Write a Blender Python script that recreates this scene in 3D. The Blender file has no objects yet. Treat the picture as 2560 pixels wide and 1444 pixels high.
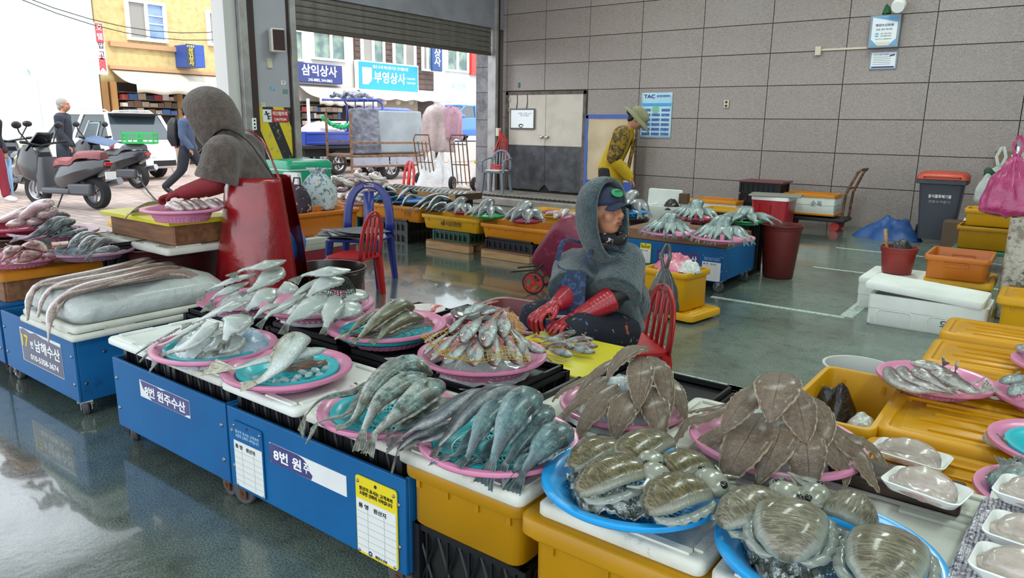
import bpy, bmesh, math, random
from math import sin, cos, pi, radians as rad, sqrt, atan2
from mathutils import Vector as V, Matrix, noise
RN = random.Random(11)
SC = bpy.context.scene
COL = SC.collection
# ---------------------------------------------------------------- camera (metres, z up, back wall along X)
F, PITCH, YAW, ROLL, EYE = 1813.1, 0.222048, 0.646404, 0.0144988, 1.45
_f = V((-sin(YAW)*cos(PITCH), cos(YAW)*cos(PITCH), -sin(PITCH)))
_r0 = V((cos(YAW), sin(YAW), 0)); _u0 = _r0.cross(_f)
RT = cos(ROLL)*_r0 + sin(ROLL)*_u0
UP = RT.cross(_f)
CAMP = V((0, 0, EYE))
cam = bpy.data.cameras.new('camera'); cam.sensor_width = 36; cam.lens = 36*F/2560; cam.clip_end = 300; cam.clip_start = .02
camo = bpy.data.objects.new('camera', cam); COL.objects.link(camo)
camo.matrix_world = Matrix(((RT.x, UP.x, -_f.x, 0), (RT.y, UP.y, -_f.y, 0), (RT.z, UP.z, -_f.z, EYE), (0, 0, 0, 1)))
SC.camera = camo
def _ray(u, v): return _f + (u-1280)/F*RT - (v-722)/F*UP
def G(u, v, z=0.0):            # world point at height z seen at a measured spot of the photograph
    d = _ray(u, v); return CAMP + d*((z-EYE)/d.z)
def GY(u, v, Y): d = _ray(u, v); return CAMP + d*(Y/d.y)
def GX(u, v, X): d = _ray(u, v); return CAMP + d*(X/d.x)
# ---------------------------------------------------------------- world, sun, exposure
SC.view_settings.view_transform = 'Standard'; SC.view_settings.look = 'None'
SC.view_settings.gamma = 1; SC.view_settings.use_curve_mapping = False
SC.view_settings.exposure = 0.0
w = bpy.data.worlds.new('sky'); SC.world = w; w.use_nodes = True
nt = w.node_tree; bg = nt.nodes['Background']
bg.inputs[0].default_value = (0.86, 0.93, 1.0, 1); bg.inputs[1].default_value = 2.9
def lamp(name, kind, loc, rot, energy, color=(1, 1, 1), **k):
    l = bpy.data.lights.new(name, kind); l.energy = energy; l.color = color
    for a, b in k.items(): setattr(l, a, b)
    o = bpy.data.objects.new(name, l); o.location = loc; o.rotation_euler = rot; COL.objects.link(o); return o
lamp('sun', 'SUN', (0, 0, 20), (rad(38), 0, rad(62)), 2.3, (1, .95, .86), angle=rad(3))
# the hall's own ceiling tube lamps
for i, (x, y, e) in enumerate([(-6.0, 3.0, 38), (-6.0, 8.6, 120), (-1.6, 4.0, 66), (-1.6, 9.0, 120), (1.6, 1.2, 82), (2.6, 6.5, 72)]):
    lamp('ceiling_lamp_light', 'AREA', (x, y, 4.9), (0, 0, 0), e, (.86, 1, .93), shape='RECTANGLE', size=.5, size_y=2.6)
# ---------------------------------------------------------------- materials
def lin(c):
    if isinstance(c, str):
        c = c.lstrip('#'); c = [int(c[i:i+2], 16)/255 for i in (0, 2, 4)]
    return tuple((x/12.92 if x <= .04045 else ((x+.055)/1.055)**2.4) for x in c[:3]) + (1,)
MATS = {}
def newmat(name):
    m = bpy.data.materials.new(name); m.use_nodes = True; t = m.node_tree
    return m, t, t.nodes['Principled BSDF'], t.nodes, t.links
def ramp(nodes, links, src, stops, interp='LINEAR'):
    r = nodes.new('ShaderNodeValToRGB'); r.color_ramp.interpolation = interp
    e = r.color_ramp.elements
    while len(e) < len(stops): e.new(.5)
    for k, (p, c) in zip(e, stops): k.position = p; k.color = c if len(c) == 4 else lin(c)
    links.new(src, r.inputs[0]); return r.outputs[0]
def mixc(nodes, links, fac, a, b, mode='MIX'):
    n = nodes.new('ShaderNodeMix'); n.data_type = 'RGBA'; n.blend_type = mode
    for s, val in ((n.inputs[0], fac), (n.inputs[6], a), (n.inputs[7], b)):
        if hasattr(val, 'is_output') or isinstance(val, bpy.types.NodeSocket): links.new(val, s)
        elif isinstance(val, (int, float)): s.default_value = val
        else: s.default_value = val if len(val) == 4 else lin(val)
    return n.outputs[2]
def ntex(nodes, links, scale, detail=4, rough=.55, kind='Noise', vec=None, coord='Object', stretch=None):
    tc = nodes.new('ShaderNodeTexCoord'); src = vec or tc.outputs[coord]
    if stretch:
        mp = nodes.new('ShaderNodeMapping'); mp.inputs['Scale'].default_value = stretch; links.new(src, mp.inputs[0]); src = mp.outputs[0]
    if kind == 'Noise':
        n = nodes.new('ShaderNodeTexNoise'); n.inputs['Scale'].default_value = scale; n.inputs['Detail'].default_value = detail; n.inputs['Roughness'].default_value = rough
        links.new(src, n.inputs['Vector']); return n.outputs['Fac']
    if kind == 'Voronoi':
        n = nodes.new('ShaderNodeTexVoronoi'); n.inputs['Scale'].default_value = scale; links.new(src, n.inputs['Vector']); return n.outputs['Distance']
    if kind == 'Wave':
        n = nodes.new('ShaderNodeTexWave'); n.inputs['Scale'].default_value = scale; n.inputs['Distortion'].default_value = 3; n.inputs['Detail'].default_value = 3; links.new(src, n.inputs['Vector']); return n.outputs['Fac']
def bumpn(nodes, links, bsdf, h, strength, dist=.01):
    b = nodes.new('ShaderNodeBump'); b.inputs['Strength'].default_value = strength; b.inputs['Distance'].default_value = dist
    links.new(h, b.inputs['Height']); links.new(b.outputs[0], bsdf.inputs['Normal'])
def M(name, col, rough=.5, metal=0, nz=None, bump=None, coat=0, trans=0, spec=.5, dirt=None, emit=0, sss=0, alpha=1, sheen=0, stretch=None):
    if name in MATS: return MATS[name]
    m, t, b, N, L = newmat(name)
    b.inputs['Roughness'].default_value = rough; b.inputs['Metallic'].default_value = metal
    b.inputs['Coat Weight'].default_value = coat; b.inputs['Coat Roughness'].default_value = .12
    b.inputs['Transmission Weight'].default_value = trans; b.inputs['Specular IOR Level'].default_value = spec
    b.inputs['Alpha'].default_value = alpha; b.inputs['Sheen Weight'].default_value = sheen
    if sss: b.inputs['Subsurface Weight'].default_value = sss; b.inputs['Subsurface Radius'].default_value = (.02, .012, .01)
    c = lin(col); out = None
    if nz:
        n = ntex(N, L, nz[0], nz[4] if len(nz) > 4 else 5, stretch=stretch)
        out = ramp(N, L, n, [(nz[2] if len(nz) > 2 else .4, c), (nz[3] if len(nz) > 3 else .65, lin(nz[1]))])
    if dirt:
        n = ntex(N, L, dirt[0], 8, .7); k = ramp(N, L, n, [(dirt[2], (0, 0, 0, 1)), (dirt[3], (1, 1, 1, 1))])
        out = mixc(N, L, k, out if out else c, lin(dirt[1]))
    if out: L.new(out, b.inputs['Base Color'])
    else: b.inputs['Base Color'].default_value = c
    if bump: bumpn(N, L, b, ntex(N, L, bump[0], 6, .6, bump[3] if len(bump) > 3 else 'Noise', stretch=stretch), bump[1], bump[2] if len(bump) > 2 else .01)
    if emit: b.inputs['Emission Color'].default_value = c; b.inputs['Emission Strength'].default_value = emit
    MATS[name] = m; return m
# ---------------------------------------------------------------- mesh builder
def frame(z, up=V((0, 0, 1))):
    z = z.normalized()
    if abs(z.dot(up)) > .98: up = V((1, 0, 0))
    x = up.cross(z).normalized(); return x, z.cross(x)
class MB:
    def __init__(s): s.v = []; s.f = []; s.m = []; s.uv = None
    def add(s, vs, fs, mi=0):
        o = len(s.v); s.v += [V(p) for p in vs]; s.f += [tuple(i+o for i in f) for f in fs]; s.m += [mi]*len(fs); return o
    def box(s, c, d, rz=0, mi=0, M4=None, taper=1.0):
        x, y, z = d[0]/2, d[1]/2, d[2]/2
        P = [V((a*x*(taper if e < 0 else 1), b*y*(taper if e < 0 else 1), e*z)) for e in (-1, 1) for a, b in ((-1, -1), (1, -1), (1, 1), (-1, 1))]
        if M4 is None: M4 = Matrix.Translation(V(c)) @ Matrix.Rotation(rz, 4, 'Z')
        else: M4 = Matrix.Translation(V(c)) @ M4.to_4x4()
        s.add([M4 @ p for p in P], [(3, 2, 1, 0), (4, 5, 6, 7), (0, 1, 5, 4), (1, 2, 6, 5), (2, 3, 7, 6), (3, 0, 4, 7)], mi); return s
    def loft(s, rings, caps=True, mi=0, closed=False):
        n = len(rings[0]); o = len(s.v); fs = []
        for k in range(len(rings) if closed else len(rings)-1):
            a, b = k*n, ((k+1) % len(rings))*n
            fs += [(a+i, a+(i+1) % n, b+(i+1) % n, b+i) for i in range(n)]
        if caps and not closed:
            fs.append(tuple(range(n-1, -1, -1))); e = (len(rings)-1)*n; fs.append(tuple(range(e, e+n)))
        s.add([p for r in rings for p in r], fs, mi); return s
    def tube(s, pts, r, n=8, closed=False, caps=True, mi=0, flat=1.0, up=V((0, 0, 1))):
        pts = [V(p) for p in pts]; K = len(pts); rings = []
        rr = r if isinstance(r, (list, tuple)) else [r]*K
        px = None
        for i, p in enumerate(pts):
            a = pts[(i-1) % K] if (closed or i) else p; b = pts[(i+1) % K] if (closed or i < K-1) else p
            d = (b-a)
            if d.length < 1e-9: d = V((0, 0, 1))
            d.normalize()
            if px is None: x, y = frame(d, up)
            else:
                x = px - d*px.dot(d)
                if x.length < 1e-6: x, y = frame(d, up)
                x.normalize(); y = d.cross(x)
            px = x
            rings.append([p + (x*cos(t) + y*sin(t)*flat)*rr[i] for t in [2*pi*k/n for k in range(n)]])
        return s.loft(rings, caps, mi, closed)
    def cyl(s, a, b, r, r2=None, n=12, mi=0): return s.tube([a, b], [r, r if r2 is None else r2], n, mi=mi)
    def lathe(s, prof, n=32, c=(0, 0, 0), mi=0, M4=None, caps=False, skip=None):
        c = V(c); o = len(s.v); fs = []; vs = []
        for r, z in prof:
            for k in range(n):
                p = V((r*cos(2*pi*k/n), r*sin(2*pi*k/n), z)); vs.append((M4 @ p if M4 else p) + c)
        for j in range(len(prof)-1):
            for k in range(n):
                if skip and skip(j, k): continue
                a, b = j*n, (j+1)*n; fs.append((a+k, a+(k+1) % n, b+(k+1) % n, b+k))
        if caps: fs.append(tuple(range(n-1, -1, -1))); e = (len(prof)-1)*n; fs.append(tuple(range(e, e+n)))
        s.add(vs, fs, mi); return s
    def ell(s, c, r, nu=14, nv=9, M4=None, mi=0):
        c = V(c); r = V(r) if not isinstance(r, (int, float)) else V((r, r, r)); rings = []
        vs = []; fs = []
        for j in range(1, nv):
            t = pi*j/nv
            for k in range(nu):
                q = 2*pi*k/nu; p = V((r.x*sin(t)*cos(q), r.y*sin(t)*sin(q), r.z*cos(t))); vs.append((M4 @ p if M4 else p)+c)
        for e in (1, -1):
            p = V((0, 0, e*r.z)); vs.append((M4 @ p if M4 else p)+c)
        N = len(vs)
        for j in range(nv-2):
            for k in range(nu): a, b = j*nu, (j+1)*nu; fs.append((a+k, b+k, b+(k+1) % nu, a+(k+1) % nu))
        for k in range(nu):
            fs.append((N-2, k, (k+1) % nu)); e = (nv-2)*nu; fs.append((N-1, e+(k+1) % nu, e+k))
        s.add(vs, fs, mi); return s
    def grid(s, fn, nu, nv, mi=0, wrapu=False):
        vs = [fn(i/(nu if wrapu else nu-1), j/(nv-1)) for j in range(nv) for i in range(nu)]
        fs = [(j*nu+i, j*nu+(i+1) % nu, (j+1)*nu+(i+1) % nu, (j+1)*nu+i) for j in range(nv-1) for i in range(nu if wrapu else nu-1)]
        s.add(vs, fs, mi); return s
    def prism(s, poly, z0, z1, M4=None, mi=0):
        n = len(poly); vs = [V((x, y, z)) for z in (z0, z1) for x, y in poly]
        if M4: vs = [M4 @ p for p in vs]
        s.add(vs, [tuple(range(n-1, -1, -1)), tuple(range(n, 2*n))] + [(i, (i+1) % n, n+(i+1) % n, n+i) for i in range(n)], mi); return s
    def xf(s, M4, start=0):
        for i in range(start, len(s.v)): s.v[i] = M4 @ s.v[i]
        return s
    def mesh(s, name, mats, smooth=35):
        me = bpy.data.meshes.new(name); me.from_pydata([tuple(p) for p in s.v], [], s.f)
        for m in (mats if isinstance(mats, (list, tuple)) else [mats]): me.materials.append(m)
        me.polygons.foreach_set('material_index', s.m)
        if s.uv:
            uvl = me.uv_layers.new(name='UVMap'); li = [0]*len(me.loops); me.loops.foreach_get('vertex_index', li)
            uvl.data.foreach_set('uv', [c for i in li for c in s.uv[i]])
        if smooth:
            me.polygons.foreach_set('use_smooth', [True]*len(me.polygons)); me.set_sharp_from_angle(angle=rad(smooth))
        me.update(); return me
def tag(o, label=None, cat=None, group=None, kind=None):
    if label: o['label'] = label
    if cat: o['category'] = cat
    if group: o['group'] = group
    if kind: o['kind'] = kind
    return o
def link(name, data, parent=None, loc=None, rz=0):
    o = bpy.data.objects.new(name, data); COL.objects.link(o)
    if parent: o.parent = parent
    if loc is not None: o.location = loc
    if rz: o.rotation_euler.z = rz
    return o
def obj(name, mb, mats, parent=None, smooth=35, bevel=0, seg=2, label=None, loc=None, rz=0, solid=0):
    o = link(name, mb.mesh(name, mats, smooth), parent, loc, rz)
    if solid: s = o.modifiers.new('s', 'SOLIDIFY'); s.thickness = solid; s.offset = 0
    if bevel: b = o.modifiers.new('b', 'BEVEL'); b.width = bevel; b.segments = seg; b.limit_method = 'ANGLE'; b.angle_limit = rad(40)
    if label: o['label'] = label
    return o
def thing(name, label, cat, loc=(0, 0, 0), rz=0, group=None):
    return tag(link(name, None, None, loc, rz), label, cat, group)
def copy_tree(o, parent=None, loc=None, rz=None, label=None):
    c = o.copy(); COL.objects.link(c); c.parent = parent
    if loc is not None: c.location = loc
    if rz is not None: c.rotation_euler.z = rz
    if label: c['label'] = label
    for ch in list(o.children): copy_tree(ch, c)
    return c
def struct(name, mb, mats, parent=None, **k):
    o = obj(name, mb, mats, parent, **k)
    if not parent: o['kind'] = 'structure'
    return o
def text(s, size, loc, mat, parent=None, rot=(pi/2, 0, 0), bold=.0, al='CENTER', ext=.0006, name='lettering', sx=1.0, shear=0, fit=None):
    c = bpy.data.curves.new(name, 'FONT'); c.body = s; c.size = size; c.align_x = al; c.align_y = 'CENTER'
    c.extrude = ext; c.offset = bold*size; c.shear = shear; c.resolution_u = 3
    t = bpy.data.objects.new(name, c); COL.objects.link(t)
    me = bpy.data.meshes.new_from_object(t.evaluated_get(bpy.context.evaluated_depsgraph_get()))
    bpy.data.objects.remove(t); bpy.data.curves.remove(c); me.materials.clear(); me.materials.append(mat)
    o = link(name, me, parent, loc); o.rotation_euler = rot; o.scale.x = sx
    if fit:
        xs = [v.co.x for v in me.vertices]; ys = [v.co.y for v in me.vertices]; mx, my = (max(xs)+min(xs))/2, (max(ys)+min(ys))/2
        kx, ky = fit[0]/max(1e-6, max(xs)-min(xs)), fit[1]/max(1e-6, max(ys)-min(ys))
        for v in me.vertices: v.co.x = (v.co.x-mx)*kx; v.co.y = (v.co.y-my)*ky
        o.scale.x = 1
    return o
def rrect(w, d, r, z, n=4, c=(0, 0)):
    r = min(r, w/2-1e-4, d/2-1e-4); P = []
    for cx, cy, a0 in ((w/2-r, d/2-r, 0), (-w/2+r, d/2-r, pi/2), (-w/2+r, -d/2+r, pi), (w/2-r, -d/2+r, 1.5*pi)):
        for k in range(n+1): a = a0 + pi/2*k/n; P.append(V((c[0]+cx+r*cos(a), c[1]+cy+r*sin(a), z)))
    return P
def crom(P, n):
    P = [V(p) for p in P]
    if len(P) == 2: return [P[0].lerp(P[1], i/(n-1)) for i in range(n)]
    Q = [P[0]*2-P[1]] + P + [P[-1]*2-P[-2]]; L = [0]
    for a, b in zip(P, P[1:]): L.append(L[-1]+(b-a).length)
    out = []
    for i in range(n):
        d = L[-1]*i/(n-1); k = 0
        while k < len(P)-2 and d > L[k+1]: k += 1
        t = (d-L[k])/max(1e-9, L[k+1]-L[k]); a, b, c, e = Q[k:k+4]
        out.append(.5*((2*b)+(-a+c)*t+(2*a-5*b+4*c-e)*t*t+(-a+3*b-3*c+e)*t**3))
    return out
def interp(tab, s):
    for (a, x), (b, y) in zip(tab, tab[1:]):
        if s <= b: t = (s-a)/(b-a); t = t*t*(3-2*t)*.5+t*.5; return x+(y-x)*t
    return tab[-1][1]
def remesh(name, mb, mat, voxel, parent=None, smooth_it=3, label=None, disp=None):
    """fuse overlapping closed shapes into one continuous skin"""
    me = mb.mesh(name, mat, 0); o = link(name, me)
    r = o.modifiers.new('r', 'REMESH'); r.mode = 'VOXEL'; r.voxel_size = voxel
    if smooth_it: s = o.modifiers.new('s', 'SMOOTH'); s.iterations = smooth_it; s.factor = .5
    dg = bpy.context.evaluated_depsgraph_get(); e = o.evaluated_get(dg)
    m2 = bpy.data.meshes.new_from_object(e); o.modifiers.clear(); o.data = m2; bpy.data.meshes.remove(me)
    m2.materials.clear()
    for q in (mat if isinstance(mat, (list, tuple)) else [mat]): m2.materials.append(q)
    m2.polygons.foreach_set('use_smooth', [True]*len(m2.polygons))
    if disp:
        for v in m2.vertices: v.co += v.normal*disp(v.co)
    if parent: o.parent = parent
    if label: o['label'] = label
    return o
# ================================================================ THE SETTING
W, XL = 12.05, -9.4
def floor_mat():
    m, t, b, N, L = newmat('wet_concrete')
    tc = N.new('ShaderNodeTexCoord')
    n1 = ntex(N, L, 150, 3, .65); n2 = ntex(N, L, .7, 5, .6); n3 = ntex(N, L, 9, 6, .65); n4 = ntex(N, L, 2.2, 4, .6)
    c1 = ramp(N, L, n1, [(.34, lin('#323d37')), (.5, lin('#6c7e74')), (.68, lin('#98aa9e'))])
    c2 = mixc(N, L, ramp(N, L, n2, [(.42, (0, 0, 0, 1)), (.62, (.55, .55, .55, 1))]), c1, lin('#48463d'))
    c3 = mixc(N, L, ramp(N, L, n3, [(.5, (0, 0, 0, 1)), (.75, (.5, .5, .5, 1))]), c2, lin('#4a5550'), 'MULTIPLY')
    L.new(ramp(N, L, n4, [(.38, (.1, .1, .1, 1)), (.56, (.17, .17, .17, 1)), (.75, (.32, .32, .32, 1))]), b.inputs['Roughness'])
    sx = N.new('ShaderNodeSeparateXYZ'); L.new(tc.outputs['Object'], sx.inputs[0])
    def mth(op, a, c_):
        q = N.new('ShaderNodeMath'); q.operation = op
        for i, val in enumerate((a, c_)):
            if isinstance(val, (int, float)): q.inputs[i].default_value = val
            else: L.new(val, q.inputs[i])
        return q.outputs[0]
    wet = mth('ADD', mth('MULTIPLY', mth('ADD', sx.outputs[0], 2.1), -1.2), mth('MULTIPLY', mth('SUBTRACT', ntex(N, L, 1.1, 4, .6), .5), 2.2))   # puddles lie towards the street side
    wr = ramp(N, L, wet, [(.0, (0, 0, 0, 1)), (.7, (.9, .9, .9, 1))]); L.new(wr, b.inputs['Coat Weight'])
    c3 = mixc(N, L, wr, c3, mixc(N, L, .45, c3, lin('#2e2f2b')))
    L.new(c3, b.inputs['Base Color']); b.inputs['Specular IOR Level'].default_value = .55; b.inputs['Coat IOR'].default_value = 1.6; b.inputs['Coat Roughness'].default_value = .05
    rip = ntex(N, L, 26, 3, .5); fine = ntex(N, L, 300, 2, .6)
    mx = N.new('ShaderNodeMath'); mx.operation = 'MULTIPLY_ADD'; L.new(fine, mx.inputs[0]); mx.inputs[1].default_value = .14; L.new(rip, mx.inputs[2])
    bumpn(N, L, b, mx.outputs[0], .13, .01)
    return m
FLOORM = floor_mat()
flo = struct('floor', MB().box((-.7, 3.5, -.1), (17.4, 17.1, .2)), FLOORM, smooth=0)
LINEM = M('worn_line_paint', '#b9c6bd', .55, nz=(38, '#7d8f86', .5, .62, 6))
for (x0, y0, x1, y1, wd) in [(-2.35, 6.03, -1.25, 6.03, .05), (-2.05, 8.12, 1.2, 8.12, .05), (-1.29, 6.06, -1.19, 6.66, .1), (-2.3, 3.9, -1.29, 3.9, .09), (-1.34, 3.35, -1.34, 3.94, .11), (-2.2, 9.7, .8, 9.7, .04)]:
    cx, cy = (x0+x1)/2, (y0+y1)/2
    obj('floor_marking', MB().box((cx, cy, .001), (max(wd, abs(x1-x0)), max(wd, abs(y1-y0)), .004)), LINEM, flo, smooth=0)
pav = M('street_paving', '#b3a79f', .8, nz=(3, '#97897f', .35, .7), bump=(40, .2))
def paving_mat():
    m, t, b, N, L = newmat('street_pavers'); tc = N.new('ShaderNodeTexCoord')
    br = N.new('ShaderNodeTexBrick'); br.inputs['Scale'].default_value = 1; br.inputs['Brick Width'].default_value = .3; br.inputs['Row Height'].default_value = .15
    br.inputs['Mortar Size'].default_value = .008; br.inputs['Color1'].default_value = lin('#b8a298'); br.inputs['Color2'].default_value = lin('#9c8d85'); br.inputs['Mortar'].default_value = lin('#776b64')
    L.new(tc.outputs['Object'], br.inputs[0]); L.new(br.outputs[0], b.inputs['Base Color']); b.inputs['Roughness'].default_value = .75
    bumpn(N, L, b, br.outputs['Fac'], -.4, .01); return m
struct('street_pavement', MB().box((-30, 15, -.11), (41.2, 70, .2)), paving_mat(), smooth=0)
# back wall: backing + single granite tiles
GRAN = None
def granite_mat():
    m, t, b, N, L = newmat('granite_tile')
    v = ntex(N, L, 150, 2, .7); s = ntex(N, L, 75, 3, .6); big = ntex(N, L, .6, 4, .55)
    c = ramp(N, L, v, [(.36, lin('#3d3836')), (.46, lin('#8d817c')), (.6, lin('#a2958f')), (.72, lin('#c2b5ae'))])
    c = mixc(N, L, ramp(N, L, s, [(.5, (0, 0, 0, 1)), (.7, (.45, .45, .45, 1))]), c, lin('#8a7f7b'))
    c = mixc(N, L, ramp(N, L, big, [(.4, (0, 0, 0, 1)), (.8, (.35, .35, .35, 1))]), c, lin('#b5a8a4'))
    L.new(c, b.inputs['Base Color']); b.inputs['Roughness'].default_value = .32; return m
GRAN = granite_mat()
GROUT = M('dark_grout', '#4b463f', .9)
wb = struct('wall_back', MB().box((-.7, W+.13, 2.5), (17.6, .2, 5.2)), GROUT, smooth=0)
k_ = W/12.2
Xb = [x*k_ for x in (-9.52, -9.416, -8.474, -7.474, -6.389, -5.238, -4.082, -2.94, -1.777, -.62, .54, 1.7, 2.86, 4.02, 5.18, 6.34, 7.5, 8.1)]
Zb = [-.02] + [1.45+(z-1.45)*k_ for z in (.585, 1.096, 1.607, 2.129, 2.631, 3.09, 3.607, 4.12, 4.63, 5.14)]
Zb[-1] = 5.1
_tm = {}
for i in range(len(Xb)-1):
    for j in range(len(Zb)-1):
        if i in (1, 2) and j < 4: continue
        a, b_, z0, z1 = Xb[i], Xb[i+1], Zb[j], Zb[j+1]
        key = (round(b_-a, 3), round(z1-z0, 3))
        if key not in _tm: _tm[key] = MB().box((0, 0, 0), (key[0]-.012, .03, key[1]-.012)).mesh('tile', GRAN, 0)
        t = link('tile', _tm[key], wb, ((a+b_)/2, W+.017+RN.uniform(-.0015, .0015), (z0+z1)/2))
# raised apron in front of the door
APR = M('apron_concrete', '#9a9188', .6, nz=(4, '#7d766e', .35, .7), bump=(60, .2))
struct('trim_1', MB().box((-7.55, 11.27, .07), (3.7, 1.5, .14)), APR, bevel=.02)
gr = struct('trim_2', MB().box((-7.6, 10.75, .142), (3.4, .22, .012)), M('grate_iron', '#4a4642', .6, .6), smooth=0)
for k in range(34):
    obj('slat', MB().box((-9.25+k*.1, 10.75, .152), (.035, .2, .012)), M('grate_iron', ''), gr, smooth=0)
# double door in the back wall
DBE = M('door_cream', '#cdc2b6', .55, nz=(3, '#b7aca0', .45, .8), dirt=(26, '#7a6a5a', .68, .8))
DGR = M('door_zinc', '#56565a', .5, .3, nz=(6, '#3c3c40', .35, .65), dirt=(20, '#2a2726', .62, .8))
DFR = M('door_frame_steel', '#6b6058', .6, nz=(8, '#4a3f38', .4, .7))
d0, d1, dz0, dz1 = Xb[1]+.01, Xb[3]-.01, .14, Zb[4]-.02
dr = struct('door_1', MB().box(((d0+d1)/2, W+.03, (dz0+dz1)/2), (d1-d0, .02, dz1-dz0)), M('door_void', '#2b2622', .9), smooth=0)
fr = MB()
for x in (d0+.03, d1-.03): fr.box((x, W+.0, (dz0+dz1)/2), (.06, .07, dz1-dz0))
fr.box(((d0+d1)/2, W, dz1-.03), (d1-d0, .07, .06))
obj('door_frame', fr, DFR, dr, smooth=0)
dm = (d0+d1)/2+.03
for a, b_ in ((d0+.07, dm-.004), (dm+.004, d1-.07)):
    lf = obj('door_leaf', MB().box(((a+b_)/2, W-.005, 1.56), (b_-a, .04, 1.0)), DBE, dr, bevel=.006)
    lo = MB(); x0, x1 = a, b_
    n = 14; pts = [(x0, 1.06), (x1, 1.06)] + [(x1-(x1-x0)*i/n, .17+(.0 if abs(i-(0 if a > d0+.5 else n)) > 2 else 0)+.02*RN.random()+(.12*max(0, 1-abs((x1-(x1-x0)*i/n)-dm)/.12))) for i in range(n+1)]
    lo.prism([(p[0], p[1]) for p in pts], -.03, .0, Matrix.Translation((0, W-.02, 0)) @ Matrix.Rotation(pi/2, 4, 'X'))
    obj('kick_plate', lo, DGR, lf, smooth=0, label='grey zinc sheet with a ragged lower edge')
    s = 1 if a < dm-.1 else -1
    kx = (b_-.06) if s > 0 else (a+.06)
    kb = MB().lathe([(0, 0), (.032, .002), (.032, .008), (.012, .012), (.012, .03), (.03, .04), (.034, .055), (.022, .068), (0, .07)], 16, M4=Matrix.Rotation(pi/2, 4, 'X'), c=(kx, W-.026, 1.23))
    obj('door_knob', kb, M('knob_steel', '#b7b0a5', .3, .9), lf)
for zz in (1.95, 1.75): obj('hinge', MB().box((d0+.09, W-.03, zz), (.05, .02, .09)), M('knob_steel', ''), dr, bevel=.004)
# left wall: lintels, columns, stub next to the corner
CGREY = M('column_grey_paint', '#8f9096', .6, nz=(2.5, '#7d7e86', .4, .7), dirt=(18, '#6a6560', .64, .8), bump=(30, .15))
def stripe_mat():
    m, t, b, N, L = newmat('hazard_stripe_paint'); tc = N.new('ShaderNodeTexCoord'); sx = N.new('ShaderNodeSeparateXYZ'); L.new(tc.outputs['Object'], sx.inputs[0])
    def mth(op, a, c_):
        q = N.new('ShaderNodeMath'); q.operation = op
        for i, val in enumerate((a, c_)):
            if isinstance(val, (int, float)): q.inputs[i].default_value = val
            else: L.new(val, q.inputs[i])
        return q.outputs[0]
    d = mth('ADD', mth('MULTIPLY', sx.outputs[1], 2.72), mth('MULTIPLY', sx.outputs[2], 1.15))
    fr = mth('FRACT', mth('ADD', d, .18), 0); st = mth('GREATER_THAN', fr, .5)
    band = mth('MULTIPLY', mth('LESS_THAN', sx.outputs[2], 1.66), mth('GREATER_THAN', sx.outputs[2], 0.82))
    c = mixc(N, L, st, lin('#d9c02c'), lin('#2b2c2f'))
    chip = ramp(N, L, ntex(N, L, 14, 8, .7), [(.6, (0, 0, 0, 1)), (.64, (1, 1, 1, 1))])
    c = mixc(N, L, chip, c, lin('#8f9290')); g = mixc(N, L, ntex(N, L, 2.5), lin('#aeafb5'), lin('#9a9ba4'))
    lowg = mixc(N, L, mth('LESS_THAN', sx.outputs[2], .83), g, lin('#93a39a'))
    L.new(mixc(N, L, band, lowg, c), b.inputs['Base Color']); b.inputs['Roughness'].default_value = .55; return m
ya, yb, yc, yd = GX(601, 200, XL).y, GX(640, 200, XL).y, GX(724, 200, XL).y, GX(741, 200, XL).y
yj = GX(1233, 200, XL).y
TRK = M('track_galvanised', '#a9a7a4', .45, .35, nz=(5, '#8e8b88', .4, .7))
DKS = M('track_slot_dark', '#3b2a28', .7)
wl = struct('wall_left', MB().box((XL-.22, (yb+yc)/2, 2.6), (.44, yc-yb, 5.2)), stripe_mat(), smooth=0)
obj('shutter_track', MB().box((XL-.02, (yc+yd)/2+.012, 2.6), (.16, yd-yc-.024, 5.2)), TRK, wl, bevel=.006)
obj('track_slot', MB().box((XL-.03, yc+.006, 2.6), (.1, .03, 5.2)), DKS, wl, smooth=0)
obj('track_slot', MB().box((XL-.0, yb-.03, 2.6), (.06, .07, 5.2)), DKS, wl, smooth=0)
obj('shutter_track', MB().box((XL+.0, (ya+yb)/2-.06, 2.6), (.14, yb-ya-.13, 5.2)), TRK, wl, bevel=.006)
yg = GX(571, 200, XL).y
obj('door_jamb', MB().box((XL-.16, (yg+ya)/2, 2.6), (.3, ya-yg, 5.2)), M('jamb_cream', '#c9c8c4', .6), wl, bevel=.006)
struct('trim_3', MB().box((XL-.2, (yd+W+.2)/2, 4.25), (.4, W+.2-yd, 1.9)), CGREY, smooth=0)     # wall over the half open shutter
struct('trim_4', MB().box((XL-.2, (yg-5)/2, 4.75), (.4, yg+5, .9)), CGREY, smooth=0)             # lintel over the open bay
st_ = struct('trim_5', MB().box((XL-.05, yj+.055, 2.6), (.2, .085, 5.2)), TRK, bevel=.006)
obj('track_slot', MB().box((XL-.04, yj+.15, 2.6), (.1, .1, 5.2)), DKS, st_, smooth=0)
xs = GY(1190, 300, W).x
struct('wall_outside', MB().box(((xs+XL-.12)/2, W+.25, 2.6), (XL-.12-xs, .5, 5.2)), M('outside_stone', '#8d8a8c', .3, nz=(120, '#6c6a6d', .4, .65), dirt=(1.1, '#4e4c50', .45, .6)), smooth=0)
for zz in (1.0, 1.55, 2.1, 2.6):
    obj('joint', MB().box(((xs+XL-.12)/2, W-.001, zz), (XL-.12-xs, .006, .012)), GROUT, bpy.data.objects['wall_outside'], smooth=0)
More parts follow.
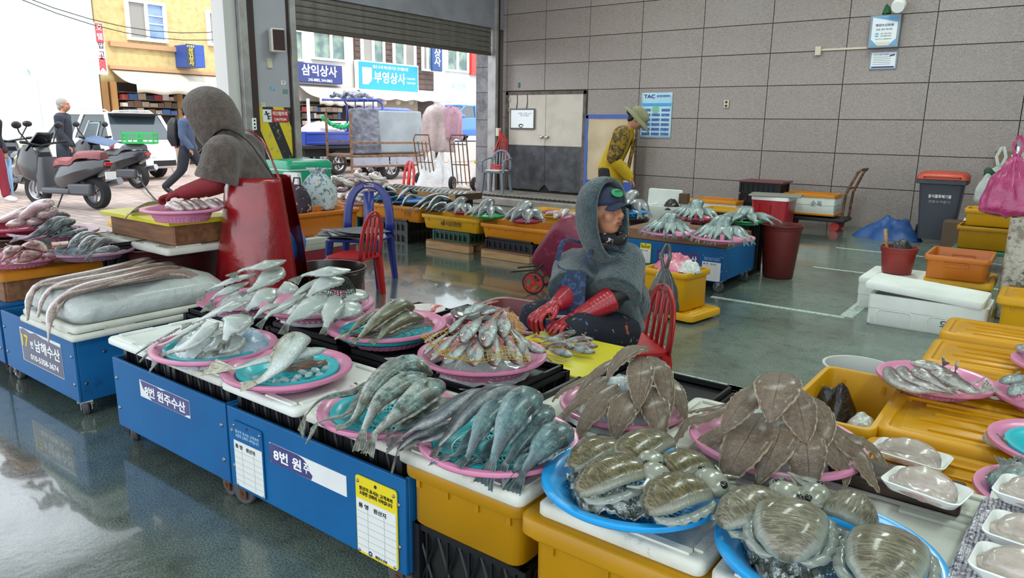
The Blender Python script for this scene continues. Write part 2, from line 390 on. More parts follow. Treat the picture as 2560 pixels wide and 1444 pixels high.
# roller shutter: each slat its own piece
zs = GX(1000, 108, XL).z
ysm = (yd+yj)/2
sh = struct('door_2', MB().box((XL-.06, ysm, zs+.03), (.05, yj-yd-.03, .06)), M('shutter_bar', '#57504a', .6, .3), bevel=.008)
SHM = M('shutter_slat', '#77736d', .5, .25, nz=(7, '#625d57', .35, .7), dirt=(9, '#4f4943', .6, .8))
sm_ = None
for k in range(14):
    mb = MB(); n = 5
    P = [(.0, -.046), (.014, -.038), (.018, 0), (.014, .038), (.0, .046)]; L_ = yj-yd-.04
    mb.loft([[V((x, y, z)) for x, z in P] + [V((-.01, y, .046)), V((-.01, y, -.046))] for y in (-L_/2, L_/2)])
    if sm_ is None: sm_ = mb.mesh('slat', SHM, 30)
    link('slat', sm_, sh, (XL-.06, ysm, zs+.105+k*.094))
# ceiling, far right walls that only shade the hall
CEIL = M('ceiling_panel', '#b9bcb8', .8)
struct('ceiling', MB().box((-.7, 3.5, 5.25), (17.8, 17.3, .3)), CEIL, smooth=0)
struct('wall_right', MB().box((8.0, 6.5, 2.55), (.2, 11.2, 5.1)), M('plaster_pale', '#aab0ac', .8), smooth=0)
# painted concrete pillar at the right edge
def pillar_mat():
    m, t, b, N, L = newmat('pillar_peeling'); 
    a = ramp(N, L, ntex(N, L, 5, 8, .7), [(.42, lin('#8d8674')), (.52, lin('#c6c2b4')), (.6, lin('#5a5140')), (.7, lin('#b09a3c'))])
    L.new(a, b.inputs['Base Color']); b.inputs['Roughness'].default_value = .7; bumpn(N, L, b, ntex(N, L, 12, 8), .5, .02); return m
pl = G(2484, 795, 0)
struct('column_right', MB().box((pl.x+.27, pl.y+.27, 2.55), (.54, .54, 5.1)), pillar_mat(), bevel=.02)
# ================================================================ THE STREET OUTSIDE
XF = -24.0
def RX(u0, v0, u1, v1, X=XF):
    a, b, c, d = GX(u0, (v0+v1)/2, X), GX(u1, (v0+v1)/2, X), GX((u0+u1)/2, v0, X), GX((u0+u1)/2, v1, X)
    return a.y, b.y, d.z, c.z
def pbox(name, y0, y1, z0, z1, mat, parent=None, x=XF, t=.1, off=0, **k):
    return obj(name, MB().box((x+off+t/2, (y0+y1)/2, (z0+z1)/2), (t, y1-y0, z1-z0)), mat, parent, smooth=0, **k)
WHW = M('white_render', '#cfd6d8', .8, nz=(.8, '#b4c0be', .45, .75), dirt=(3, '#a9b4b4', .64, .85))
YEW = M('cream_tile_wall', '#c9b27c', .7, nz=(6, '#b89d62', .45, .7))
WH2 = M('white_paint_wall', '#c9c4bb', .7)
BRW = M('brown_board_wall', '#5d4a41', .7, nz=(3, '#4d3c34', .4, .7))
PVC = M('white_window_frame', '#f0f0ee', .4)
GLB = M('glass_blue_sky', '#36599a', .06, .0, spec=.6, nz=(.9, '#7f98c0', .4, .6))
GLG = M('glass_green_grey', '#4f6864', .08, spec=.6, nz=(2, '#8a9c8c', .4, .65))
GLP = M('glass_pale_blind', '#8f8b84', .3, spec=.4)
AWN = M('awning_cream', '#cfc8b8', .75, bump=(8, .3), nz=(2, '#bfb6a4', .4, .7))
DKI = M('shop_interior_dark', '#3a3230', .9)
INK = M('ink_white', '#f2f3f2', .5); INKB = M('ink_blue', '#20347f', .5); INKY = M('ink_yellow', '#e8c63a', .5); BLK = M('black_plastic', '#17181a', .45)
def building(name, label, u0, u1, v, ztop, mat, x=XF, z0=0, depth=8):
    a, b = GX(u0, v, x).y, GX(u1, v, x).y
    r = thing(name, label, 'building', (0, 0, 0))
    obj('wall', MB().box((x-depth/2, (a+b)/2, (z0+ztop)/2), (depth, b-a, ztop-z0)), mat, r, smooth=0); return r
def window(par, u0, v0, u1, v1, glass, split=.5, x=XF, bars=0):
    y0, y1, z0, z1 = RX(u0, v0, u1, v1, x); f = .09
    fb = MB()
    for c, d in (((x+.06, (y0+y1)/2, z0+f/2), (.14, y1-y0, f)), ((x+.06, (y0+y1)/2, z1-f/2), (.14, y1-y0, f)), ((x+.06, y0+f/2, (z0+z1)/2), (.14, f, z1-z0-2*f)), ((x+.06, y1-f/2, (z0+z1)/2), (.14, f, z1-z0-2*f)), ((x+.06, y0+(y1-y0)*split, (z0+z1)/2), (.13, f, z1-z0-2*f))): fb.box(c, d)
    w_ = obj('window_frame', fb, PVC, par, smooth=0); ym = y0+(y1-y0)*split
    for i, (a, b) in enumerate(((y0+f, ym-f/2), (ym+f/2, y1-f))):
        pbox('pane', a, b, z0+f, z1-f, glass[i], w_, x, .03, .02)
        if bars and i == 1:
            for q in (.38, .58): pbox('bar', a, b, z0+f+(z1-z0)*q-.015, z0+f+(z1-z0)*q+.015, PVC, w_, x, .03, .055)
def awning(par, u0, u1, vtop, vbot, out, mat=AWN, x=XF, valance=.25):
    y0, y1, z1 = GX(u0, vtop, x).y, GX(u1, vtop, x).y, GX((u0+u1)/2, vtop, x).z
    zb = GX((u0+u1)/2, vbot, x+out).z+valance
    def fn(a, b): return V((x+.03+out*b, y0+(y1-y0)*a, z1+(zb-z1)*b-.10*sin(pi*b)+.03*sin(a*31)*b))
    mb = MB().grid(fn, 40, 8); mb.grid(lambda a, b: V((x+.03+out+.02*sin(a*40)*b, y0+(y1-y0)*a, zb+.03*sin(a*31)-valance*b)), 40, 3)
    return obj('awning', mb, mat, par, smooth=60, solid=.015)
# white blank building on the left
b1 = building('building', 'plain white rendered building with a drainpipe at the left of the street', -900, 243, 150, 7.4, WHW, -23.2)
p = GX(82, 180, -23.0); obj('drainpipe', MB().tube([(-23.0, p.y, .9), (-23.0, p.y, p.z), (-23.15, p.y, p.z+.12)], .07, 8), WHW, b1)
a, b = GX(-900, 340, -22.6).y, GX(235, 340, -22.6).y
obj('plinth', MB().box((-22.9, (a+b)/2, .4), (.8, b-a, .8)), M('plinth_beige', '#d9cdb4', .8), b1, bevel=.02)
for k in range(2): obj('cable', MB().tube([(-22.9+.1*k, GX(-60, 0, -23).y+i*.9, 4.1-.1*k+.035*(i-5)**2-.02*k*i) for i in range(11)], .012, 5), BLK, b1)
y0, y1, z0, z1 = RX(240, 58, 262, 186, -22.9)
bs = thing('banner_sign', 'narrow vertical red and white banner sign on the white building corner', 'sign')
obj('board', MB().box((-22.9, (y0+y1)/2, (z0+z1)/2), (.06, y1-y0, z1-z0)), M('banner_white', '#efe3e2', .6), bs, smooth=0)
RED = M('banner_red', '#b8474f', .6)
for q0, q1 in ((.62, .99), (.3, .32)): pbox('red_field', y0+.02, y1-.02, z0+(z1-z0)*q0, z0+(z1-z0)*q1, RED, bs, -22.9, .01, .03)
for i, ch in enumerate('호텔입고'): text(ch, (y1-y0)*.8, (-22.855, (y0+y1)/2, z1-(z1-z0)*(.1+.17*i)), INK if i < 2 else BLK, bs, (pi/2, 0, pi/2), .01)
for i in range(3):
    q = z0+(z1-z0)*(.06+.075*i)
    obj('chevron', MB().prism([(y0+.03, q), ((y0+y1)/2, q+.12), (y1-.03, q), (y1-.03, q+.09), ((y0+y1)/2, q+.21), (y0+.03, q+.09)], 0, .01, Matrix.Translation((-22.87, 0, 0)) @ Matrix(((0, 0, 1, 0), (1, 0, 0, 0), (0, 1, 0, 0), (0, 0, 0, 1)))), RED, bs, smooth=0)
# cream tiled building with awning
b2 = building('building', 'cream tiled building with blue glass window and a long cream awning', 246, 690, 150, 7.8, YEW)
window(b2, 313, 3, 412, 104, (GLP, GLB), .5, bars=1); window(b2, 516, 32, 600, 118, (GLP, GLB), .5, bars=1)
y0, y1, z0, z1 = RX(272, 112, 470, 124); pbox('ledge', y0, y1, z0, z1, M('ledge_brown', '#b8916c', .7), b2, t=.12)
y0, y1, z0, z1 = RX(272, 176, 640, 184); pbox('ledge', y0, y1, z0, z1, M('ledge_brown', ''), b2, t=.1)
awning(b2, 278, 640, 186, 237, 1.5)
y0, y1, z0, z1 = RX(268, 214, 640, 400)
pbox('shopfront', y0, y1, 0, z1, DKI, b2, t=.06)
YP = M('shop_post_tan', '#b98a55', .7)
for u in (268, 290, 452): q = GX(u, 300, XF+.2); pbox('post', q.y-.1, q.y+.1, 0, z1, YP, b2, t=.2, off=.06)
# goods on the shop shelves
GC = [M('goods_%d' % i, c, .6) for i, c in enumerate(('#3f6fa8', '#8d8a88', '#b9a48c', '#a53a3a', '#d7d0c4', '#5b5048', '#7a5f4c', '#c9b1a5', '#39444f'))]
def shelf_goods(par_label, u0, v0, u1, v1, rows, n, x=XF+.25):
    y0, y1, z0, z1 = RX(u0, v0, u1, v1, x)
    s = thing('shop_shelf', par_label, 'shelf'); 
    for r in range(rows+1): pbox('shelf_board', y0, y1, z0+(z1-z0)*r/rows-.02, z0+(z1-z0)*r/rows, M('shelf_wood', '#7b6a5a', .7), s, x, .3, -.15)
    return y0, y1, z0, z1
def goods(u0, v0, u1, v1, rows, n, label, group, seed):
    y0, y1, z0, z1 = shelf_goods(label, u0, v0, u1, v1, rows, n); rr = random.Random(seed)
    ms = [MB().box((0, 0, .5), (1, 1, 1)).mesh('goods_box', g, 0) for g in GC]
    for r in range(rows):
        y = y0+.02
        while y < y1-.12:
            wd = rr.uniform(.1, .3); h = (z1-z0)/rows*rr.uniform(.5, .85)
            o = link('packed_box', rr.choice(ms), None, (XF+.28, y+wd/2, z0+(z1-z0)*r/rows)); o.scale = (.2, wd*.92, h)
            tag(o, group, 'box', group); y += wd
goods(300, 232, 445, 285, 3, 12, 'open shelf of mixed goods under the cream awning', 'small packed goods on shelves under the cream awning', 3)
# white building with green windows and the blue 삼익상사 sign
b3 = building('building', 'white building with green glazed windows above a dark blue shop sign', 690.5, 884, 150, 7.2, WH2)
window(b3, 700, 72, 757, 152, (GLG, GLG), .45); window(b3, 776, 80, 862, 152, (GLG, GLG), .55)
awning(b3, 742, 886, 214, 262, 1.3)
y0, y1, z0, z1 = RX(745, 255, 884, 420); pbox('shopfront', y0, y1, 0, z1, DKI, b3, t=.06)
goods(757, 262, 850, 345, 5, 12, 'tall rack of small packets below the white awning', 'small packets on the rack under the blue sign', 5)
q = GX(772, 300, XF+1.2); obj('post', MB().cyl((XF+1.2, q.y, 0), (XF+1.2, q.y, 2.3), .06), PVC, b3)
def signboard(name, label, u0, v0, u1, v1, mat, x, th=.25):
    y0, y1, z0, z1 = RX(u0, v0, u1, v1, x); s = thing(name, label, 'sign')
    obj('board', MB().box((x-th/2, (y0+y1)/2, (z0+z1)/2), (th, y1-y0, z1-z0)), mat, s, bevel=.02); return s, y0, y1, z0, z1, x+.004
R90 = (pi/2, 0, pi/2)
s, y0, y1, z0, z1, x = signboard('shop_sign', 'dark blue shop sign with big white Korean lettering on the white building', 700, 158, 856, 206, M('sign_navy', '#232f6d', .4), XF+.3)
text('삼익상사', (z1-z0)*.62, (x, (GX(742, 183, x).y+y1)/2-.03, z0+(z1-z0)*.6), INK, s, R90, .02, sx=1.05); text('245-8882, 244-0862', (z1-z0)*.2, (x, (GX(742, 183, x).y+y1)/2, z0+(z1-z0)*.14), INK, s, R90, .01)
# brown clad building with the light blue 부영상사 sign
b4 = building('building', 'brown board clad building with white windows and a light blue sign', 884.5, 1083, 150, 7.6, BRW)
window(b4, 900, 85, 958, 165, (GLP, GLG), .5); window(b4, 980, 90, 1036, 172, (GLG, GLP), .5); window(b4, 1052, 95, 1078, 178, (GLP, GLG), .5)
for k in range(16):
    y0, y1, z0, z1 = RX(885, 90, 1082, 91); pbox('clapboard', y0, y1, 3.0+k*.22, 3.0+k*.22+.18, BRW, b4, t=.025)
awning(b4, 886, 1095, 222, 250, 1.1, M('awning_white', '#f2f0ee', .7), valance=.12)
y0, y1, z0, z1 = RX(918, 240, 1042, 300); pbox('shop_shutter', y0, y1, 0, z1, M('shutter_cream', '#c9b89c', .6, bump=(14, .6, .03, 'Wave')), b4, t=.06)
for u in (960, 995, 1027):
    q = GX(u, 255, XF+.6); obj('globe_lamp', MB().ell((XF+.6, q.y, q.z), .12, 12, 8), M('globe_milk', '#f3e7d3', .3), b4)
s, y0, y1, z0, z1, x = signboard('shop_sign', 'light blue shop sign with white lettering on the brown building', 898, 160, 1045, 226, M('sign_cyan', '#1f93c4', .35), XF+.35)
c = z1-z0
obj('border', MB().box((x-.13, (y0+y1)/2, (z0+z1)/2), (.2, y1-y0+.1, c+.1)), INK, s, smooth=0)
text('부영상사', c*.46, (x, y0+(y1-y0)*.5, z0+c*.44), INK, s, R90, .02); text('제조·도매 해산물가공 건어물유통', c*.14, (x, y0+(y1-y0)*.52, z0+c*.84), INK, s, R90)
text('T.246-3551', c*.11, (x, y0+(y1-y0)*.87, z0+c*.5), INK, s, R90); text('F.247-0125', c*.11, (x, y0+(y1-y0)*.87, z0+c*.33), INK, s, R90)
ib = MB(); ib.prism([(y0+(y1-y0)*a, z0+c*b_) for a, b_ in ((.05, .18), (.14, .18), (.2, .35), (.2, .8), (.05, .8))], 0, .006, Matrix.Translation((x, 0, 0)) @ Matrix(((0, 0, 1, 0), (1, 0, 0, 0), (0, 1, 0, 0), (0, 0, 0, 1)))); obj('emblem', ib, INK, s, smooth=0)
s, y0, y1, z0, z1, x = signboard('hanging_sign', 'narrow dark blue vertical sign at the edge of the brown building', 1081, 118, 1106, 178, M('sign_navy2', '#24467e', .4), XF+.9, .12)
for i, ch in enumerate('상사'): text(ch, (y1-y0)*.7, (x, (y0+y1)/2, z1-(z1-z0)*(.28+.34*i)), INK, s, R90, .02)
s, y0, y1, z0, z1, x = signboard('hanging_sign', 'blue box sign with yellow vertical lettering on the cream building', 474, 112, 512, 168, M('sign_blue3', '#2b4fa0', .4), XF+.9, .9)
obj('face', MB().box((x, (y0+y1)/2-.22, (z0+z1)/2), (.02, (y1-y0)*.55, z1-z0)), M('sign_dark', '#343a48', .5), s, smooth=0)
for i, ch in enumerate('삼익상사'): text(ch, (y1-y0)*.34, (x+.014, (y0+y1)/2-.22, z1-(z1-z0)*(.28+.19*i)), INKY, s, R90, .02)
text('상인종합', (y1-y0)*.14, (x+.014, (y0+y1)/2-.22, z1-(z1-z0)*.1), INK, s, R90)
b5 = building('building', 'white building with tall windows and a red panel beyond the brown one', 1083.5, 1400, 150, 8, WHW)
window(b5, 1112, 118, 1168, 180, (GLG, GLG), .5)
y0, y1, z0, z1 = RX(1172, 130, 1200, 188); pbox('red_panel', y0, y1, z0, z1, M('panel_red', '#d8443a', .5), b5, t=.2)
y0, y1, z0, z1 = RX(1112, 205, 1180, 226); text('수산물', z1-z0, (XF+.03, (y0+y1)/2, (z0+z1)/2), M('ink_palecyan', '#a9dfe4', .5), b5, R90, .01)
nb = MB(); q = GX(583, 262, -21); s = thing('house_number_plate', 'small dark number plate reading 69 beside the grey column', 'sign')
obj('plate', MB().box((-23.7, GX(583, 262, -23.7).y, GX(583, 262, -23.7).z), (.05, .2, .22)), BLK, s, bevel=.01)
text('69', .15, (-23.67, GX(583, 262, -23.7).y, GX(583, 262, -23.7).z-.01), INK, s, R90, .02)
obj('bracket', MB().box((-23.86, GX(583, 262, -23.7).y, GX(583, 262, -23.7).z), (.28, .03, .03)), BLK, s, smooth=0)
# ---------------------------------------------------------------- vehicles
TYRE = M('tyre_rubber', '#1d1d1f', .8, bump=(60, .3)); RIM = M('alloy_rim', '#a9aaad', .35, .8); CHR = M('chrome', '#d0d2d4', .15, 1)
def wheel(par, loc, r, wd, axis='y', spokes=6):
    t = obj('wheel', MB().lathe([(r*.62, -wd/2), (r*.9, -wd/2), (r, -wd*.28), (r, wd*.28), (r*.9, wd/2), (r*.62, wd/2), (r*.62, -wd/2)], 28), TYRE, par, loc=loc)
    t.rotation_euler = (pi/2, 0, 0) if axis == 'y' else (0, pi/2, 0)
    rb = MB().lathe([(r*.62, -wd*.4), (r*.56, -wd*.3), (r*.56, wd*.3), (r*.62, wd*.4)], 24).lathe([(0, -wd*.35), (r*.18, -wd*.3), (r*.18, wd*.35), (0, wd*.4)], 12)
    for k in range(spokes): rb.box((r*.36*cos(2*pi*k/spokes), r*.36*sin(2*pi*k/spokes), 0), (r*.44, r*.12, wd*.3), 2*pi*k/spokes)
    obj('rim', rb, RIM, t); return t
def car(label, loc, rz, paint, L_=4.4, Wd=1.8, H=1.62, suv=True, name='car'):
    r = thing(name, label, 'car', loc, rz)
    def ring(x, hw, z0, z1): return [V((x, y, z)) for y, z in ((-hw*.92, z0), (-hw, z0+.15), (-hw, (z0+z1)/2), (-hw*.93, z1), (hw*.93, z1), (hw, (z0+z1)/2), (hw, z0+.15), (hw*.92, z0))]
    hl = L_/2; h = Wd/2
    obj('body', MB().loft([ring(hl, h*.72, .38, .62), ring(hl*.96, h*.9, .28, .76), ring(hl*.55, h, .24, .92), ring(0, h, .24, .98), ring(-hl*.6, h, .24, 1.02), ring(-hl*.95, h*.95, .28, 1.0), ring(-hl, h*.85, .38, .9)]), paint, r, smooth=40, bevel=.03)
    def gr(x, hw, z): return [V((x, -hw, z)), V((x, hw, z))]
    xs_ = (hl*.5, hl*.12, -hl*.8, -hl*.97) if suv else (hl*.5, hl*.1, -hl*.45, -hl*.85)
    cab = MB(); cab.loft([[V((xs_[0], s*h*.86, .95)) for s in (-1, 1)] + [V((xs_[3], s*h*.86, .98)) for s in (1, -1)], [V((xs_[1], s*h*.7, H-.04)) for s in (-1, 1)] + [V((xs_[2], s*h*.7, H-.04)) for s in (1, -1)]])
    obj('windows', cab, M('car_glass', '#39444a', .05, spec=1), r, smooth=0, bevel=.02)
    ro = MB(); ro.loft([rrect(xs_[1]-xs_[2]+.1, h*1.46, .2, H-.06, 4, ((xs_[1]+xs_[2])/2, 0)), rrect(xs_[1]-xs_[2], h*1.36, .2, H, 4, ((xs_[1]+xs_[2])/2, 0))])
    obj('roof', ro, paint, r)
    for s in (-1, 1):
        for xa, xb in ((xs_[0], xs_[1]), (xs_[3], xs_[2]), ((xs_[0]+xs_[3])/2+.1, (xs_[1]+xs_[2])/2)):
            obj('pillar', MB().tube([(xa, s*h*.875, .96), (xb, s*h*.72, H-.03)], .045, 6), paint, r)
    if suv:
        for s in (-1, 1): obj('roof_rail', MB().tube([(xs_[1]-.1, s*h*.6, H), (xs_[1]-.2, s*h*.6, H+.05), (xs_[2]+.2, s*h*.6, H+.05), (xs_[2]+.1, s*h*.6, H)], .02, 6), CHR, r)
        obj('spoiler', MB().box((xs_[2]-.12, 0, H-.04), (.3, h*1.3, .04)), BLK, r, bevel=.01)
    for s in (-1, 1):
        obj('mirror', MB().ell((hl*.36, s*(h+.1), 1.02), (.08, .11, .08), 10, 7), paint, r)
        obj('tail_light', MB().box((-hl*.965, s*h*.72, .86), (.1, h*.4, .16)), M('tail_red', '#b3222a', .2), r, bevel=.02)
        obj('headlight', MB().box((hl*.93, s*h*.62, .66), (.14, h*.35, .13)), M('lamp_clear', '#dfe6ea', .1), r, bevel=.02)
        for x in (hl*.62, -hl*.58): wheel(r, (x, s*(h-.1), .34), .34, .2)
    obj('licence_plate', MB().box((-hl*1.0, 0, .62), (.03, .5, .12)), INK, r, bevel=.005)
    obj('bumper', MB().box((-hl*.97, 0, .42), (.14, h*1.7, .16)), BLK, r, bevel=.03)
    return r
WPN = M('car_white', '#eceeef', .2, coat=.6); SPN = M('car_silver', '#c9cdd0', .25, .4, coat=.5); BPN = M('car_blue', '#3d74c4', .2, coat=.6)
car('white SUV with black spoiler parked behind the black scooters', (-20.0, 8.7, 0), rad(184), WPN)
q = GX(810, 320, -19.5); car('silver white sedan parked behind the blue pickup truck', (-20.3, q.y+1.2, 0), rad(-88), SPN, suv=False, H=1.5)
q = GX(1165, 250, -20); car('light blue car parked far up the street by the stone wall', (-21.0, q.y+.6, .75), rad(-90), BPN, suv=False, H=1.5)
obj('ramp', MB().box((0, 0, -.38), (5.2, 3.2, .74)), M('ramp_concrete', '#b5b2ae', .8), bpy.data.objects['car.002'], smooth=0)
# blue pickup truck seen from its side
TB = M('truck_blue', '#1f3a94', .35, coat=.3, dirt=(6, '#27386a', .62, .8))
tk = thing('pickup_truck', 'blue cargo pickup truck with a tube rack over its load', 'truck', (-17.3, 14.6, 0), pi/2)
DKU = M('chassis_black', '#202124', .7)
obj('chassis', MB().box((.2, 0, .62), (4.4, 1.3, .2)), DKU, tk, smooth=0)
obj('bed', MB().box((-.65, 0, .78), (2.9, 1.7, .08)), DKU, tk, smooth=0)
for s in (-1, 1):
    sb = MB().box((-.65, s*.85, 1.02), (2.9, .05, .36)); sb.box((-.65, s*.885, 1.16), (2.9, .03, .05)).box((-.65, s*.885, .9), (2.9, .03, .05)); obj('side_panel', sb, TB, tk, smooth=0, bevel=.008)
obj('tailgate', MB().box((-2.1, 0, 1.02), (.05, 1.7, .36)), TB, tk, bevel=.01)
cb = MB(); cb.loft([rrect(1.5, 1.7, .15, .55, 4, (1.65, 0)), rrect(1.55, 1.72, .15, 1.1, 4, (1.65, 0)), rrect(1.2, 1.6, .2, 1.85, 4, (1.5, 0)), rrect(1.0, 1.4, .2, 1.92, 4, (1.5, 0))]); obj('cab', cb, TB, tk)
for s in (-1, 1):
    obj('cab_window', MB().box((1.5, s*.81, 1.45), (.9, .06, .42)), M('car_glass', ''), tk, bevel=.03)
    for x, rr in ((-1.0, .33), (1.75, .33)): wheel(tk, (x, s*.74, rr), rr, .2)
rk = MB()
for s in (-1, 1):
    rk.tube([(.75, s*.8, 1.15), (.75, s*.8, 2.0), (.6, s*.75, 2.12), (-.2, s*.75, 2.12)], .03, 8)
for x in (.75, .2, -.2): rk.tube([(x, -.78, 2.1), (x, .78, 2.1)], .025, 8)
for y in (-.4, 0, .4): rk.tube([(.75, y, 1.2), (.75, y, 2.1)], .02, 8)
obj('tube_rack', rk, TB, tk)
ld = MB().grid(lambda a, b: V((-.9+1.5*(a-.5), -.75+1.5*b, .85+.62*sin(pi*a)**.5*sin(pi*b)**.5+.05*noise.noise(V((a*6, b*6, 1))))), 24, 18)
tag(obj('load_tarpaulin', ld.xf(Matrix.Translation((-17.3, 14.6, 0)) @ Matrix.Rotation(pi/2, 4, 'Z')), M('tarp_lilac', '#b9a9b2', .8, nz=(3, '#a3949e', .4, .7)), None, smooth=60), 'lilac tarpaulin over the load of the blue pickup truck', 'tarpaulin')
rp = MB()
for k in range(5): rp.tube([V((-16.6+.03*sin(i*1.3+k), 13.2+i*.13, 1.58-.25*sin(pi*i/10)+.05*sin(i*2.1+k*1.7))) for i in range(11)], .035, 6)
tag(obj('fishing_net_bundle', rp, M('net_green', '#1f9a5c', .8)), 'green bundled net lying over the pickup load', 'net')
bd = MB()
for k in range(7): bd.tube([V((-17.3-.5+.15*k, 14.5+.16*i, 2.2+.06*sin(k*2+i)+(.04*k % .1))) for i in range(6)], .06, 6)
tag(obj('bundle_on_rack', bd, M('bundle_grey', '#8e9196', .8, nz=(9, '#3f4a63', .5, .6))), 'grey tied bundle lying on top of the truck rack', 'bundle')
# rusty cargo cart with mattresses
RST = M('rusty_frame', '#7d5d47', .8, .2, nz=(9, '#54402f', .4, .65), bump=(40, .3))
ct = thing('cargo_cart', 'rusty brown cargo cart holding two grey mattresses', 'cart', (-14.9, 13.6, 0), rad(78))
cf = MB().box((0, 0, .62), (2.2, 1.3, .06))
for x in (-1.1, 1.1):
    for y in (-.65, .65): cf.box((x, y, .95), (.05, .05, 1.5))
for z in (.62, .95, .36): 
    for y in (-.65, .65): cf.box((0, y, z), (2.2, .05, .05))
obj('cart_frame', cf, RST, ct, bevel=.004)
for x in (-.55, .55): obj('side_panel', MB().box((x, -.66, .47), (1.06, .02, .24)), M('cart_zinc', '#8b8f9c', .5, .3, nz=(4, '#77665a', .5, .7)), ct, smooth=0)
for s in (-1, 1): wheel(ct, (.1, s*.5, .3), .3, .14)
def mattress(label, loc, rz, wd, h, mat, tilt):
    o = obj('mattress', MB().box((0, 0, h/2), (wd, .2, h)), mat, None, bevel=.05, seg=3); o.location = loc; o.rotation_euler = (tilt, 0, rz); return tag(o, label, 'mattress')
mattress('grey diamond quilted mattress leaning in the rusty cart', (-14.55, 12.95, .66), rad(76), .8, 1.15, M('mattress_quilt', '#6a6c77', .8, nz=(5, '#43454f', .4, .7), bump=(7, .8, .05, 'Voronoi')), rad(-6))
mattress('plain pale grey mattress beside the quilted one in the rusty cart', (-14.5, 14.05, .66), rad(78), 1.5, 1.12, M('mattress_plain', '#858c90', .8, nz=(2, '#737b80', .4, .7)), rad(-5))
# ---------------------------------------------------------------- scooters
BLKP = M('scooter_black', '#1e2024', .25, coat=.5, spec=.6); GRYP = M('scooter_grey', '#4b4e54', .4)
def scooter(label, loc, rz, seatmat, visor, front, top=True, steer=0):
    r = thing('motor_scooter', label, 'scooter', loc, rz)
    for x, rr, wd in ((.66, .27, .12), (-.64, .26, .14)): wheel(r, (x, 0, rr), rr, wd, spokes=5)
    ff = MB()
    def rg(x, z0, z1, w0, w1, lean=0): return [V((x+lean*(z-z0), y, z)) for y, z in ((-w0, z0), (-w1*1.1, (z0+z1)/2), (-w1*.7, z1), (w1*.7, z1), (w1*1.1, (z0+z1)/2), (w0, z0))]
    ff.loft([rg(.93, .62, .74, .05, .06), rg(.86, .5, .92, .13, .17), rg(.68, .46, 1.02, .2, .23), rg(.5, .42, 1.02, .2, .22), rg(.4, .36, .9, .17, .16)]); obj('front_fairing', ff, BLKP, r, bevel=.02)
    hl = MB().loft([[V((.9-.02*abs(y)*9, y, z)) for y, z in ((-.05, .62), (-.16, .8), (-.1, .84), (0, .72), (.1, .84), (.16, .8), (.05, .62))], [V((.97-.35*abs(y), y, z)) for y, z in ((-.05, .6), (-.18, .78), (-.1, .84), (0, .74), (.1, .84), (.18, .78), (.05, .6))]]); obj('headlight', hl, M('headlight_cream', '#d5d6b8', .15, coat=.6), r)
    obj('front_fender', MB().grid(lambda a, b: V((.66+.32*cos(pi*(.12+.72*a)), (b-.5)*.17, .27+.32*sin(pi*(.12+.72*a))-.03*(2*b-1)**2)), 14, 7), BLKP, r, solid=.012)
    for s in (-1, 1): obj('fork', MB().tube([(.66, s*.085, .27), (.5, s*.085, .75)], .024, 8), RIM, r)
    if visor: obj('windscreen', MB().grid(lambda a, b: V((.8-.30*b-.22*(2*a-1)**2*(1-.2*b), (a-.5)*(.42-.12*b), .92+visor[1]*b)), 12, 8), visor[0], r, solid=.008, smooth=60)
    hb = MB().tube([(.4, -.36, 1.06), (.46, -.2, 1.04), (.48, 0, 1.0), (.46, .2, 1.04), (.4, .36, 1.06)], .02, 8); obj('handlebar', hb, BLK, r)
    for s in (-1, 1):
        obj('grip', MB().tube([(.41, s*.3, 1.06), (.385, s*.42, 1.07)], .026, 8), TYRE, r)
        mr = obj('mirror', MB().tube([(.46, s*.22, 1.05), (.5, s*.33, 1.22), (.48, s*.37, 1.3)], .012, 6), BLK, r)
        obj('mirror_head', MB().ell((.48, s*.38, 1.34), (.03, .09, .06), 12, 8), BLK, mr)
    fb = MB().loft([rrect(.2, .34, .06, .26, 3, (.42, 0)), rrect(.2, .38, .06, .5, 3, (.4, 0)), rrect(.1, .3, .04, .82, 3, (.36, 0))]); obj('leg_shield', fb, GRYP, r)
    obj('footboard', MB().box((.05, 0, .28), (.62, .4, .1)), GRYP, r, bevel=.03)
    bd = MB().loft([rg(.1, .3, .62, .1, .14), rg(-.1, .3, .72, .16, .19), rg(-.4, .42, .78, .17, .19), rg(-.75, .56, .82, .13, .14), rg(-.95, .66, .82, .06, .07)]); obj('rear_body', bd, BLKP, r, bevel=.02)
    sp = crom([(.16, 0, .7), (-.05, 0, .76), (-.3, 0, .76), (-.42, 0, .86), (-.7, 0, .88), (-.88, 0, .86)], 14); wd = [.08, .13, .16, .17, .17, .17, .16, .15, .15, .15, .14, .13, .12, .08]
    st = MB().loft([[p+V((0, a*w_, b)) for a, b in ((-1, -.05), (-1, .02), (-.6, .07), (.6, .07), (1, .02), (1, -.05))] for p, w_ in zip(sp, wd)]); obj('seat', st, seatmat, r, smooth=50)
    obj('exhaust', MB().tube([(-.1, -.18, .3), (-.35, -.2, .3), (-.5, -.2, .36), (-.95, -.2, .46)], [.03, .03, .06, .065], 10), RIM, r)
    obj('engine_case', MB().box((-.45, .12, .32), (.5, .12, .2)), GRYP, r, bevel=.04)
    obj('tail_light', MB().box((-.95, 0, .74), (.05, .14, .06)), M('tail_red', ''), r, bevel=.01)
    obj('number_plate', MB().box((-.98, 0, .56), (.015, .2, .12)), PVC, r, smooth=0)
    obj('side_stand', MB().tube([(-.05, .12, .26), (-.02, .24, .01), (.05, .25, .012)], .012, 6), BLK, r); return r
PKS = M('seat_dusty_red', '#8a4a4c', .45, nz=(3, '#743e40', .4, .7)); GRS = M('seat_grey', '#6d6f75', .5)
a, b = G(98, 512), G(252, 522); d = a-b
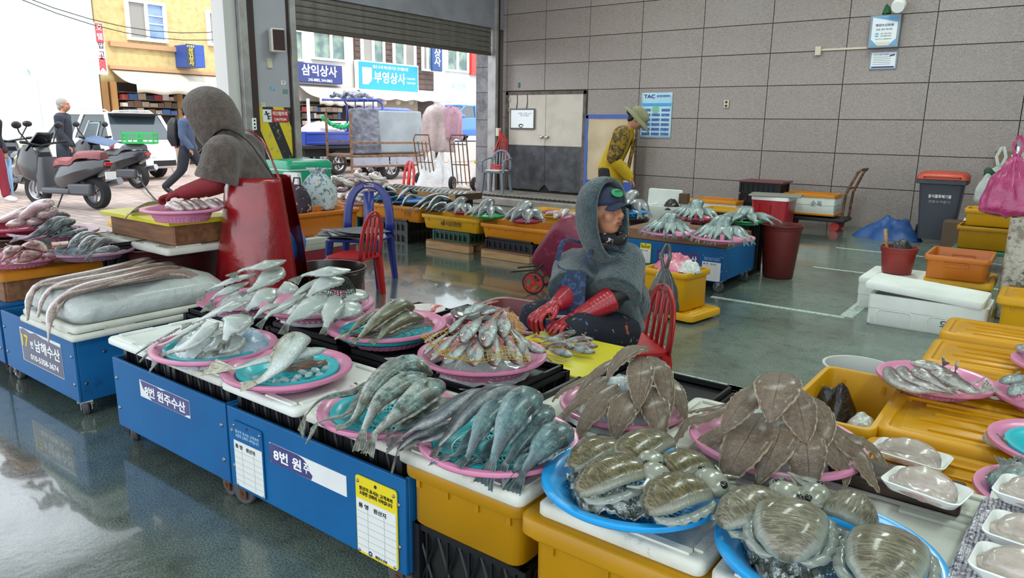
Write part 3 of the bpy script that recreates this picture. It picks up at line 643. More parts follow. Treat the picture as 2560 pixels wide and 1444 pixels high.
s1 = scooter('large black scooter with a dusty red seat and cream headlight', ((a.x+b.x)/2, (a.y+b.y)/2, 0), atan2(d.y, d.x), PKS, (M('visor_smoke', '#2c3036', .1, coat=.6), .3), 0)
s2 = scooter('black scooter with a clear windscreen carrying a green crate', (-16.6, 7.5, 0), atan2(d.y, d.x)+.05, GRS, (M('screen_clear', '#dfe8ea', .05, trans=.9), .5), 0)
s3 = scooter('black scooter with tall mirrors at the left edge of the street', (-16.2, 5.6, 0), atan2(d.y, d.x)-.3, GRS, None, 0)
text('SYM', .07, (-.2, .21, .55), INK, s3, (pi/2, 0, pi))
cv = MB().grid(lambda a, b: V((.45-.75*a, -.32+.64*b, 1.0-.12*a-.1*(2*b-1)**2+.02*noise.noise(V((a*5, b*5, 3))))), 16, 12)
o = obj('scooter_cover', cv, M('cover_blue', '#4f617f', .6), None, smooth=60, solid=.006); o.location = s2.location+V((0, 0, .1)); o.rotation_euler.z = s2.rotation_euler.z; tag(o, 'blue cloth thrown over the handlebar of the scooter with green crate', 'cloth')
GRNP = M('crate_green', '#2fa85a', .45)
def slot_crate(mat, w_, d_, h, name='slotted_crate', nslot=6, rows=2):
    mb = MB(); t = .012
    mb.box((0, 0, t/2), (w_, d_, t))
    for s in (-1, 1):
        for z, hh in ((h-.02, .04), (h*.5, .025), (.02, .04)):
            mb.box((0, s*(d_/2-t/2), z), (w_, t, hh)); mb.box((s*(w_/2-t/2), 0, z), (t, d_, hh))
        for k in range(nslot+1): mb.box((-w_/2+w_*k/nslot*.98+.005, s*(d_/2-t/2), h/2), (.022, t*.9, h-.02))
        m_ = max(2, int(nslot*d_/w_))
        for k in range(m_+1): mb.box((s*(w_/2-t/2), -d_/2+d_*k/m_*.98+.005, h/2), (t*.9, .022, h-.02))
    return mb
gc = thing('green_crate', 'bright green slotted crate strapped on the scooter rear rack', 'crate', tuple(s2.matrix_basis @ V((-.78, 0, .95))), s2.rotation_euler.z+.5)
obj('crate_body', slot_crate(GRNP, .62, .42, .24), GRNP, gc, smooth=0); obj('divider', MB().box((0, 0, .12), (.012, .4, .22)), GRNP, gc, smooth=0)
# ================================================================ STALL FURNITURE: carts, crates, lids, totes, baskets
def dirty_plastic(name, c, c2, rough=.35, dirt='#2e2413', amt=(.66, .78), sc=7, coat=.05, spec=.35):
    return M(name, c, rough, nz=(2.2, c2, .35, .7), dirt=(sc, dirt, *amt), coat=coat, spec=spec)
BLUEP = dirty_plastic('cart_blue_plastic', '#0d6099', '#0b5085', .5, '#0d2f50', (.6, .8), 5, 0, .3)
YELT = dirty_plastic('tote_yellow', '#b07f04', '#a07302', .35, '#3a2f12', (.68, .76), 6)
YEL2 = M('tote_bright_yellow', '#cf9a0e', .4, nz=(2, '#c08d0a', .4, .7), spec=.35)
YELO = M('tote_orange_yellow', '#c77d0f', .4, nz=(2, '#b8700b', .4, .7), spec=.35)
ORNG = M('tote_orange', '#c46f18', .38, nz=(2, '#b66413', .4, .7), coat=.1)
STYR = M('styrofoam', '#e4e8e3', .75, nz=(3, '#d3d8d2', .4, .75), dirt=(11, '#8f9183', .66, .82), bump=(90, .15))
STYD = M('styrofoam_dirty', '#d5d6cc', .75, nz=(4, '#bfc0b4', .4, .7), dirt=(12, '#5f6152', .62, .78), bump=(70, .25))
BLKC = M('crate_black', '#15161a', .4, spec=.4)
BOLT = M('bolt_steel', '#8d9093', .35, .9); RUSTY = M('rust_iron', '#5d4030', .7, .4, nz=(20, '#8a6a4e', .45, .65))
WOODB = M('wood_brown', '#8a5f3f', .6, nz=(4, '#63412a', .35, .7), stretch=(1, 8, 8), bump=(12, .2))
WOODL = M('wood_pale', '#b89468', .65, nz=(4, '#94714b', .35, .7), stretch=(1, 8, 8), bump=(12, .2))
WOODD = M('wood_dark_wet', '#4a3626', .35, nz=(5, '#2c1f16', .35, .65), stretch=(1.2, 14, 14), bump=(20, .3), coat=.3)
NAVY = M('label_navy', '#37376f', .4, nz=(4, '#45457d', .4, .7)); WHT = M('label_white', '#e3e5e4', .5, nz=(3, '#cfd3d3', .45, .7)); YLB = M('label_yellow', '#e0cb1e', .45)
PAPER = M('price_paper', '#dcdedb', .5, dirt=(5, '#a08a63', .6, .85))
def caster(par, x, y, zt, rz=0, rusty=False):
    mt = RUSTY if rusty else BOLT; r = .05
    c = obj('caster', MB().box((0, 0, zt-.006), (.07, .07, .012)).cyl((0, 0, zt-.025), (0, 0, zt-.008), .022).box((-.012, .024, zt-.035), (.03, .004, .05)).box((-.012, -.024, zt-.035), (.03, .004, .05)).cyl((-.02, -.03, r), (-.02, .03, r), .008), mt, par, loc=(x, y, 0), rz=rz)
    w_ = obj('wheel', MB().lathe([(.012, -.014), (r*.9, -.015), (r, -.009), (r, .009), (r*.9, .015), (.012, .014)], 24, caps=True), M('caster_rubber', '#4a4b4d', .6), c, loc=(-.02, 0, r)); w_.rotation_euler.x = pi/2
def cart(label, x0, x1, y0, y1, z0=.085, z1=.41, castz=.09, rusty=True):
    r = thing('market_cart', label, 'cart', ((x0+x1)/2, y0, 0)); w_ = x1-x0; d = y1-y0
    obj('front_panel', MB().box((0, .007, (z0+z1)/2), (w_, .014, z1-z0)), BLUEP, r, bevel=.003)
    obj('back_panel', MB().box((0, d-.007, (z0+z1)/2), (w_, .014, z1-z0)), BLUEP, r, bevel=.003)
    for s in (-1, 1): obj('side_panel', MB().box((s*(w_/2-.007), d/2, (z0+z1)/2), (.014, d-.03, z1-z0)), BLUEP, r, bevel=.003)
    obj('base_board', MB().box((0, d/2, z0+.01), (w_-.03, d-.03, .014)), BLUEP, r, smooth=0)
    for s in (-1, 1):
        for q in (.28, .72):
            z = z0+(z1-z0)*q
            obj('bolt', MB().lathe([(0, .007), (.006, .006), (.009, .002), (.009, 0)], 10, M4=Matrix.Rotation(pi/2, 4, 'X'), c=(s*(w_/2-.03), 0, z)), BOLT, r)
            obj('bolt', MB().lathe([(0, .007), (.006, .006), (.009, .002), (.009, 0)], 10, M4=Matrix.Rotation(pi/2, 4, 'Y'), c=(w_/2, .04+.5*(q > .5)*.2, z)), BOLT, r)
    for s in (-1, 1):
        for y in (.045, d-.07): caster(r, s*(w_/2-.045), y, z0+.002, RN.uniform(-.6, .6), rusty)
    return r
YF = 1.40
c1 = cart('blue market cart with ice slab and eels on top, sign starting with yellow 17', -4.62, -3.71, YF, 2.3, rusty=False)
c2 = cart('blue market cart with torn sign reading 8번 원주수산', -3.305, -2.405, YF, 2.0)
c3 = cart('blue market cart with half blank sign and a yellow price board', -2.392, -1.447, YF, 2.0)
c0 = cart('blue market cart at the left edge, under the yellow lid of fish baskets', -5.62, -4.66, YF, 2.3)
def plate(par, x0, x1, z0, z1, mat, y=0, t=.002, name='sign_plate', cut=None):
    px = par.location.x
    if cut: return obj(name, MB().prism([(x0-px+(x1-x0)*a, z0+(z1-z0)*b) for a, b in cut], 0, t, Matrix.Translation((0, y, 0)) @ Matrix.Rotation(pi/2, 4, 'X')), mat, par, smooth=0)
    return obj(name, MB().box(((x0+x1)/2-px, y-t/2, (z0+z1)/2), (x1-x0, t, z1-z0)), mat, par, smooth=0)
def P4(tl, tr, bl, Y=YF): a, b, c = GY(*tl, Y), GY(*tr, Y), GY(*bl, Y); return a.x, b.x, c.z, a.z
# cart lettering
x0, x1, z0, z1 = P4((349, 947), (473, 1005), (352, 988)); wp = plate(c2, x0, x1, z0, z1, WHT)
plate(c2, x0, x1, z0, z1, NAVY, -.002, .001, 'sign_face', [(.02, .98), (.04, .8), (.07, .55), (.12, .35), (.2, .2), (.24, .02), (.9, .02), (.93, .1), (1, .18), (1, .98), (.55, .99), (.45, .9), (.36, .98)])
text('8번 원주수산', (z1-z0)*.56, ((x0+x1)/2-c2.location.x+.008, -.0035, (z0+z1)/2), INK, c2, bold=.022, fit=((x1-x0)*.82, (z1-z0)*.62))
x0, x1, z0, z1 = P4((674, 1104), (866, 1190), (676, 1151)); plate(c3, x0, x1, z0, z1, WHT)
plate(c3, x0, x1, z0, z1, NAVY, -.002, .001, 'sign_face', [(.0, .04), (.03, 0), (.56, .02), (.58, .25), (.54, .4), (.52, .7), (.47, .9), (.4, .99), (.02, 1), (0, .93)])
text('8번 원', (z1-z0)*.56, (x0+(x1-x0)*.25-c3.location.x, -.0035, (z0+z1)/2), INK, c3, bold=.022, fit=((x1-x0)*.38, (z1-z0)*.6))
text('주', (z1-z0)*.56, (x0+(x1-x0)*.505-c3.location.x, -.0035, (z0+z1)/2), INK, c3, bold=.022, fit=((x1-x0)*.07, (z1-z0)*.5))
x0, x1, z0, z1 = P4((49, 815), (151, 862), (64, 899)); plate(c1, x0, x1, z0, z1, WHT)
plate(c1, x0, x1, z0, z1, M('label_slate', '#4a4a62', .4, nz=(6, '#5c5a70', .4, .7)), -.002, .001, 'sign_face', [(.02, .02), (1, .02), (1, .9), (.6, .93), (.4, .99), (.28, .93), (.1, .99), (.02, .95)])
text('17', (z1-z0)*.4, (x0+(x1-x0)*.12-c1.location.x, -.0035, z0+(z1-z0)*.64), INKY, c1, bold=.02, fit=((x1-x0)*.17, (z1-z0)*.36))
text('번', (z1-z0)*.24, (x0+(x1-x0)*.29-c1.location.x, -.0035, z0+(z1-z0)*.58), INK, c1, bold=.02)
text('남해수산', (z1-z0)*.36, (x0+(x1-x0)*.67-c1.location.x, -.0035, z0+(z1-z0)*.63), INK, c1, bold=.02, fit=((x1-x0)*.6, (z1-z0)*.36))
text('010-5358-3674', (z1-z0)*.2, (x0+(x1-x0)*.56-c1.location.x, -.0035, z0+(z1-z0)*.22), INK, c1, bold=.02, fit=((x1-x0)*.68, (z1-z0)*.17))
def price_board(label, par, tl, tr, bl, head, ink, Y=YF, lines=('원산지 표시는 고객과의', '소중한 신뢰의 시작입니다'), hd=.3):
    x0, x1, z0, z1 = P4(tl, tr, bl, Y); w_, h = x1-x0, z1-z0
    o = thing('price_board', label, 'sign', ((x0+x1)/2, Y-.003, z0))
    obj('board', MB().prism([(p.x, p.y) for p in rrect(w_, h, .012, 0)], 0, .004, Matrix.Translation((0, 0, h/2)) @ Matrix.Rotation(pi/2, 4, 'X')), head, o, smooth=0)
    obj('paper', MB().box((0, -.005, h*(1-hd)/2+.006), (w_-.008, .0015, h*(1-hd)-.006)), PAPER, o, smooth=0)
    g = M('rule_grey', '#a9b0a6', .6)
    for k in range(1, 7): obj('rule', MB().box((0, -.0062, h*(1-hd)*k/8+.008), (w_-.012, .0008, .0012)), g, o, smooth=0)
    for s in (-.2, .2): obj('rule', MB().box((w_*s, -.0062, h*(1-hd)*.5), (.001, .0008, h*(1-hd)*.8)), g, o, smooth=0)
    for i, l in enumerate(lines): text(l, w_*.105, (0, -.0052, h*(.855-.06*i)), ink, o, bold=.01, fit=(w_*.8, h*.05))
    text('품 명', w_*.15, (-w_*.3, -.0065, h*(1-hd)*.91), BLK, o, bold=.012, fit=(w_*.24, h*.06)); text('원산지', w_*.13, (w_*.1, -.0065, h*(1-hd)*.91), BLK, o, bold=.012, fit=(w_*.3, h*.06))
    obj('hang_hole', MB().cyl((0, -.0052, h*.94), (0, -.0045, h*.94), .006), BLK, o)
    for s in (-1, 1):
        for z in (.04, .93): obj('screw', MB().ell((s*(w_/2-.012), -.005, h*z), (.006, .004, .006), 10, 6), BOLT, o)
    return o
price_board('rain stained blue topped price board on the left of the second 원주 cart', c3, (584, 1046), (657, 1076), (590, 1208), BLUEP, M('ink_pale', '#9fc3e0', .5))
pb = price_board('yellow topped price board screwed to the right end of a blue cart', c3, (892, 1181), (995, 1222), (893, 1370), YLB, BLK)
text('해양수산부', .012, (.02, -.0065, .012), BLK, pb); obj('emblem', MB().lathe([(.004, 0), (.009, 0), (.009, .001), (.004, .001), (.004, 0)], 16, M4=Matrix.Rotation(pi/2, 4, 'X'), c=(-.03, -.0055, .014)), INKB, pb)
# ---- generic boxes
def foam_lid(label, x0, x1, y0, y1, zt, th=.034, mat=STYR, rz=0, bars=True, cat='board', group=None):
    w_, d = x1-x0, y1-y0
    o = thing('styrofoam_board', label, cat, ((x0+x1)/2, (y0+y1)/2, zt-th), rz, group)
    obj('slab', MB().loft([rrect(w_-.012, d-.012, .02, 0), rrect(w_, d, .024, .006), rrect(w_, d, .024, th-.01), rrect(w_-.014, d-.014, .02, th-.002), rrect(w_-.05, d-.05, .02, th-.002), rrect(w_-.06, d-.06, .02, th-.005)]), mat, o, smooth=50)
    if bars:
        bm = [MB().box((0, 0, 0), (.15, .022, .008)).mesh('lid_rib', mat, 0), MB().box((0, 0, 0), (.022, .15, .008)).mesh('lid_rib', mat, 0)]
        for s in (-1, 1):
            for q in (-.24, .24):
                link('lid_rib', bm[0], o, (w_*q, s*(d/2-.03), th)); link('lid_rib', bm[1], o, (s*(w_/2-.03), d*q, th))
    return o
xs7 = [(-3.305, -2.858), (-2.852, -2.408), (-2.402, -1.952), (-1.93, -1.472), (-1.466, -1.008), (-.965, -.515), (-.497, -.02)]
wh = ['leftmost on the blue cart, white with a bare corner', 'second from the left on the blue carts, under the white fish basket', 'under the pink basket with one big fish', 'under the grey croaker basket, between cart and yellow tote', 'thick and dirty, on the front yellow tote, under the sea bass basket', 'under the left bright blue cuttlefish tray', 'under the right bright blue cuttlefish tray']
for i, ((a, b), t) in enumerate(zip(xs7, wh)):
    foam_lid('styrofoam lid '+t, a, b, 1.385+.01*(i % 2), 1.86 if i < 6 else 1.97, .508 if i < 4 else .512, .034 if i < 4 else .04, STYR if i in (0, 2) else STYD, group='styrofoam lids along the front row')
for i, (a, b, t) in enumerate([(-1.46, -.985, 'under the left pink tray of brown flatfish'), (-.95, -.49, 'under the left half of the larger brown flatfish tray'), (-.47, -.0, 'under the dark wet plank and its fillet tray'), ]):
    foam_lid('styrofoam lid '+t, a, b, 1.885 if i < 2 else 1.98, 2.36 if i < 2 else 2.16, .47 if i == 0 else .515, .034, STYD, group='styrofoam lids in the second row')
def mesh_crate(label, x0, x1, y0, y1, z0, z1, mat=BLKC, rz=0, group=None, diag=True, cat='crate', lid=True, name='plastic_crate'):
    w_, d, h = x1-x0, y1-y0, z1-z0
    o = thing(name, label, cat, ((x0+x1)/2, (y0+y1)/2, z0), rz, group)
    fr = MB(); t = .018
    for z in (t/2, h-t/2): 
        for s in (-1, 1): fr.box((0, s*(d/2-t/2), z), (w_, t, t)).box((s*(w_/2-t/2), 0, z), (t, d-2*t, t))
    for s in (-1, 1):
        for q in (-1, 1): fr.box((s*(w_/2-t/2), q*(d/2-t/2), h/2), (t*1.5, t*1.5, h))
    obj('frame', fr, mat, o, smooth=0)
    ln = MB(); n = max(3, int(w_/.07)); m_ = max(3, int(d/.07))
    for s in (-1, 1):
        y = s*(d/2-.012)
        for k in range(n):
            xa, xb = -w_/2+w_*k/n, -w_/2+w_*(k+1)/n
            if diag: ln.tube([(xa, y, .02), (xb, y, h-.02)], .0045, 4).tube([(xb, y, .02), (xa, y, h-.02)], .0045, 4)
            ln.box(((xa+xb)/2, y, h/2), (.02 if not diag else .006, .008, h-.03))
        x = s*(w_/2-.012)
        for k in range(m_):
            ya_, yb_ = -d/2+d*k/m_, -d/2+d*(k+1)/m_
            if diag: ln.tube([(x, ya_, .02), (x, yb_, h-.02)], .0045, 4).tube([(x, yb_, .02), (x, ya_, h-.02)], .0045, 4)
            ln.box((x, (ya_+yb_)/2, h/2), (.008, .02 if not diag else .006, h-.03))
    g = obj('lattice', ln, mat, o, smooth=0); g['kind'] = 'stuff'
    obj('liner', MB().box((0, 0, h/2), (w_-.045, d-.045, h-.03)), M('crate_shadow_black', '#0c0c0e', .6), o, smooth=0)  # near-black block stands in for the shade inside the crate
    if lid: obj('top_grate', slot_crate(mat, w_-.03, d-.03, .014, nslot=2), mat, o, smooth=0, loc=(0, 0, h-.016))
    return o
GB = 'black lattice crates under the front row'
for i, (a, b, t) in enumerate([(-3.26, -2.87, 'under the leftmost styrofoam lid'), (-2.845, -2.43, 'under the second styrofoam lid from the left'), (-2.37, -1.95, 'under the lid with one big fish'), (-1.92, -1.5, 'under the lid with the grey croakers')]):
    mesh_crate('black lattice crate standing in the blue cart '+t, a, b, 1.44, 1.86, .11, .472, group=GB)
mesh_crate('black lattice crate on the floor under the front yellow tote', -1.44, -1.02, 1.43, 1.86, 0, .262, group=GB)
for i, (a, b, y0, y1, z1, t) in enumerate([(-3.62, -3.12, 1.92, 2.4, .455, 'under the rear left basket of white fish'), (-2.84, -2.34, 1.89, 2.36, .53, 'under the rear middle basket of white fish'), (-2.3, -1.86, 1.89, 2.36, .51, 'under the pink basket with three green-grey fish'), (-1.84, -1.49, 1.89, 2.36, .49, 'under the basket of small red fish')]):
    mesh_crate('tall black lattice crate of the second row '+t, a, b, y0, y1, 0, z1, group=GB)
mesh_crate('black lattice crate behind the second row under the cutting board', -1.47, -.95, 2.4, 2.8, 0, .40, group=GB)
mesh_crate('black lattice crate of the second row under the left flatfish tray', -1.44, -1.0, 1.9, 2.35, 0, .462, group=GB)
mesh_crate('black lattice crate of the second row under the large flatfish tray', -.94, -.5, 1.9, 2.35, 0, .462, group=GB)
def tote(label, cx, cy, z0, w_, d, h, mat, rz=0, lid=None, group=None, ribs=3, handle=False, name='tote_box', cat='tote', r=.035):
    o = thing(name, label, cat, (cx, cy, z0), rz, group); a, b = w_*.9, d*.9
    obj('body', MB().loft([rrect(a-.02, b-.02, r, 0), rrect(a, b, r, .012), rrect(w_-.045, d-.045, r, h-.045), rrect(w_-.004, d-.004, r+.01, h-.042), rrect(w_, d, r+.01, h-.038), rrect(w_, d, r+.01, h-.005), rrect(w_-.006, d-.006, r+.01, h), rrect(w_-.042, d-.042, r, h), rrect(w_-.05, d-.05, r, h-.01), rrect(a-.012, b-.012, r, .014)]), mat, o, smooth=50)
    if ribs:
        ml = MB().box((0, 0, 0), (.014, .016, .035)).mesh('rib', mat, 0); m2 = MB().box((0, 0, 0), (.016, .014, .035)).mesh('rib', mat, 0)
        for s in (-1, 1):
            for k in range(ribs): link('rib', ml, o, ((k-(ribs-1)/2)*w_/(ribs+.2)*1.05, s*(d/2-.024), h-.058))
            for k in range(max(2, ribs-1)): link('rib', m2, o, (s*(w_/2-.024), (k-(max(2, ribs-1)-1)/2)*d/(ribs), h-.058))
    if handle:
        for s in (-1, 1):
            hb = MB(); 
            for zz, ww, hh in ((h*.72, .16, .012), (h*.58, .16, .012)): hb.box((0, s*(d/2-.026), zz), (ww, .02, hh))
            for xx in (-.08, .08): hb.box((xx, s*(d/2-.026), h*.65), (.012, .02, h*.16))
            obj('handle', hb, mat, o, bevel=.003)
    if lid: tote_lid(o, w_, d, h, lid)
    return o
def tote_lid(o, w_, d, z, mat, name='lid', ridges=4):
    mb = MB().loft([rrect(w_+.004, d+.004, .04, z-.03), rrect(w_+.022, d+.022, .045, z-.028), rrect(w_+.022, d+.022, .045, z+.012), rrect(w_+.006, d+.006, .04, z+.022), rrect(w_-.05, d-.05, .03, z+.022), rrect(w_-.062, d-.062, .03, z+.012), rrect(w_-.11, d-.11, .02, z+.012), rrect(w_-.12, d-.12, .02, z+.018)])
    l = obj(name, mb, mat, o, smooth=50)
    ml = MB().box((0, 0, 0), (w_*.62, .012, .008)).mesh('ridge', mat, 0)
    for k in range(ridges): link('ridge', ml, l, (0.02*((-1)**k), (k-(ridges-1)/2)*d*.2, z+.021))
    return l
YT = 'yellow plastic totes of the front row'
tote('front yellow tote with black grime below its rim, between cart and cuttlefish', -1.235, 1.625, .265, .45, .46, .207, YELT, group=YT, ribs=4)
tote('front yellow tote with lid under the left cuttlefish tray', -.755, 1.63, .0, .49, .5, .45, YELT, lid=YELT, group=YT)
tote('yellow tote with lid at the bottom edge under the right cuttlefish tray', -.235, 1.63, .0, .49, .5, .44, YELT, lid=YELT, group=YT)
# ---- round colanders
def colander(mat, R, h=.075, solid=.0022, holes=True, plate_=False, n=96):
    mb = MB(); rb = R*.66
    prof = [(R-.002, h-.012), (R+.004, h-.006), (R+.002, h+.003), (R-.01, h+.004), (R-.028, h-.004), (R-.045, h-.018), (R-.055, h-.026)]
    m_ = 9; r0, z0 = R-.055, h-.026
    for k in range(1, m_+1):
        t = k/m_; prof.append((r0+(rb-r0)*t, z0+(.006-z0)*(t**.8)))
    base = [(rb*(1-k/8), .004) for k in range(1, 8)]
    allp = prof+base+[(.004, .004)]
    L0 = len(prof)-m_-1
    def skip(j, k):
        if not holes: return False
        if L0 < j < len(prof)-1: return (j % 2 == 0) and k % 2 == 0 and (k % 24 > 1)
        if j >= len(prof): return j % 2 == 0 and k % 2 == 0 and j < len(allp)-2
        return False
    mb.lathe(allp, n, skip=skip); return mb
COLM = {}
PINK = M('basket_pink', '#d889ac', .32, coat=.2, nz=(3, '#cc7b9f', .4, .7)); CYAN = M('basket_cyan', '#1fb4bf', .35, coat=.2); SKYB = M('tray_blue', '#1f9ee6', .3, coat=.25)
MAUV = M('basket_mauve', '#b98aa4', .35, coat=.2); RDPL = M('plate_red', '#a93b52', .35, coat=.2); GRPL = M('plate_green', '#2fa45c', .35, coat=.2); BLPL = M('plate_blue', '#2b78b8', .35, coat=.2)
def basket(label, L_, R_, z, mat, inner=None, holes=True, h=.055, group=None, name='round_basket', D=None, c=None, tilt=None):
    a, b = G(L_[0], L_[1], z), G(R_[0], R_[1], z); ctr = (a+b)/2; d = D or (a-b).length
    if c: ctr = V(c)
    v = V((ctr.x, ctr.y, 0)).normalized(); rad_ = d/2
    if not c: ctr = ctr+v*.02*rad_
    key = (mat.name, round(rad_, 2), holes, h)
    if key not in COLM:
        COLM[key] = colander(mat, round(rad_, 2), h, holes=holes).mesh('basket_shell', mat, 60)
    o = tag(link(name, COLM[key], None, (ctr.x, ctr.y, z-h), RN.uniform(0, 6)), label, 'basket', group)
    s = o.modifiers.new('s', 'SOLIDIFY'); s.thickness = .003; s.offset = 0
    if tilt: o.rotation_euler = tilt
    if inner:
        ki = (inner.name, round(rad_*.79, 2), 'in')
        if ki not in COLM: COLM[ki] = colander(inner, round(rad_*.79, 2), .03, n=80).mesh('basket_shell', inner, 60)
        i = tag(link('inner_sieve', COLM[ki], None, (ctr.x, ctr.y, z-h+.018), RN.uniform(0, 6)), inner.name.split('_')[1]+' sieve inside the '+' '.join(label.split()[:11]), 'sieve')
        s = i.modifiers.new('s', 'SOLIDIFY'); s.thickness = .003; s.offset = 0
    return o
BK = {}
PB = 'pink round baskets of the front stall'
BK['wf1'] = basket('pink basket heaped with white flatfish on the leftmost lids', (370, 880), (692, 845), .565, PINK, CYAN)
BK['green'] = basket('pink basket holding one large pale fish over another, ice and brown net', (552, 930), (880, 905), .56, PINK, CYAN)
BK['croak'] = basket('pink basket of long mottled grey croakers on the front row', (792, 1035), (1140, 1005), .555, PINK, CYAN)
BK['bream'] = basket('pink basket of shiny teal sea bass above the yellow tote', (1045, 1110), (1440, 1080), .56, PINK, CYAN)
BK['flat1'] = basket('pink tray of nine brown tongue-shaped flatfish before the seated woman', (1402, 1000), (1715, 1015), .535, PINK, h=0.062)
BK['flat2'] = basket('larger pink tray of brown flatfish in the right middle', (1725, 1085), (2160, 1110), .575, PINK, h=0.058)
BK['green2'] = basket('pink basket with three smooth green-grey fish on black crates', (813, 825), (1107, 795), .59, PINK, CYAN, h=0.078)
BK['red'] = basket('pink basket piled with small red big-eyed fish', (1047, 885), (1362, 880), .575, PINK, h=0.083)
BK['wfb'] = basket('pink basket of white flatfish at the rear left by the dark red tub', (500, 745), (730, 745), .535, PINK, h=0.078)
BK['wfm'] = basket('pink basket of white flatfish with a dark net, beside the red chair leg', (650, 770), (930, 745), .61, PINK, h=0.078)
BK['blue1'] = basket('bright blue tray with five striped cuttlefish, the left one', (1356, 1180), (1817, 1225), .565, SKYB, h=.055)
BK['blue2'] = basket('bright blue tray with pale cuttlefish at the bottom edge, the right one', (1785, 1330), (2370, 1420), .565, SKYB, h=.055)
# long dark plank and second board under the big flatfish tray
a = G(2060, 1185, .535); b = G(2405, 1262, .535)
tag(obj('wet_plank', MB().box(((a.x+b.x)/2-.05, 2.035, .539), (b.x-a.x+.1, .13, .046)), WOODD, None, bevel=.008, seg=2), 'dark wet wooden plank carrying the middle fillet tray', 'plank')
bb = foam_lid('thick dirty white board under the right end of the dark plank', .03, .11, 1.4, 2.3, .51, .04, STYR, bars=False)
# ================================================================ FISH
def fishskin(name, back, side, belly, spot=None, spots=(20, .55, .68), rough=.28, metal=.15, scales=1.0, gill=.24, coat=.45, irid=None, br=(.3, .55, .8), lat=0, mott=.85):
    m, t, b, N, L = newmat(name); tc = N.new('ShaderNodeTexCoord'); sx = N.new('ShaderNodeSeparateXYZ'); L.new(tc.outputs['UV'], sx.inputs[0])
    def mth(op, a, c_=None):
        q = N.new('ShaderNodeMath'); q.operation = op
        for i, val in enumerate((a, c_)):
            if val is None: continue
            if isinstance(val, (int, float)): q.inputs[i].default_value = val
            else: L.new(val, q.inputs[i])
        return q.outputs[0]
    u, v = sx.outputs[0], sx.outputs[1]
    n = ntex(N, L, 30, 4, .6); vv = mth('ADD', v, mth('MULTIPLY', mth('SUBTRACT', n, .5), .28))
    c = ramp(N, L, vv, [(br[0], lin(belly)), (br[1], lin(side)), (br[2], lin(back))])
    if irid: c = mixc(N, L, ramp(N, L, ntex(N, L, 14, 3), [(.42, (0, 0, 0, 1)), (.62, (.6, .6, .6, 1))]), c, lin(irid))
    if spot: c = mixc(N, L, ramp(N, L, ntex(N, L, spots[0], 6, .65), [(spots[1], (0, 0, 0, 1)), (spots[2], (.8, .8, .8, 1))]), c, lin(spot))
    if gill:
        arc = mth('SUBTRACT', u, mth('SUBTRACT', gill, mth('MULTIPLY', mth('POWER', mth('SUBTRACT', v, .45), 2), .5)))
        ln = mth('LESS_THAN', mth('ABSOLUTE', arc), .007); c = mixc(N, L, mth('MULTIPLY', ln, .6), c, lin('#2a2622'))
    c = mixc(N, L, mott, c, ramp(N, L, ntex(N, L, 95, 5, .7), [(.3, (.42, .42, .42, 1)), (.55, (1, 1, 1, 1)), (.75, (1.25, 1.25, 1.25, 1))]), 'MULTIPLY')
    if lat: c = mixc(N, L, mth('MULTIPLY', mth('LESS_THAN', mth('ABSOLUTE', mth('SUBTRACT', v, .52)), .018), lat), c, lin('#1f1c18'))
    L.new(c, b.inputs['Base Color']); b.inputs['Roughness'].default_value = rough; b.inputs['Metallic'].default_value = metal
    b.inputs['Coat Weight'].default_value = coat; b.inputs['Coat Roughness'].default_value = .2
    if scales:
        mp = N.new('ShaderNodeMapping'); mp.inputs['Scale'].default_value = (58, 34, 1); L.new(tc.outputs['UV'], mp.inputs[0])
        vo = N.new('ShaderNodeTexVoronoi'); vo.inputs['Scale'].default_value = 1; L.new(mp.outputs[0], vo.inputs['Vector'])
        bumpn(N, L, b, vo.outputs['Distance'], .35*scales, .004)
    else: bumpn(N, L, b, ntex(N, L, 55, 4), .25, .004)
    return m
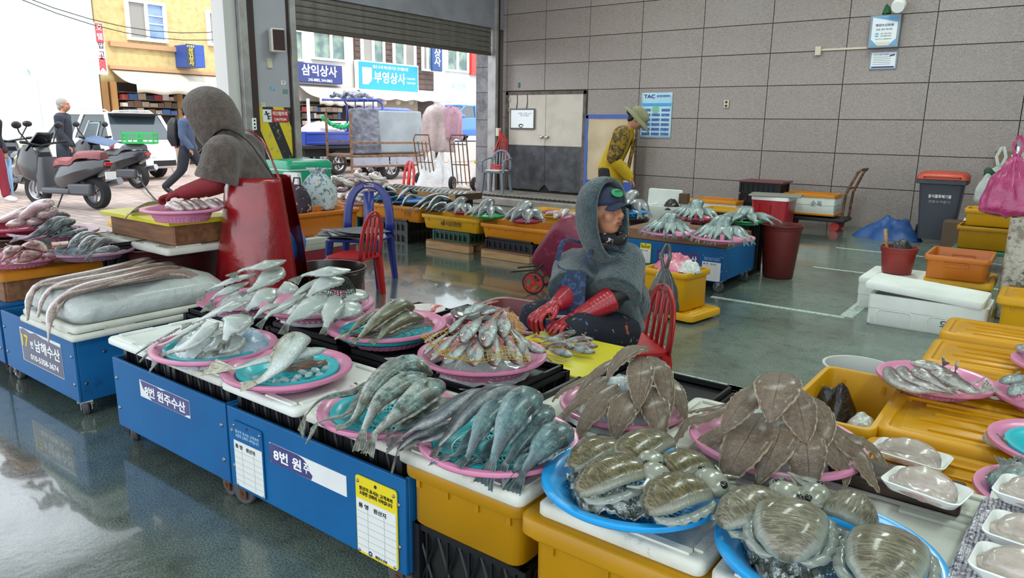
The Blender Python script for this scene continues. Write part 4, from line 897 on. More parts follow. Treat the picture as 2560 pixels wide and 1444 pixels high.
FM = dict(
 croak=fishskin('skin_croaker', '#4f5044', '#868c82', '#b4bbb4', '#35342a', (34, .48, .62), irid='#76a09b', br=(.18, .5, .82)),
 bass=fishskin('skin_sea_bass', '#353f41', '#567078', '#8aa3a5', '#2d3d44', (16, .56, .7), irid='#6c9798', scales=1.8, lat=.35, br=(.12, .42, .8)),
 dark=fishskin('skin_dark_back', '#2b2e30', '#474d51', '#8b908f', None, irid='#55626b', br=(.12, .32, .6)),
 pale=fishskin('skin_pale_tilefish', '#857f62', '#b2bbb0', '#c3cec9', None, scales=1.3, br=(.3, .6, .9), mott=.4),
 olive=fishskin('skin_olive', '#57553f', '#7d806d', '#9da397', '#494733', (30, .58, .72), scales=.5),
 white=fishskin('skin_white_flatfish', '#9aa29d', '#b3bdb8', '#bfc9c4', '#767d78', (26, .6, .74), scales=.0, gill=0, mott=.3, rough=.3, metal=.02, br=(.03, .3, .97)),
 tongue=fishskin('skin_brown_flatfish', '#665543', '#786654', '#6a5846', '#a5aaa0', (60, .6, .72), scales=1.6, gill=0, rough=.4, metal=.02, lat=.6, coat=.3, br=(.05, .5, .95)),
 red=fishskin('skin_red_fish', '#5a332f', '#94857f', '#a9aaa5', '#653a35', (34, .6, .72), scales=.9, gill=.27, metal=.3, irid='#a9c6c6', br=(.3, .5, .78)),
 mack=fishskin('skin_mackerel', '#20292f', '#4b5a5f', '#bcc2c0', None, scales=0, br=(.2, .36, .52)),
 grey=fishskin('skin_grey_fish', '#606367', '#818485', '#a3a5a3', '#565757', (24, .58, .72), scales=.4),
 teal=fishskin('skin_grey_teal', '#485353', '#74827f', '#9ea9a4', '#434c4c', (26, .56, .7), irid='#86a6a4'),
 rose=fishskin('skin_rose_grouper', '#7d4844', '#a07772', '#c0a7a1', '#5e302f', (22, .54, .66), scales=.8),
 poll=fishskin('skin_pollock', '#665353', '#8d8884', '#b3b4ae', '#6a3c3e', (18, .6, .75), scales=.3),
 eel=fishskin('skin_eel', '#8f7c73', '#b5a9a2', '#c9c0ba', '#957671', (14, .58, .75), scales=0, gill=0, rough=.25, br=(.1, .45, .9)),
 squid=fishskin('skin_squid', '#b79f9c', '#cbb8b4', '#d9cdc8', '#a68786', (18, .56, .7), scales=0, gill=0, rough=.25))
FINM = {k: M('fin_'+k, c, .4, nz=(60, c2, .4, .65), coat=.4) for k, (c, c2) in dict(croak=('#8f9288', '#55564b'), bass=('#5d6c6c', '#38464a'), dark=('#6b6866', '#4a4542'), pale=('#b4b29d', '#86836b'), olive=('#8f8d79', '#65624d'), white=('#8d9089', '#5f6159'), tongue=('#9a8a72', '#75654f'), red=('#b5837a', '#8b4f49'), mack=('#3f464a', '#8c9294'), grey=('#9a9a98', '#77787a'), teal=('#7d8886', '#5a6664'), rose=('#b98a80', '#8a5550'), poll=('#b7b3a9', '#8c8079'), eel=('#94827a', '#77645d'), squid=('#cbb8b4', '#a68786')).items()}
EYEW = M('eye_silver', '#c9c4b4', .15, .2, coat=.8); EYEB = M('eye_black', '#0b0c0e', .05, coat=1)
SH = dict(
 std=([(0, .2), (.05, .5), (.18, .9), (.36, 1), (.6, .78), (.85, .36), (1, .22)], .55),
 deep=([(0, .25), (.06, .6), (.2, .95), (.4, 1), (.65, .72), (.88, .32), (1, .24)], .5),
 leaf=([(0, .22), (.05, .55), (.2, .9), (.4, 1), (.6, .86), (.8, .54), (.93, .25), (1, .04)], .17),
 flat=([(0, .16), (.08, .5), (.25, .9), (.42, 1), (.6, .84), (.8, .4), (.9, .24), (1, .2)], .3),
 slim=([(0, .3), (.06, .7), (.2, 1), (.45, .95), (.7, .7), (.9, .34), (1, .2)], .7),
 eel=([(0, .3), (.03, .7), (.1, 1), (.5, .9), (.8, .6), (1, .12)], .45),
 tube=([(0, .5), (.05, .9), (.3, 1), (.7, .95), (.95, .8), (1, .4)], .8))
KIND = dict(croak='std', bass='std', dark='slim', pale='std', olive='slim', white='flat', tongue='leaf', red='deep', mack='slim', grey='slim', teal='deep', rose='std', poll='slim', eel='eel', squid='tube')
NOTAIL = ('tongue', 'eel', 'squid')
def fish(kind, pts, w, label=None, group=None, ctr=None, dors=1, n=18, m=14, parts=2, tail=None, nrm=None, cat='fish', name=None, tl=1.0, mat=None):
    """spine from nose to the root of the tail; if the last point is a tuple tagged by tail=True the final span is the tail fin"""
    P = [V(p) for p in pts]; prof, tr = SH[KIND[kind]]
    tend = None
    if tail and kind not in NOTAIL: tend = P.pop()
    S = crom(P, n); mid = S[n//2]; hw = w/2
    up = V(nrm) if nrm else V((0, -.35, 1))
    if ctr is not None and not nrm:
        o_ = V((mid.x-ctr[0], mid.y-ctr[1], 0)); up = V((0, -.3, 1))+o_*2.2
    up.normalize(); cen = sum(S, V())/n; mb = MB(); rings = []; uv = []
    fr = []
    for i, p in enumerate(S):
        T = (S[min(n-1, i+1)]-S[max(0, i-1)]).normalized(); Nn = (up-T*up.dot(T)).normalized(); B = Nn.cross(T)*dors
        s = i/(n-1); a = hw*interp(prof, s); th = hw*tr*max(.22, interp(prof, s))*(1.0 if s < .75 else 1-.5*(s-.75)/.25)
        fr.append((p, T, Nn, B, a, th)); R_ = []
        for k in range(m):
            q = 2*pi*k/m; c_, s_ = cos(q), sin(q)
            R_.append(p-cen+B*a*c_+Nn*th*(abs(s_)**.8*(1 if s_ > 0 else -1))); uv.append((s, (1+c_)/2))
        rings.append(R_)
    mb.loft(rings); mb.uv = uv
    nm = name or dict(tongue='flatfish', white='flatfish', eel='eel', squid='squid').get(kind, 'fish')
    o = obj(nm, mb, mat or FM[kind], None, smooth=75, loc=cen); tag(o, label, cat, group)
    fm = FINM[kind]
    if kind in ('white', 'tongue') and parts:
        for sd in (-1, 1):
            q = MB(); rw = [(p-cen+B*a*sd*.96, p-cen+B*(a*.96+w*.055*sin(pi*(i+1)/(n+1))**.6)*sd-Nn*.003+Nn*.003*(-1)**i) for i, (p, T, Nn, B, a, th) in enumerate(fr)][2:]
            q.grid(lambda i, j: rw[round(i*(len(rw)-1))][round(j)], len(rw), 2); obj('side_fin', q, fm, o, smooth=0, solid=.002)
    if kind not in NOTAIL and parts:
        p, T, Nn, B, a, th = fr[-1]
        if tend is not None: T2 = (tend-p); Lt = T2.length; T2.normalize()
        else: T2 = T; Lt = w*.55*tl
        B2 = (B-T2*B.dot(T2)).normalized(); N2 = T2.cross(B2); f = max(a*1.5, Lt*.42) if kind in ('bass', 'white', 'red', 'pale') else max(a*1.3, Lt*.36)
        fk = dict(mack=.5, grey=.35, teal=.35, croak=.12, red=.3, poll=.2).get(kind, .08)
        q = MB(); nn = 10; top = []; bot = []
        for i in range(nn+1):
            g = -1+2*i/nn; e = p-cen+T2*Lt*(1-fk*(1-abs(g))+RN.uniform(-.05, .05))+B2*f*g+N2*(.0025*(-1)**i+.12*Lt*g*g*0)
            top.append((p-cen-T2*Lt*.06+B2*a*g*.9, p-cen+T2*Lt*.5+B2*(a+(f-a)*.55)*g+N2*.003*(-1)**i, e))
        q.grid(lambda i, j: top[round(i*nn)][round(j*2)], nn+1, 3)
        obj('tail_fin', q, fm, o, smooth=0, solid=.0025)
    if parts >= 2 and kind not in ('eel', 'squid'):
        z = 1
        if kind not in ('tongue', 'white'):
            i0, i1 = int(n*.32), int(n*.86); q = MB(); rows = []
            for i in range(i0, i1): p, T, Nn, B, a, th = fr[i]; hgt = w*.09*sin(pi*(i-i0+.6)/(i1-i0+.4))**.5; rows.append((p-cen+B*a*.97, p-cen+B*(a+hgt)-T*-hgt*.5+Nn*.002*(-1)**i))
            q.grid(lambda i, j: rows[round(i*(len(rows)-1))][round(j)], len(rows), 2); obj('dorsal_fin', q, fm, o, smooth=0, solid=.002)
            p, T, Nn, B, a, th = fr[int(n*.28)]; q = MB(); L_ = w*.42
            q.grid(lambda i, j: p-cen+Nn*(th*1.0+.004+.01*j)+T*L_*j-B*(a*.18)+B*(i-.5)*L_*.5*(.35+.9*j)*(1 if j < .8 else .8), 5, 4); obj('pectoral_fin', q, fm, o, smooth=0, solid=.002)
        if kind not in ('white', 'tongue'):
            p, T, Nn, B, a, th = fr[max(2, int(n*.13))]; r_ = w*(.115 if kind == 'red' else .055); c_ = p-cen+B*a*.3+Nn*th*.86
            M3 = Matrix((B, T, Nn)).transposed().to_4x4()
            e = obj('eye', MB().ell(c_, (r_, r_, r_*.5), 12, 8, M3), EYEW, o); obj('pupil', MB().ell(c_+Nn*r_*.22, (r_*.58, r_*.58, r_*.36), 10, 6, M3), EYEB, e)
    return o
def px(*a): return [G(u, v, z) for u, v, z in a]
def cen(k): return BK[k].location
def school(kind, bk, rows, cat='fish', group=None, **kw):
    for w, lab, dors, pts in rows:
        fish(kind, px(*pts), w, lab, group, cen(bk) if isinstance(bk, str) else bk, dors, tail=True, cat=cat, **kw)
G1 = 'grey croakers on the front pink basket'
school('croak', 'croak', [
 (.088, 'longest mottled grey croaker arching over the back of the front pink basket', 1, [(1080, 936, .64), (1045, 909, .68), (1000, 912, .68), (948, 950, .66), (909, 1008, .63), (884, 1048, .595), (862, 1064, .58), (838, 1070, .575)]),
 (.088, 'middle grey croaker, silvery, with its tail hanging over the pink rim', 1, [(1062, 936, .66), (1010, 958, .67), (950, 1003, .65), (922, 1048, .61), (909, 1074, .585), (899, 1132, .52)]),
 (.092, 'right plump pale grey croaker with an orange pectoral fin mark', 1, [(1104, 954, .65), (1062, 977, .665), (1004, 1026, .64), (958, 1065, .60), (936, 1086, .58), (918, 1140, .52)]),
 (.04, 'thin croaker tail curling over the lid edge at far left', 1, [(925, 952, .58), (882, 980, .6), (828, 990, .6), (792, 1005, .585), (764, 1038, .55), (752, 1086, .48)]),
 (.045, 'croaker lying under the long one, tail curled over the left rim', 1, [(930, 945, .59), (906, 985, .6), (866, 1036, .6), (815, 1046, .585), (796, 1056, .57), (772, 1090, .51)]),
 (.06, 'croaker half hidden at the right of the front pink basket', 1, [(1130, 996, .58), (1062, 1033, .60), (1010, 1062, .59), (985, 1078, .57), (955, 1090, .55)])])
school('dark', 'bream', [
 (.062, 'slim dark grey fish leftmost of the sea bass basket, head up', -1, [(1212, 978, .66), (1158, 1000, .67), (1086, 1046, .64), (1032, 1070, .605), (1005, 1090, .59), (965, 1116, .55)]),
 (.07, 'long dark grey fish arched beside the teal sea bass', -1, [(1302, 976, .67), (1232, 982, .69), (1165, 1030, .66), (1122, 1084, .62), (1098, 1112, .59), (1082, 1140, .57)]),
 (.045, 'dark fish squeezed under two others, tail on the lid to the left', -1, [(1180, 1030, .60), (1111, 1082, .6), (1072, 1098, .59), (1048, 1104, .575), (1009, 1110, .55)]),
 (.04, 'dark slim fish whose brown tail hangs between two lids', -1, [(1130, 1055, .58), (1085, 1072, .585), (1040, 1088, .575), (1000, 1118, .55), (990, 1140, .52), (983, 1168, .47)])])
school('bass', 'bream', [
 (.085, 'teal sea bass third from the left with its head hidden', 1, [(1290, 992, .67), (1228, 1034, .67), (1194, 1086, .64), (1176, 1130, .60), (1168, 1144, .59), (1146, 1166, .57)]),
 (.105, 'largest teal sea bass in the middle, tail over the lid', 1, [(1350, 985, .69), (1313, 996, .70), (1276, 1048, .68), (1248, 1112, .63), (1232, 1152, .59), (1208, 1215, .52)]),
 (.085, 'teal sea bass right of the largest one', 1, [(1374, 1016, .65), (1338, 1050, .65), (1293, 1120, .61), (1266, 1158, .585), (1246, 1190, .55)]),
 (.09, 'rightmost teal sea bass touching the bright blue tray', 1, [(1425, 1066, .63), (1368, 1104, .63), (1334, 1145, .60), (1308, 1178, .57), (1272, 1236, .50)]),
 (.07, 'sea bass lying underneath near the tote corner', 1, [(1360, 1090, .58), (1322, 1132, .59), (1294, 1166, .58), (1282, 1178, .565), (1254, 1208, .53)]),
 (.06, 'small sea bass underneath with a frayed dark tail', 1, [(1215, 1060, .59), (1172, 1106, .59), (1140, 1136, .58), (1124, 1142, .575), (1078, 1146, .56)])])
school('bass', 'bream', [(.055, 'sea bass buried below the largest one, only its tail showing', 1, [(1260, 1090, .57), (1220, 1130, .575), (1195, 1150, .57), (1186, 1154, .565), (1150, 1162, .555)])])
school('pale', 'green', [
 (.11, 'large pale fish with fine brown scales, lying on top', -1, [(772, 846, .66), (738, 850, .675), (716, 883, .66), (689, 919, .62), (660, 944, .585), (640, 956, .575), (600, 966, .565)]),
 (.06, 'pale fish underneath crossing the basket, tail out to the left', -1, [(815, 872, .60), (770, 880, .615), (671, 896, .61), (608, 915, .59), (582, 921, .58), (520, 916, .57)])])
school('olive', 'green2', [
 (.084, 'longest green-grey smooth fish, middle of three in the basket', 1, [(1034, 768, .67), (1000, 764, .69), (949, 796, .67), (916, 826, .63), (898, 844, .61), (878, 857, .6)]),
 (.08, 'right green-grey smooth fish lying on brown netting', 1, [(1056, 797, .62), (1015, 796, .645), (974, 818, .63), (946, 847, .605), (926, 858, .6)]),
 (.05, 'left green-grey smooth fish half hidden behind the longest', 1, [(940, 780, .63), (900, 808, .62), (872, 831, .605), (850, 846, .6)])])
rf = [(.06, 1, [(1157, 784, .72), (1186, 772, .735), (1219, 759, .73)], 'topmost small red fish, pale, lying on its side'), (.04, 1, [(1206, 784, .71), (1229, 777, .71), (1252, 777, .69)], 'small red fish peeping head-on from the top of the pile'),
 (.042, 1, [(1124, 830, .66), (1145, 806, .68), (1167, 787, .69)], 'narrow red fish on the left of the second tier'), (.07, 1, [(1154, 854, .66), (1176, 822, .69), (1204, 792, .70)], 'silvery red fish with big eye, left of the middle tier'),
 (.07, 1, [(1213, 866, .655), (1220, 829, .69), (1232, 792, .70)], 'silvery red fish with big eye, centre of the middle tier'), (.064, 1, [(1257, 843, .66), (1259, 813, .69), (1257, 782, .70)], 'silvery red fish with big eye, right of the middle tier'),
 (.038, 1, [(1061, 884, .61), (1091, 854, .63), (1124, 827, .65)], 'leftmost narrow red fish pointing at the pink rim'), (.048, 1, [(1077, 900, .605), (1113, 862, .635), (1150, 827, .66)], 'second narrow red fish from the left of the lower tier'),
 (.062, 1, [(1112, 909, .605), (1142, 879, .63), (1176, 853, .65)], 'pale big-eyed fish, leftmost of the front tier facing down'), (.066, 1, [(1186, 914, .605), (1189, 881, .635), (1199, 841, .665)], 'big-eyed red fish, second of the front tier'),
 (.066, 1, [(1240, 914, .605), (1232, 873, .635), (1240, 832, .67)], 'big-eyed red fish, third of the front tier, mouth open'), (.058, 1, [(1299, 911, .605), (1278, 873, .635), (1261, 839, .66)], 'big-eyed red fish, rightmost of the front tier'),
 (.042, 1, [(1322, 904, .605), (1301, 861, .63), (1277, 824, .655)], 'narrow red fish right of the front tier'), (.045, 1, [(1365, 879, .605), (1325, 868, .62), (1285, 824, .645)], 'rightmost narrow red fish pointing over the rim'),
 (.03, 1, [(1062, 856, .615), (1086, 838, .625), (1110, 825, .635)], 'thin red fish tucked at the left back')]
for w_, d_, pts, lab in rf:
    P = px(*pts); P.append(P[-1]+(P[-1]-P[-2])*.5); fish('red', P, w_, lab+' of the red fish pile', 'small red fish in the pink basket', cen('red'), d_, tail=True, n=16)
wfk = 'white flatfish'
school('white', 'wf1', [
 (.085, 'white flatfish lying on top of the leftmost basket, tail frayed', 1, [(622, 752, .74), (585, 762, .74), (548, 776, .71), (496, 800, .665), (478, 808, .655), (454, 818, .64)]),
 (.115, 'broad white flatfish with a dark square tail on the leftmost basket', 1, [(604, 786, .71), (590, 806, .70), (572, 826, .675), (562, 850, .64), (552, 874, .61)]),
 (.075, 'white flatfish with its tail drooping over the front lid edge', 1, [(545, 806, .68), (521, 823, .67), (485, 852, .63), (440, 873, .59), (412, 883, .575), (377, 912, .52)]),
 (.09, 'white flatfish whose fan tail crosses the pink rim at the front', 1, [(570, 824, .64), (552, 850, .625), (524, 868, .60), (508, 880, .585), (486, 916, .53)]),
 (.085, 'white flatfish under the broad one on the right', 1, [(594, 838, .63), (585, 856, .615), (560, 874, .59), (548, 880, .58), (530, 886, .575)]),
 (.055, 'dark edged flatfish deep in the leftmost basket', 1, [(515, 800, .64), (470, 828, .61), (422, 854, .59), (390, 864, .575), (354, 898, .52)]),
 (.036, 'thin flatfish tail lying on the leftmost lid', 1, [(450, 820, .59), (425, 832, .6), (404, 842, .585), (384, 855, .56), (355, 872, .515)])], group='white flatfish in the leftmost pink basket')
school('white', 'wfb', [
 (.07, 'white flatfish on top of the rear left basket, nose to the red tub', 1, [(714, 650, .74), (665, 661, .745), (612, 672, .71), (594, 680, .70), (574, 693, .685)]),
 (.11, 'broad white flatfish on the right of the rear left basket', 1, [(704, 668, .70), (672, 694, .68), (636, 719, .645), (618, 728, .63), (600, 738, .615)]),
 (.065, 'white flatfish bending its tail down over the black crate', 1, [(622, 704, .64), (579, 721, .625), (543, 736, .595), (528, 750, .575), (517, 778, .535)]),
 (.095, 'white flatfish low at the front of the rear left basket', 1, [(686, 722, .65), (655, 746, .625), (628, 764, .595), (616, 776, .575), (606, 792, .555)]),
 (.05, 'dark edged flatfish at the left of the rear left basket', 1, [(640, 684, .69), (590, 697, .67), (534, 717, .62), (514, 728, .60), (500, 752, .56)]),
 (.09, 'pale flatfish between the two rear baskets', 1, [(745, 718, .63), (718, 720, .635), (700, 732, .61), (692, 740, .6), (682, 748, .59)])], group='white flatfish in the rear left pink basket')
school('white', 'wfm', [
 (.06, 'white flatfish on top of the rear middle basket, under the dark tub', 1, [(876, 674, .80), (822, 678, .81), (770, 684, .79), (752, 691, .78), (733, 706, .765)]),
 (.085, 'white flatfish second from the top of the rear middle basket', 1, [(860, 698, .76), (815, 704, .765), (784, 726, .73), (770, 742, .71), (748, 760, .69)]),
 (.07, 'slender white flatfish hanging its tail far over the left rim', 1, [(770, 720, .70), (714, 764, .67), (676, 784, .645), (662, 798, .63), (646, 820, .595)]),
 (.105, 'broad white flatfish in the front middle of the rear basket', 1, [(812, 733, .71), (770, 770, .68), (732, 794, .65), (718, 811, .63), (707, 838, .585)]),
 (.105, 'broad white flatfish standing upright at the front of the rear basket', 1, [(838, 738, .70), (828, 772, .67), (818, 806, .63), (813, 818, .615), (808, 836, .59)]),
 (.09, 'white flatfish at the right of the rear middle basket', 1, [(902, 762, .66), (870, 776, .655), (850, 790, .635), (842, 796, .625), (832, 804, .615)]),
 (.05, 'white flatfish curling at the left of the rear middle basket', 1, [(706, 757, .66), (662, 772, .65), (640, 790, .63), (634, 796, .62), (626, 810, .6)]),
 (.05, 'narrow white flatfish under the top ones of the rear middle basket', 1, [(792, 697, .73), (752, 727, .705), (730, 745, .685), (726, 750, .68), (716, 758, .67)]),
 (.11, 'large pale flatfish at the back right of the rear middle basket', 1, [(908, 726, .66), (882, 742, .665), (862, 756, .65), (856, 762, .645), (846, 770, .635)])], group='white flatfish in the rear middle pink basket')
GF = 'brown tongue-shaped flatfish'
for w_, lab, pts in [
 (.06, 'topmost brown flatfish draped across the left tray', [(1622, 866, .72), (1580, 874, .725), (1544, 902, .70), (1526, 928, .67), (1518, 950, .645)]),
 (.05, 'brown flatfish with a pale edge sloping left on the left tray', [(1545, 894, .66), (1506, 920, .64), (1470, 952, .61), (1440, 990, .57)]),
 (.055, 'long brown flatfish reaching down over the left rim', [(1518, 944, .63), (1480, 975, .605), (1440, 1008, .575), (1414, 1032, .55), (1406, 1052, .53)]),
 (.045, 'brown flatfish at far left with a curled tip over the plank', [(1478, 936, .60), (1436, 960, .59), (1404, 978, .575), (1380, 1002, .55)]),
 (.075, 'brown flatfish with a white streak, front left of the left tray', [(1540, 960, .62), (1508, 996, .60), (1482, 1030, .57), (1460, 1060, .545), (1441, 1102, .505)]),
 (.092, 'broad brown flatfish in the front middle of the left tray', [(1584, 976, .62), (1562, 1014, .60), (1544, 1058, .565), (1536, 1102, .52)]),
 (.085, 'brown flatfish hanging straight down from the top of the left tray', [(1606, 892, .70), (1601, 932, .68), (1598, 976, .64), (1594, 1022, .60)]),
 (.07, 'brown flatfish bending right from the top of the left tray', [(1622, 890, .69), (1650, 919, .675), (1662, 959, .64), (1671, 1002, .60), (1674, 1032, .575)]),
 (.095, 'broad brown flatfish at the front right of the left tray', [(1626, 966, .62), (1636, 1013, .595), (1647, 1056, .56), (1655, 1104, .515)]),
 (.068, 'brown flatfish at the right rim of the left tray', [(1676, 944, .62), (1690, 982, .60), (1704, 1018, .57), (1716, 1050, .545)])]:
    fish('tongue', px(*pts), w_, lab, GF, cen('flat1'), 1, n=20)
for w_, lab, pts in [
 (.115, 'topmost brown flatfish of the larger tray pointing straight down', [(1952, 930, .81), (1942, 971, .80), (1932, 1012, .77), (1926, 1056, .73)]),
 (.075, 'brown flatfish leaning left from the top of the larger tray', [(1900, 965, .77), (1852, 1014, .73), (1814, 1064, .68), (1800, 1082, .66)]),
 (.092, 'brown flatfish second tier right of the topmost', [(1986, 970, .77), (1994, 1014, .74), (2006, 1062, .70), (2015, 1108, .665)]),
 (.065, 'brown flatfish curving right in the second tier', [(2016, 990, .74), (2053, 1036, .71), (2064, 1080, .68), (2062, 1118, .65)]),
 (.115, 'broad brown flatfish at the front left of the larger tray', [(1908, 1034, .69), (1872, 1092, .66), (1843, 1140, .62), (1822, 1184, .58), (1814, 1226, .54)]),
 (.1, 'broad brown flatfish in the front middle with a pointed tip', [(1954, 1030, .70), (1946, 1088, .67), (1920, 1148, .62), (1896, 1208, .565)]),
 (.1, 'brown flatfish at the front right reaching to the blue tray', [(2014, 1060, .69), (2014, 1122, .65), (2019, 1176, .60), (2028, 1242, .54)]),
 (.065, 'brown flatfish with a curled tip over the right front rim', [(2030, 1045, .67), (2050, 1097, .645), (2084, 1140, .61), (2114, 1178, .575), (2114, 1216, .545)]),
 (.058, 'long brown flatfish sweeping right onto the plank', [(2068, 1050, .67), (2102, 1100, .64), (2144, 1135, .605), (2170, 1186, .58), (2198, 1228, .565)]),
 (.046, 'thin brown flatfish tip sweeping far right over the rim', [(2082, 1060, .64), (2118, 1092, .625), (2162, 1108, .61), (2192, 1131, .60), (2220, 1168, .575)]),
 (.045, 'brown flatfish with a curled tail at the far left', [(1840, 1004, .66), (1774, 1040, .62), (1722, 1053, .595), (1700, 1084, .56), (1672, 1120, .53)]),
 (.034, 'thin brown flatfish behind the left rim of the larger tray', [(1862, 1000, .65), (1796, 1018, .615), (1740, 1026, .60), (1716, 1032, .585)]),
 (.065, 'brown flatfish low on the left of the larger tray', [(1852, 1062, .63), (1796, 1088, .6), (1744, 1114, .57), (1714, 1138, .54)])]:
    fish('tongue', px(*pts), w_, lab+' of the right pile', GF+' of the larger tray', cen('flat2'), 1, n=20)
# mounds the fish lie on: ice bags
ICEM = M('ice_bag_film', '#b7c9c9', .12, nz=(9, '#dbe6e6', .4, .65), bump=(24, .9, .02), trans=.15, coat=.8)
def mound(label, c, r, h, mat, z0, cat='bag', name='ice_bag', seed=0, sq=1.0, amp=.18):
    fq = min(18, 3.2/r)
    def fn(a, b):
        q = 2*pi*a; rr = r*b*(1+amp*.5*noise.noise(V((cos(q)*1.6, sin(q)*1.6, seed)))); x, y = rr*cos(q), rr*sin(q)*sq
        return V((x, y, h*max(0, (1-b**2.2))*(1+amp*noise.noise(V((x*fq+seed, y*fq, seed))))+.012*noise.noise(V((x*45, y*45, seed+4)))))
    mb = MB().grid(fn, 36, 14, wrapu=True)
    return tag(obj(name, mb, mat, None, smooth=70, loc=(c[0], c[1], z0)), label, cat)
for k, h, t in (('flat1', .14, 'left brown flatfish tray'), ('flat2', .16, 'larger brown flatfish tray'), ('wf1', .11, 'leftmost white flatfish basket'), ('wfb', .1, 'rear left white flatfish basket'), ('wfm', .12, 'rear middle white flatfish basket'), ('red', .09, 'red fish basket')):
    q = BK[k].location; mound('clear bag of crushed ice heaped in the '+t, (q.x, q.y), .185 if k != 'wfm' else .2, h, ICEM, q.z+.012, seed=len(t))
a = G(628, 842, .60); mound('blue-grey plastic bag of ice at the right of the leftmost basket', (a.x, a.y), .085, .1, M('bag_bluegrey', '#7f9cb4', .2, nz=(12, '#b2c6d2', .4, .65), bump=(26, .9, .02), coat=.6), .535, seed=3)
# nets and ice pieces in the open baskets
def net_sheet(label, corners, z, mat, bump_=.012, n=14, dense=26, name='net_liner'):
    P = [G(u, v, z) for u, v in corners]
    mb = MB().grid(lambda a, b: (P[0]*(1-a)*(1-b)+P[1]*a*(1-b)+P[2]*a*b+P[3]*(1-a)*b)+V((.012*noise.noise(V((a*5, b*5, z))), .012*noise.noise(V((a*5, b*5, z+7))), bump_*noise.noise(V((a*6, b*6, 2+z)))+bump_)), dense, dense)
    o = obj(name, mb, mat, None, smooth=60); wf = o.modifiers.new('w', 'WIREFRAME'); wf.thickness = .0022; wf.use_replace = True
    return tag(o, label, 'net')
NETB = M('net_brown', '#8d5e49', .6); NETY = M('net_yellow', '#c79a2a', .5); NETD = M('net_dark_green', '#2c332a', .6); NETO = M('net_olive', '#5a5f4c', .6)
net_sheet('brown net piece under the large pale fish', [(700, 915), (845, 893), (848, 912), (712, 938)], .535, NETB)
net_sheet('brown net under the three green-grey fish', [(860, 838), (1075, 790), (1090, 815), (930, 860)], .565, NETB)
net_sheet('yellow net under the small red fish', [(1052, 862), (1280, 800), (1330, 918), (1110, 918)], .60, NETY, .03)
net_sheet('yellow net end lying over the corner of the cutting board', [(1268, 790), (1285, 785), (1318, 838), (1300, 842)], .60, NETY, .01, dense=12)
mound('dark green net bag bulging from the rear middle basket', tuple(G(848, 728, .68))[:2], .1, .12, NETD, .63, 'net', 'net_bag', 9).modifiers.new('w', 'WIREFRAME').thickness = .003
ICE = M('ice_clear', '#d5e4e6', .08, trans=.55, coat=.5, bump=(20, .4))
for i, (u, v) in enumerate([(745, 947), (757, 935), (772, 941), (788, 930), (800, 942), (816, 925), (800, 915), (826, 912), (640, 950), (690, 960), (712, 955), (735, 958)]):
    p = G(u, v, .535); mb = MB()
    mb.ell((0, 0, 0), (.016+.006*RN.random(), .013, .011), 7, 5); 
    for q in mb.v: q *= 1+.25*noise.noise(q*90+V((i, 0, 0)))
    o = obj('ice_cube', mb, ICE, None, smooth=0, loc=p+V((0, 0, .008)), rz=RN.random()*6); tag(o, 'lump of melting ice in the basket with the large pale fish', 'ice', 'ice lumps in the pale fish basket')
# ---- cuttlefish
def cuttleskin(name, back, stripe, rim):
    m, t, b, N, L = newmat(name); tc = N.new('ShaderNodeTexCoord'); sx = N.new('ShaderNodeSeparateXYZ'); L.new(tc.outputs['UV'], sx.inputs[0])
    mp = N.new('ShaderNodeMapping'); mp.inputs['Scale'].default_value = (44, 4.5, 1); L.new(tc.outputs['UV'], mp.inputs[0])
    n = N.new('ShaderNodeTexNoise'); n.inputs['Scale'].default_value = 1.0; n.inputs['Detail'].default_value = 3; n.inputs['Distortion'].default_value = .6; L.new(mp.outputs[0], n.inputs['Vector'])
    st = ramp(N, L, n.outputs['Fac'], [(.44, (0, 0, 0, 1)), (.58, (.62, .62, .62, 1))])
    edge = ramp(N, L, sx.outputs[1], [(.02, (1, 1, 1, 1)), (.16, (0, 0, 0, 1)), (.84, (0, 0, 0, 1)), (.98, (1, 1, 1, 1))])
    blot = ramp(N, L, ntex(N, L, 22, 5), [(.5, (0, 0, 0, 1)), (.68, (.7, .7, .7, 1))])
    c = mixc(N, L, st, lin(back), lin(stripe)); c = mixc(N, L, blot, c, lin('#3e3a2a')); c = mixc(N, L, edge, c, lin(rim))
    L.new(c, b.inputs['Base Color']); b.inputs['Roughness'].default_value = .2; b.inputs['Coat Weight'].default_value = .5; b.inputs['Coat Roughness'].default_value = .12; b.inputs['Subsurface Weight'].default_value = .08; b.inputs['Subsurface Radius'].default_value = (.02, .02, .015)
    bumpn(N, L, b, n.outputs['Fac'], .6, .006); return m
CS1 = cuttleskin('skin_cuttle_striped', '#6a6242', '#2a2413', '#84897a'); CS2 = cuttleskin('skin_cuttle_pale', '#7b7762', '#3a3320', '#8b9388')
FRNG = M('cuttle_fin', '#878f88', .25, coat=.4, sss=.1); CHEAD = M('cuttle_head', '#8d9082', .25, nz=(30, '#6b6d5c', .5, .68), coat=.5, sss=.1)
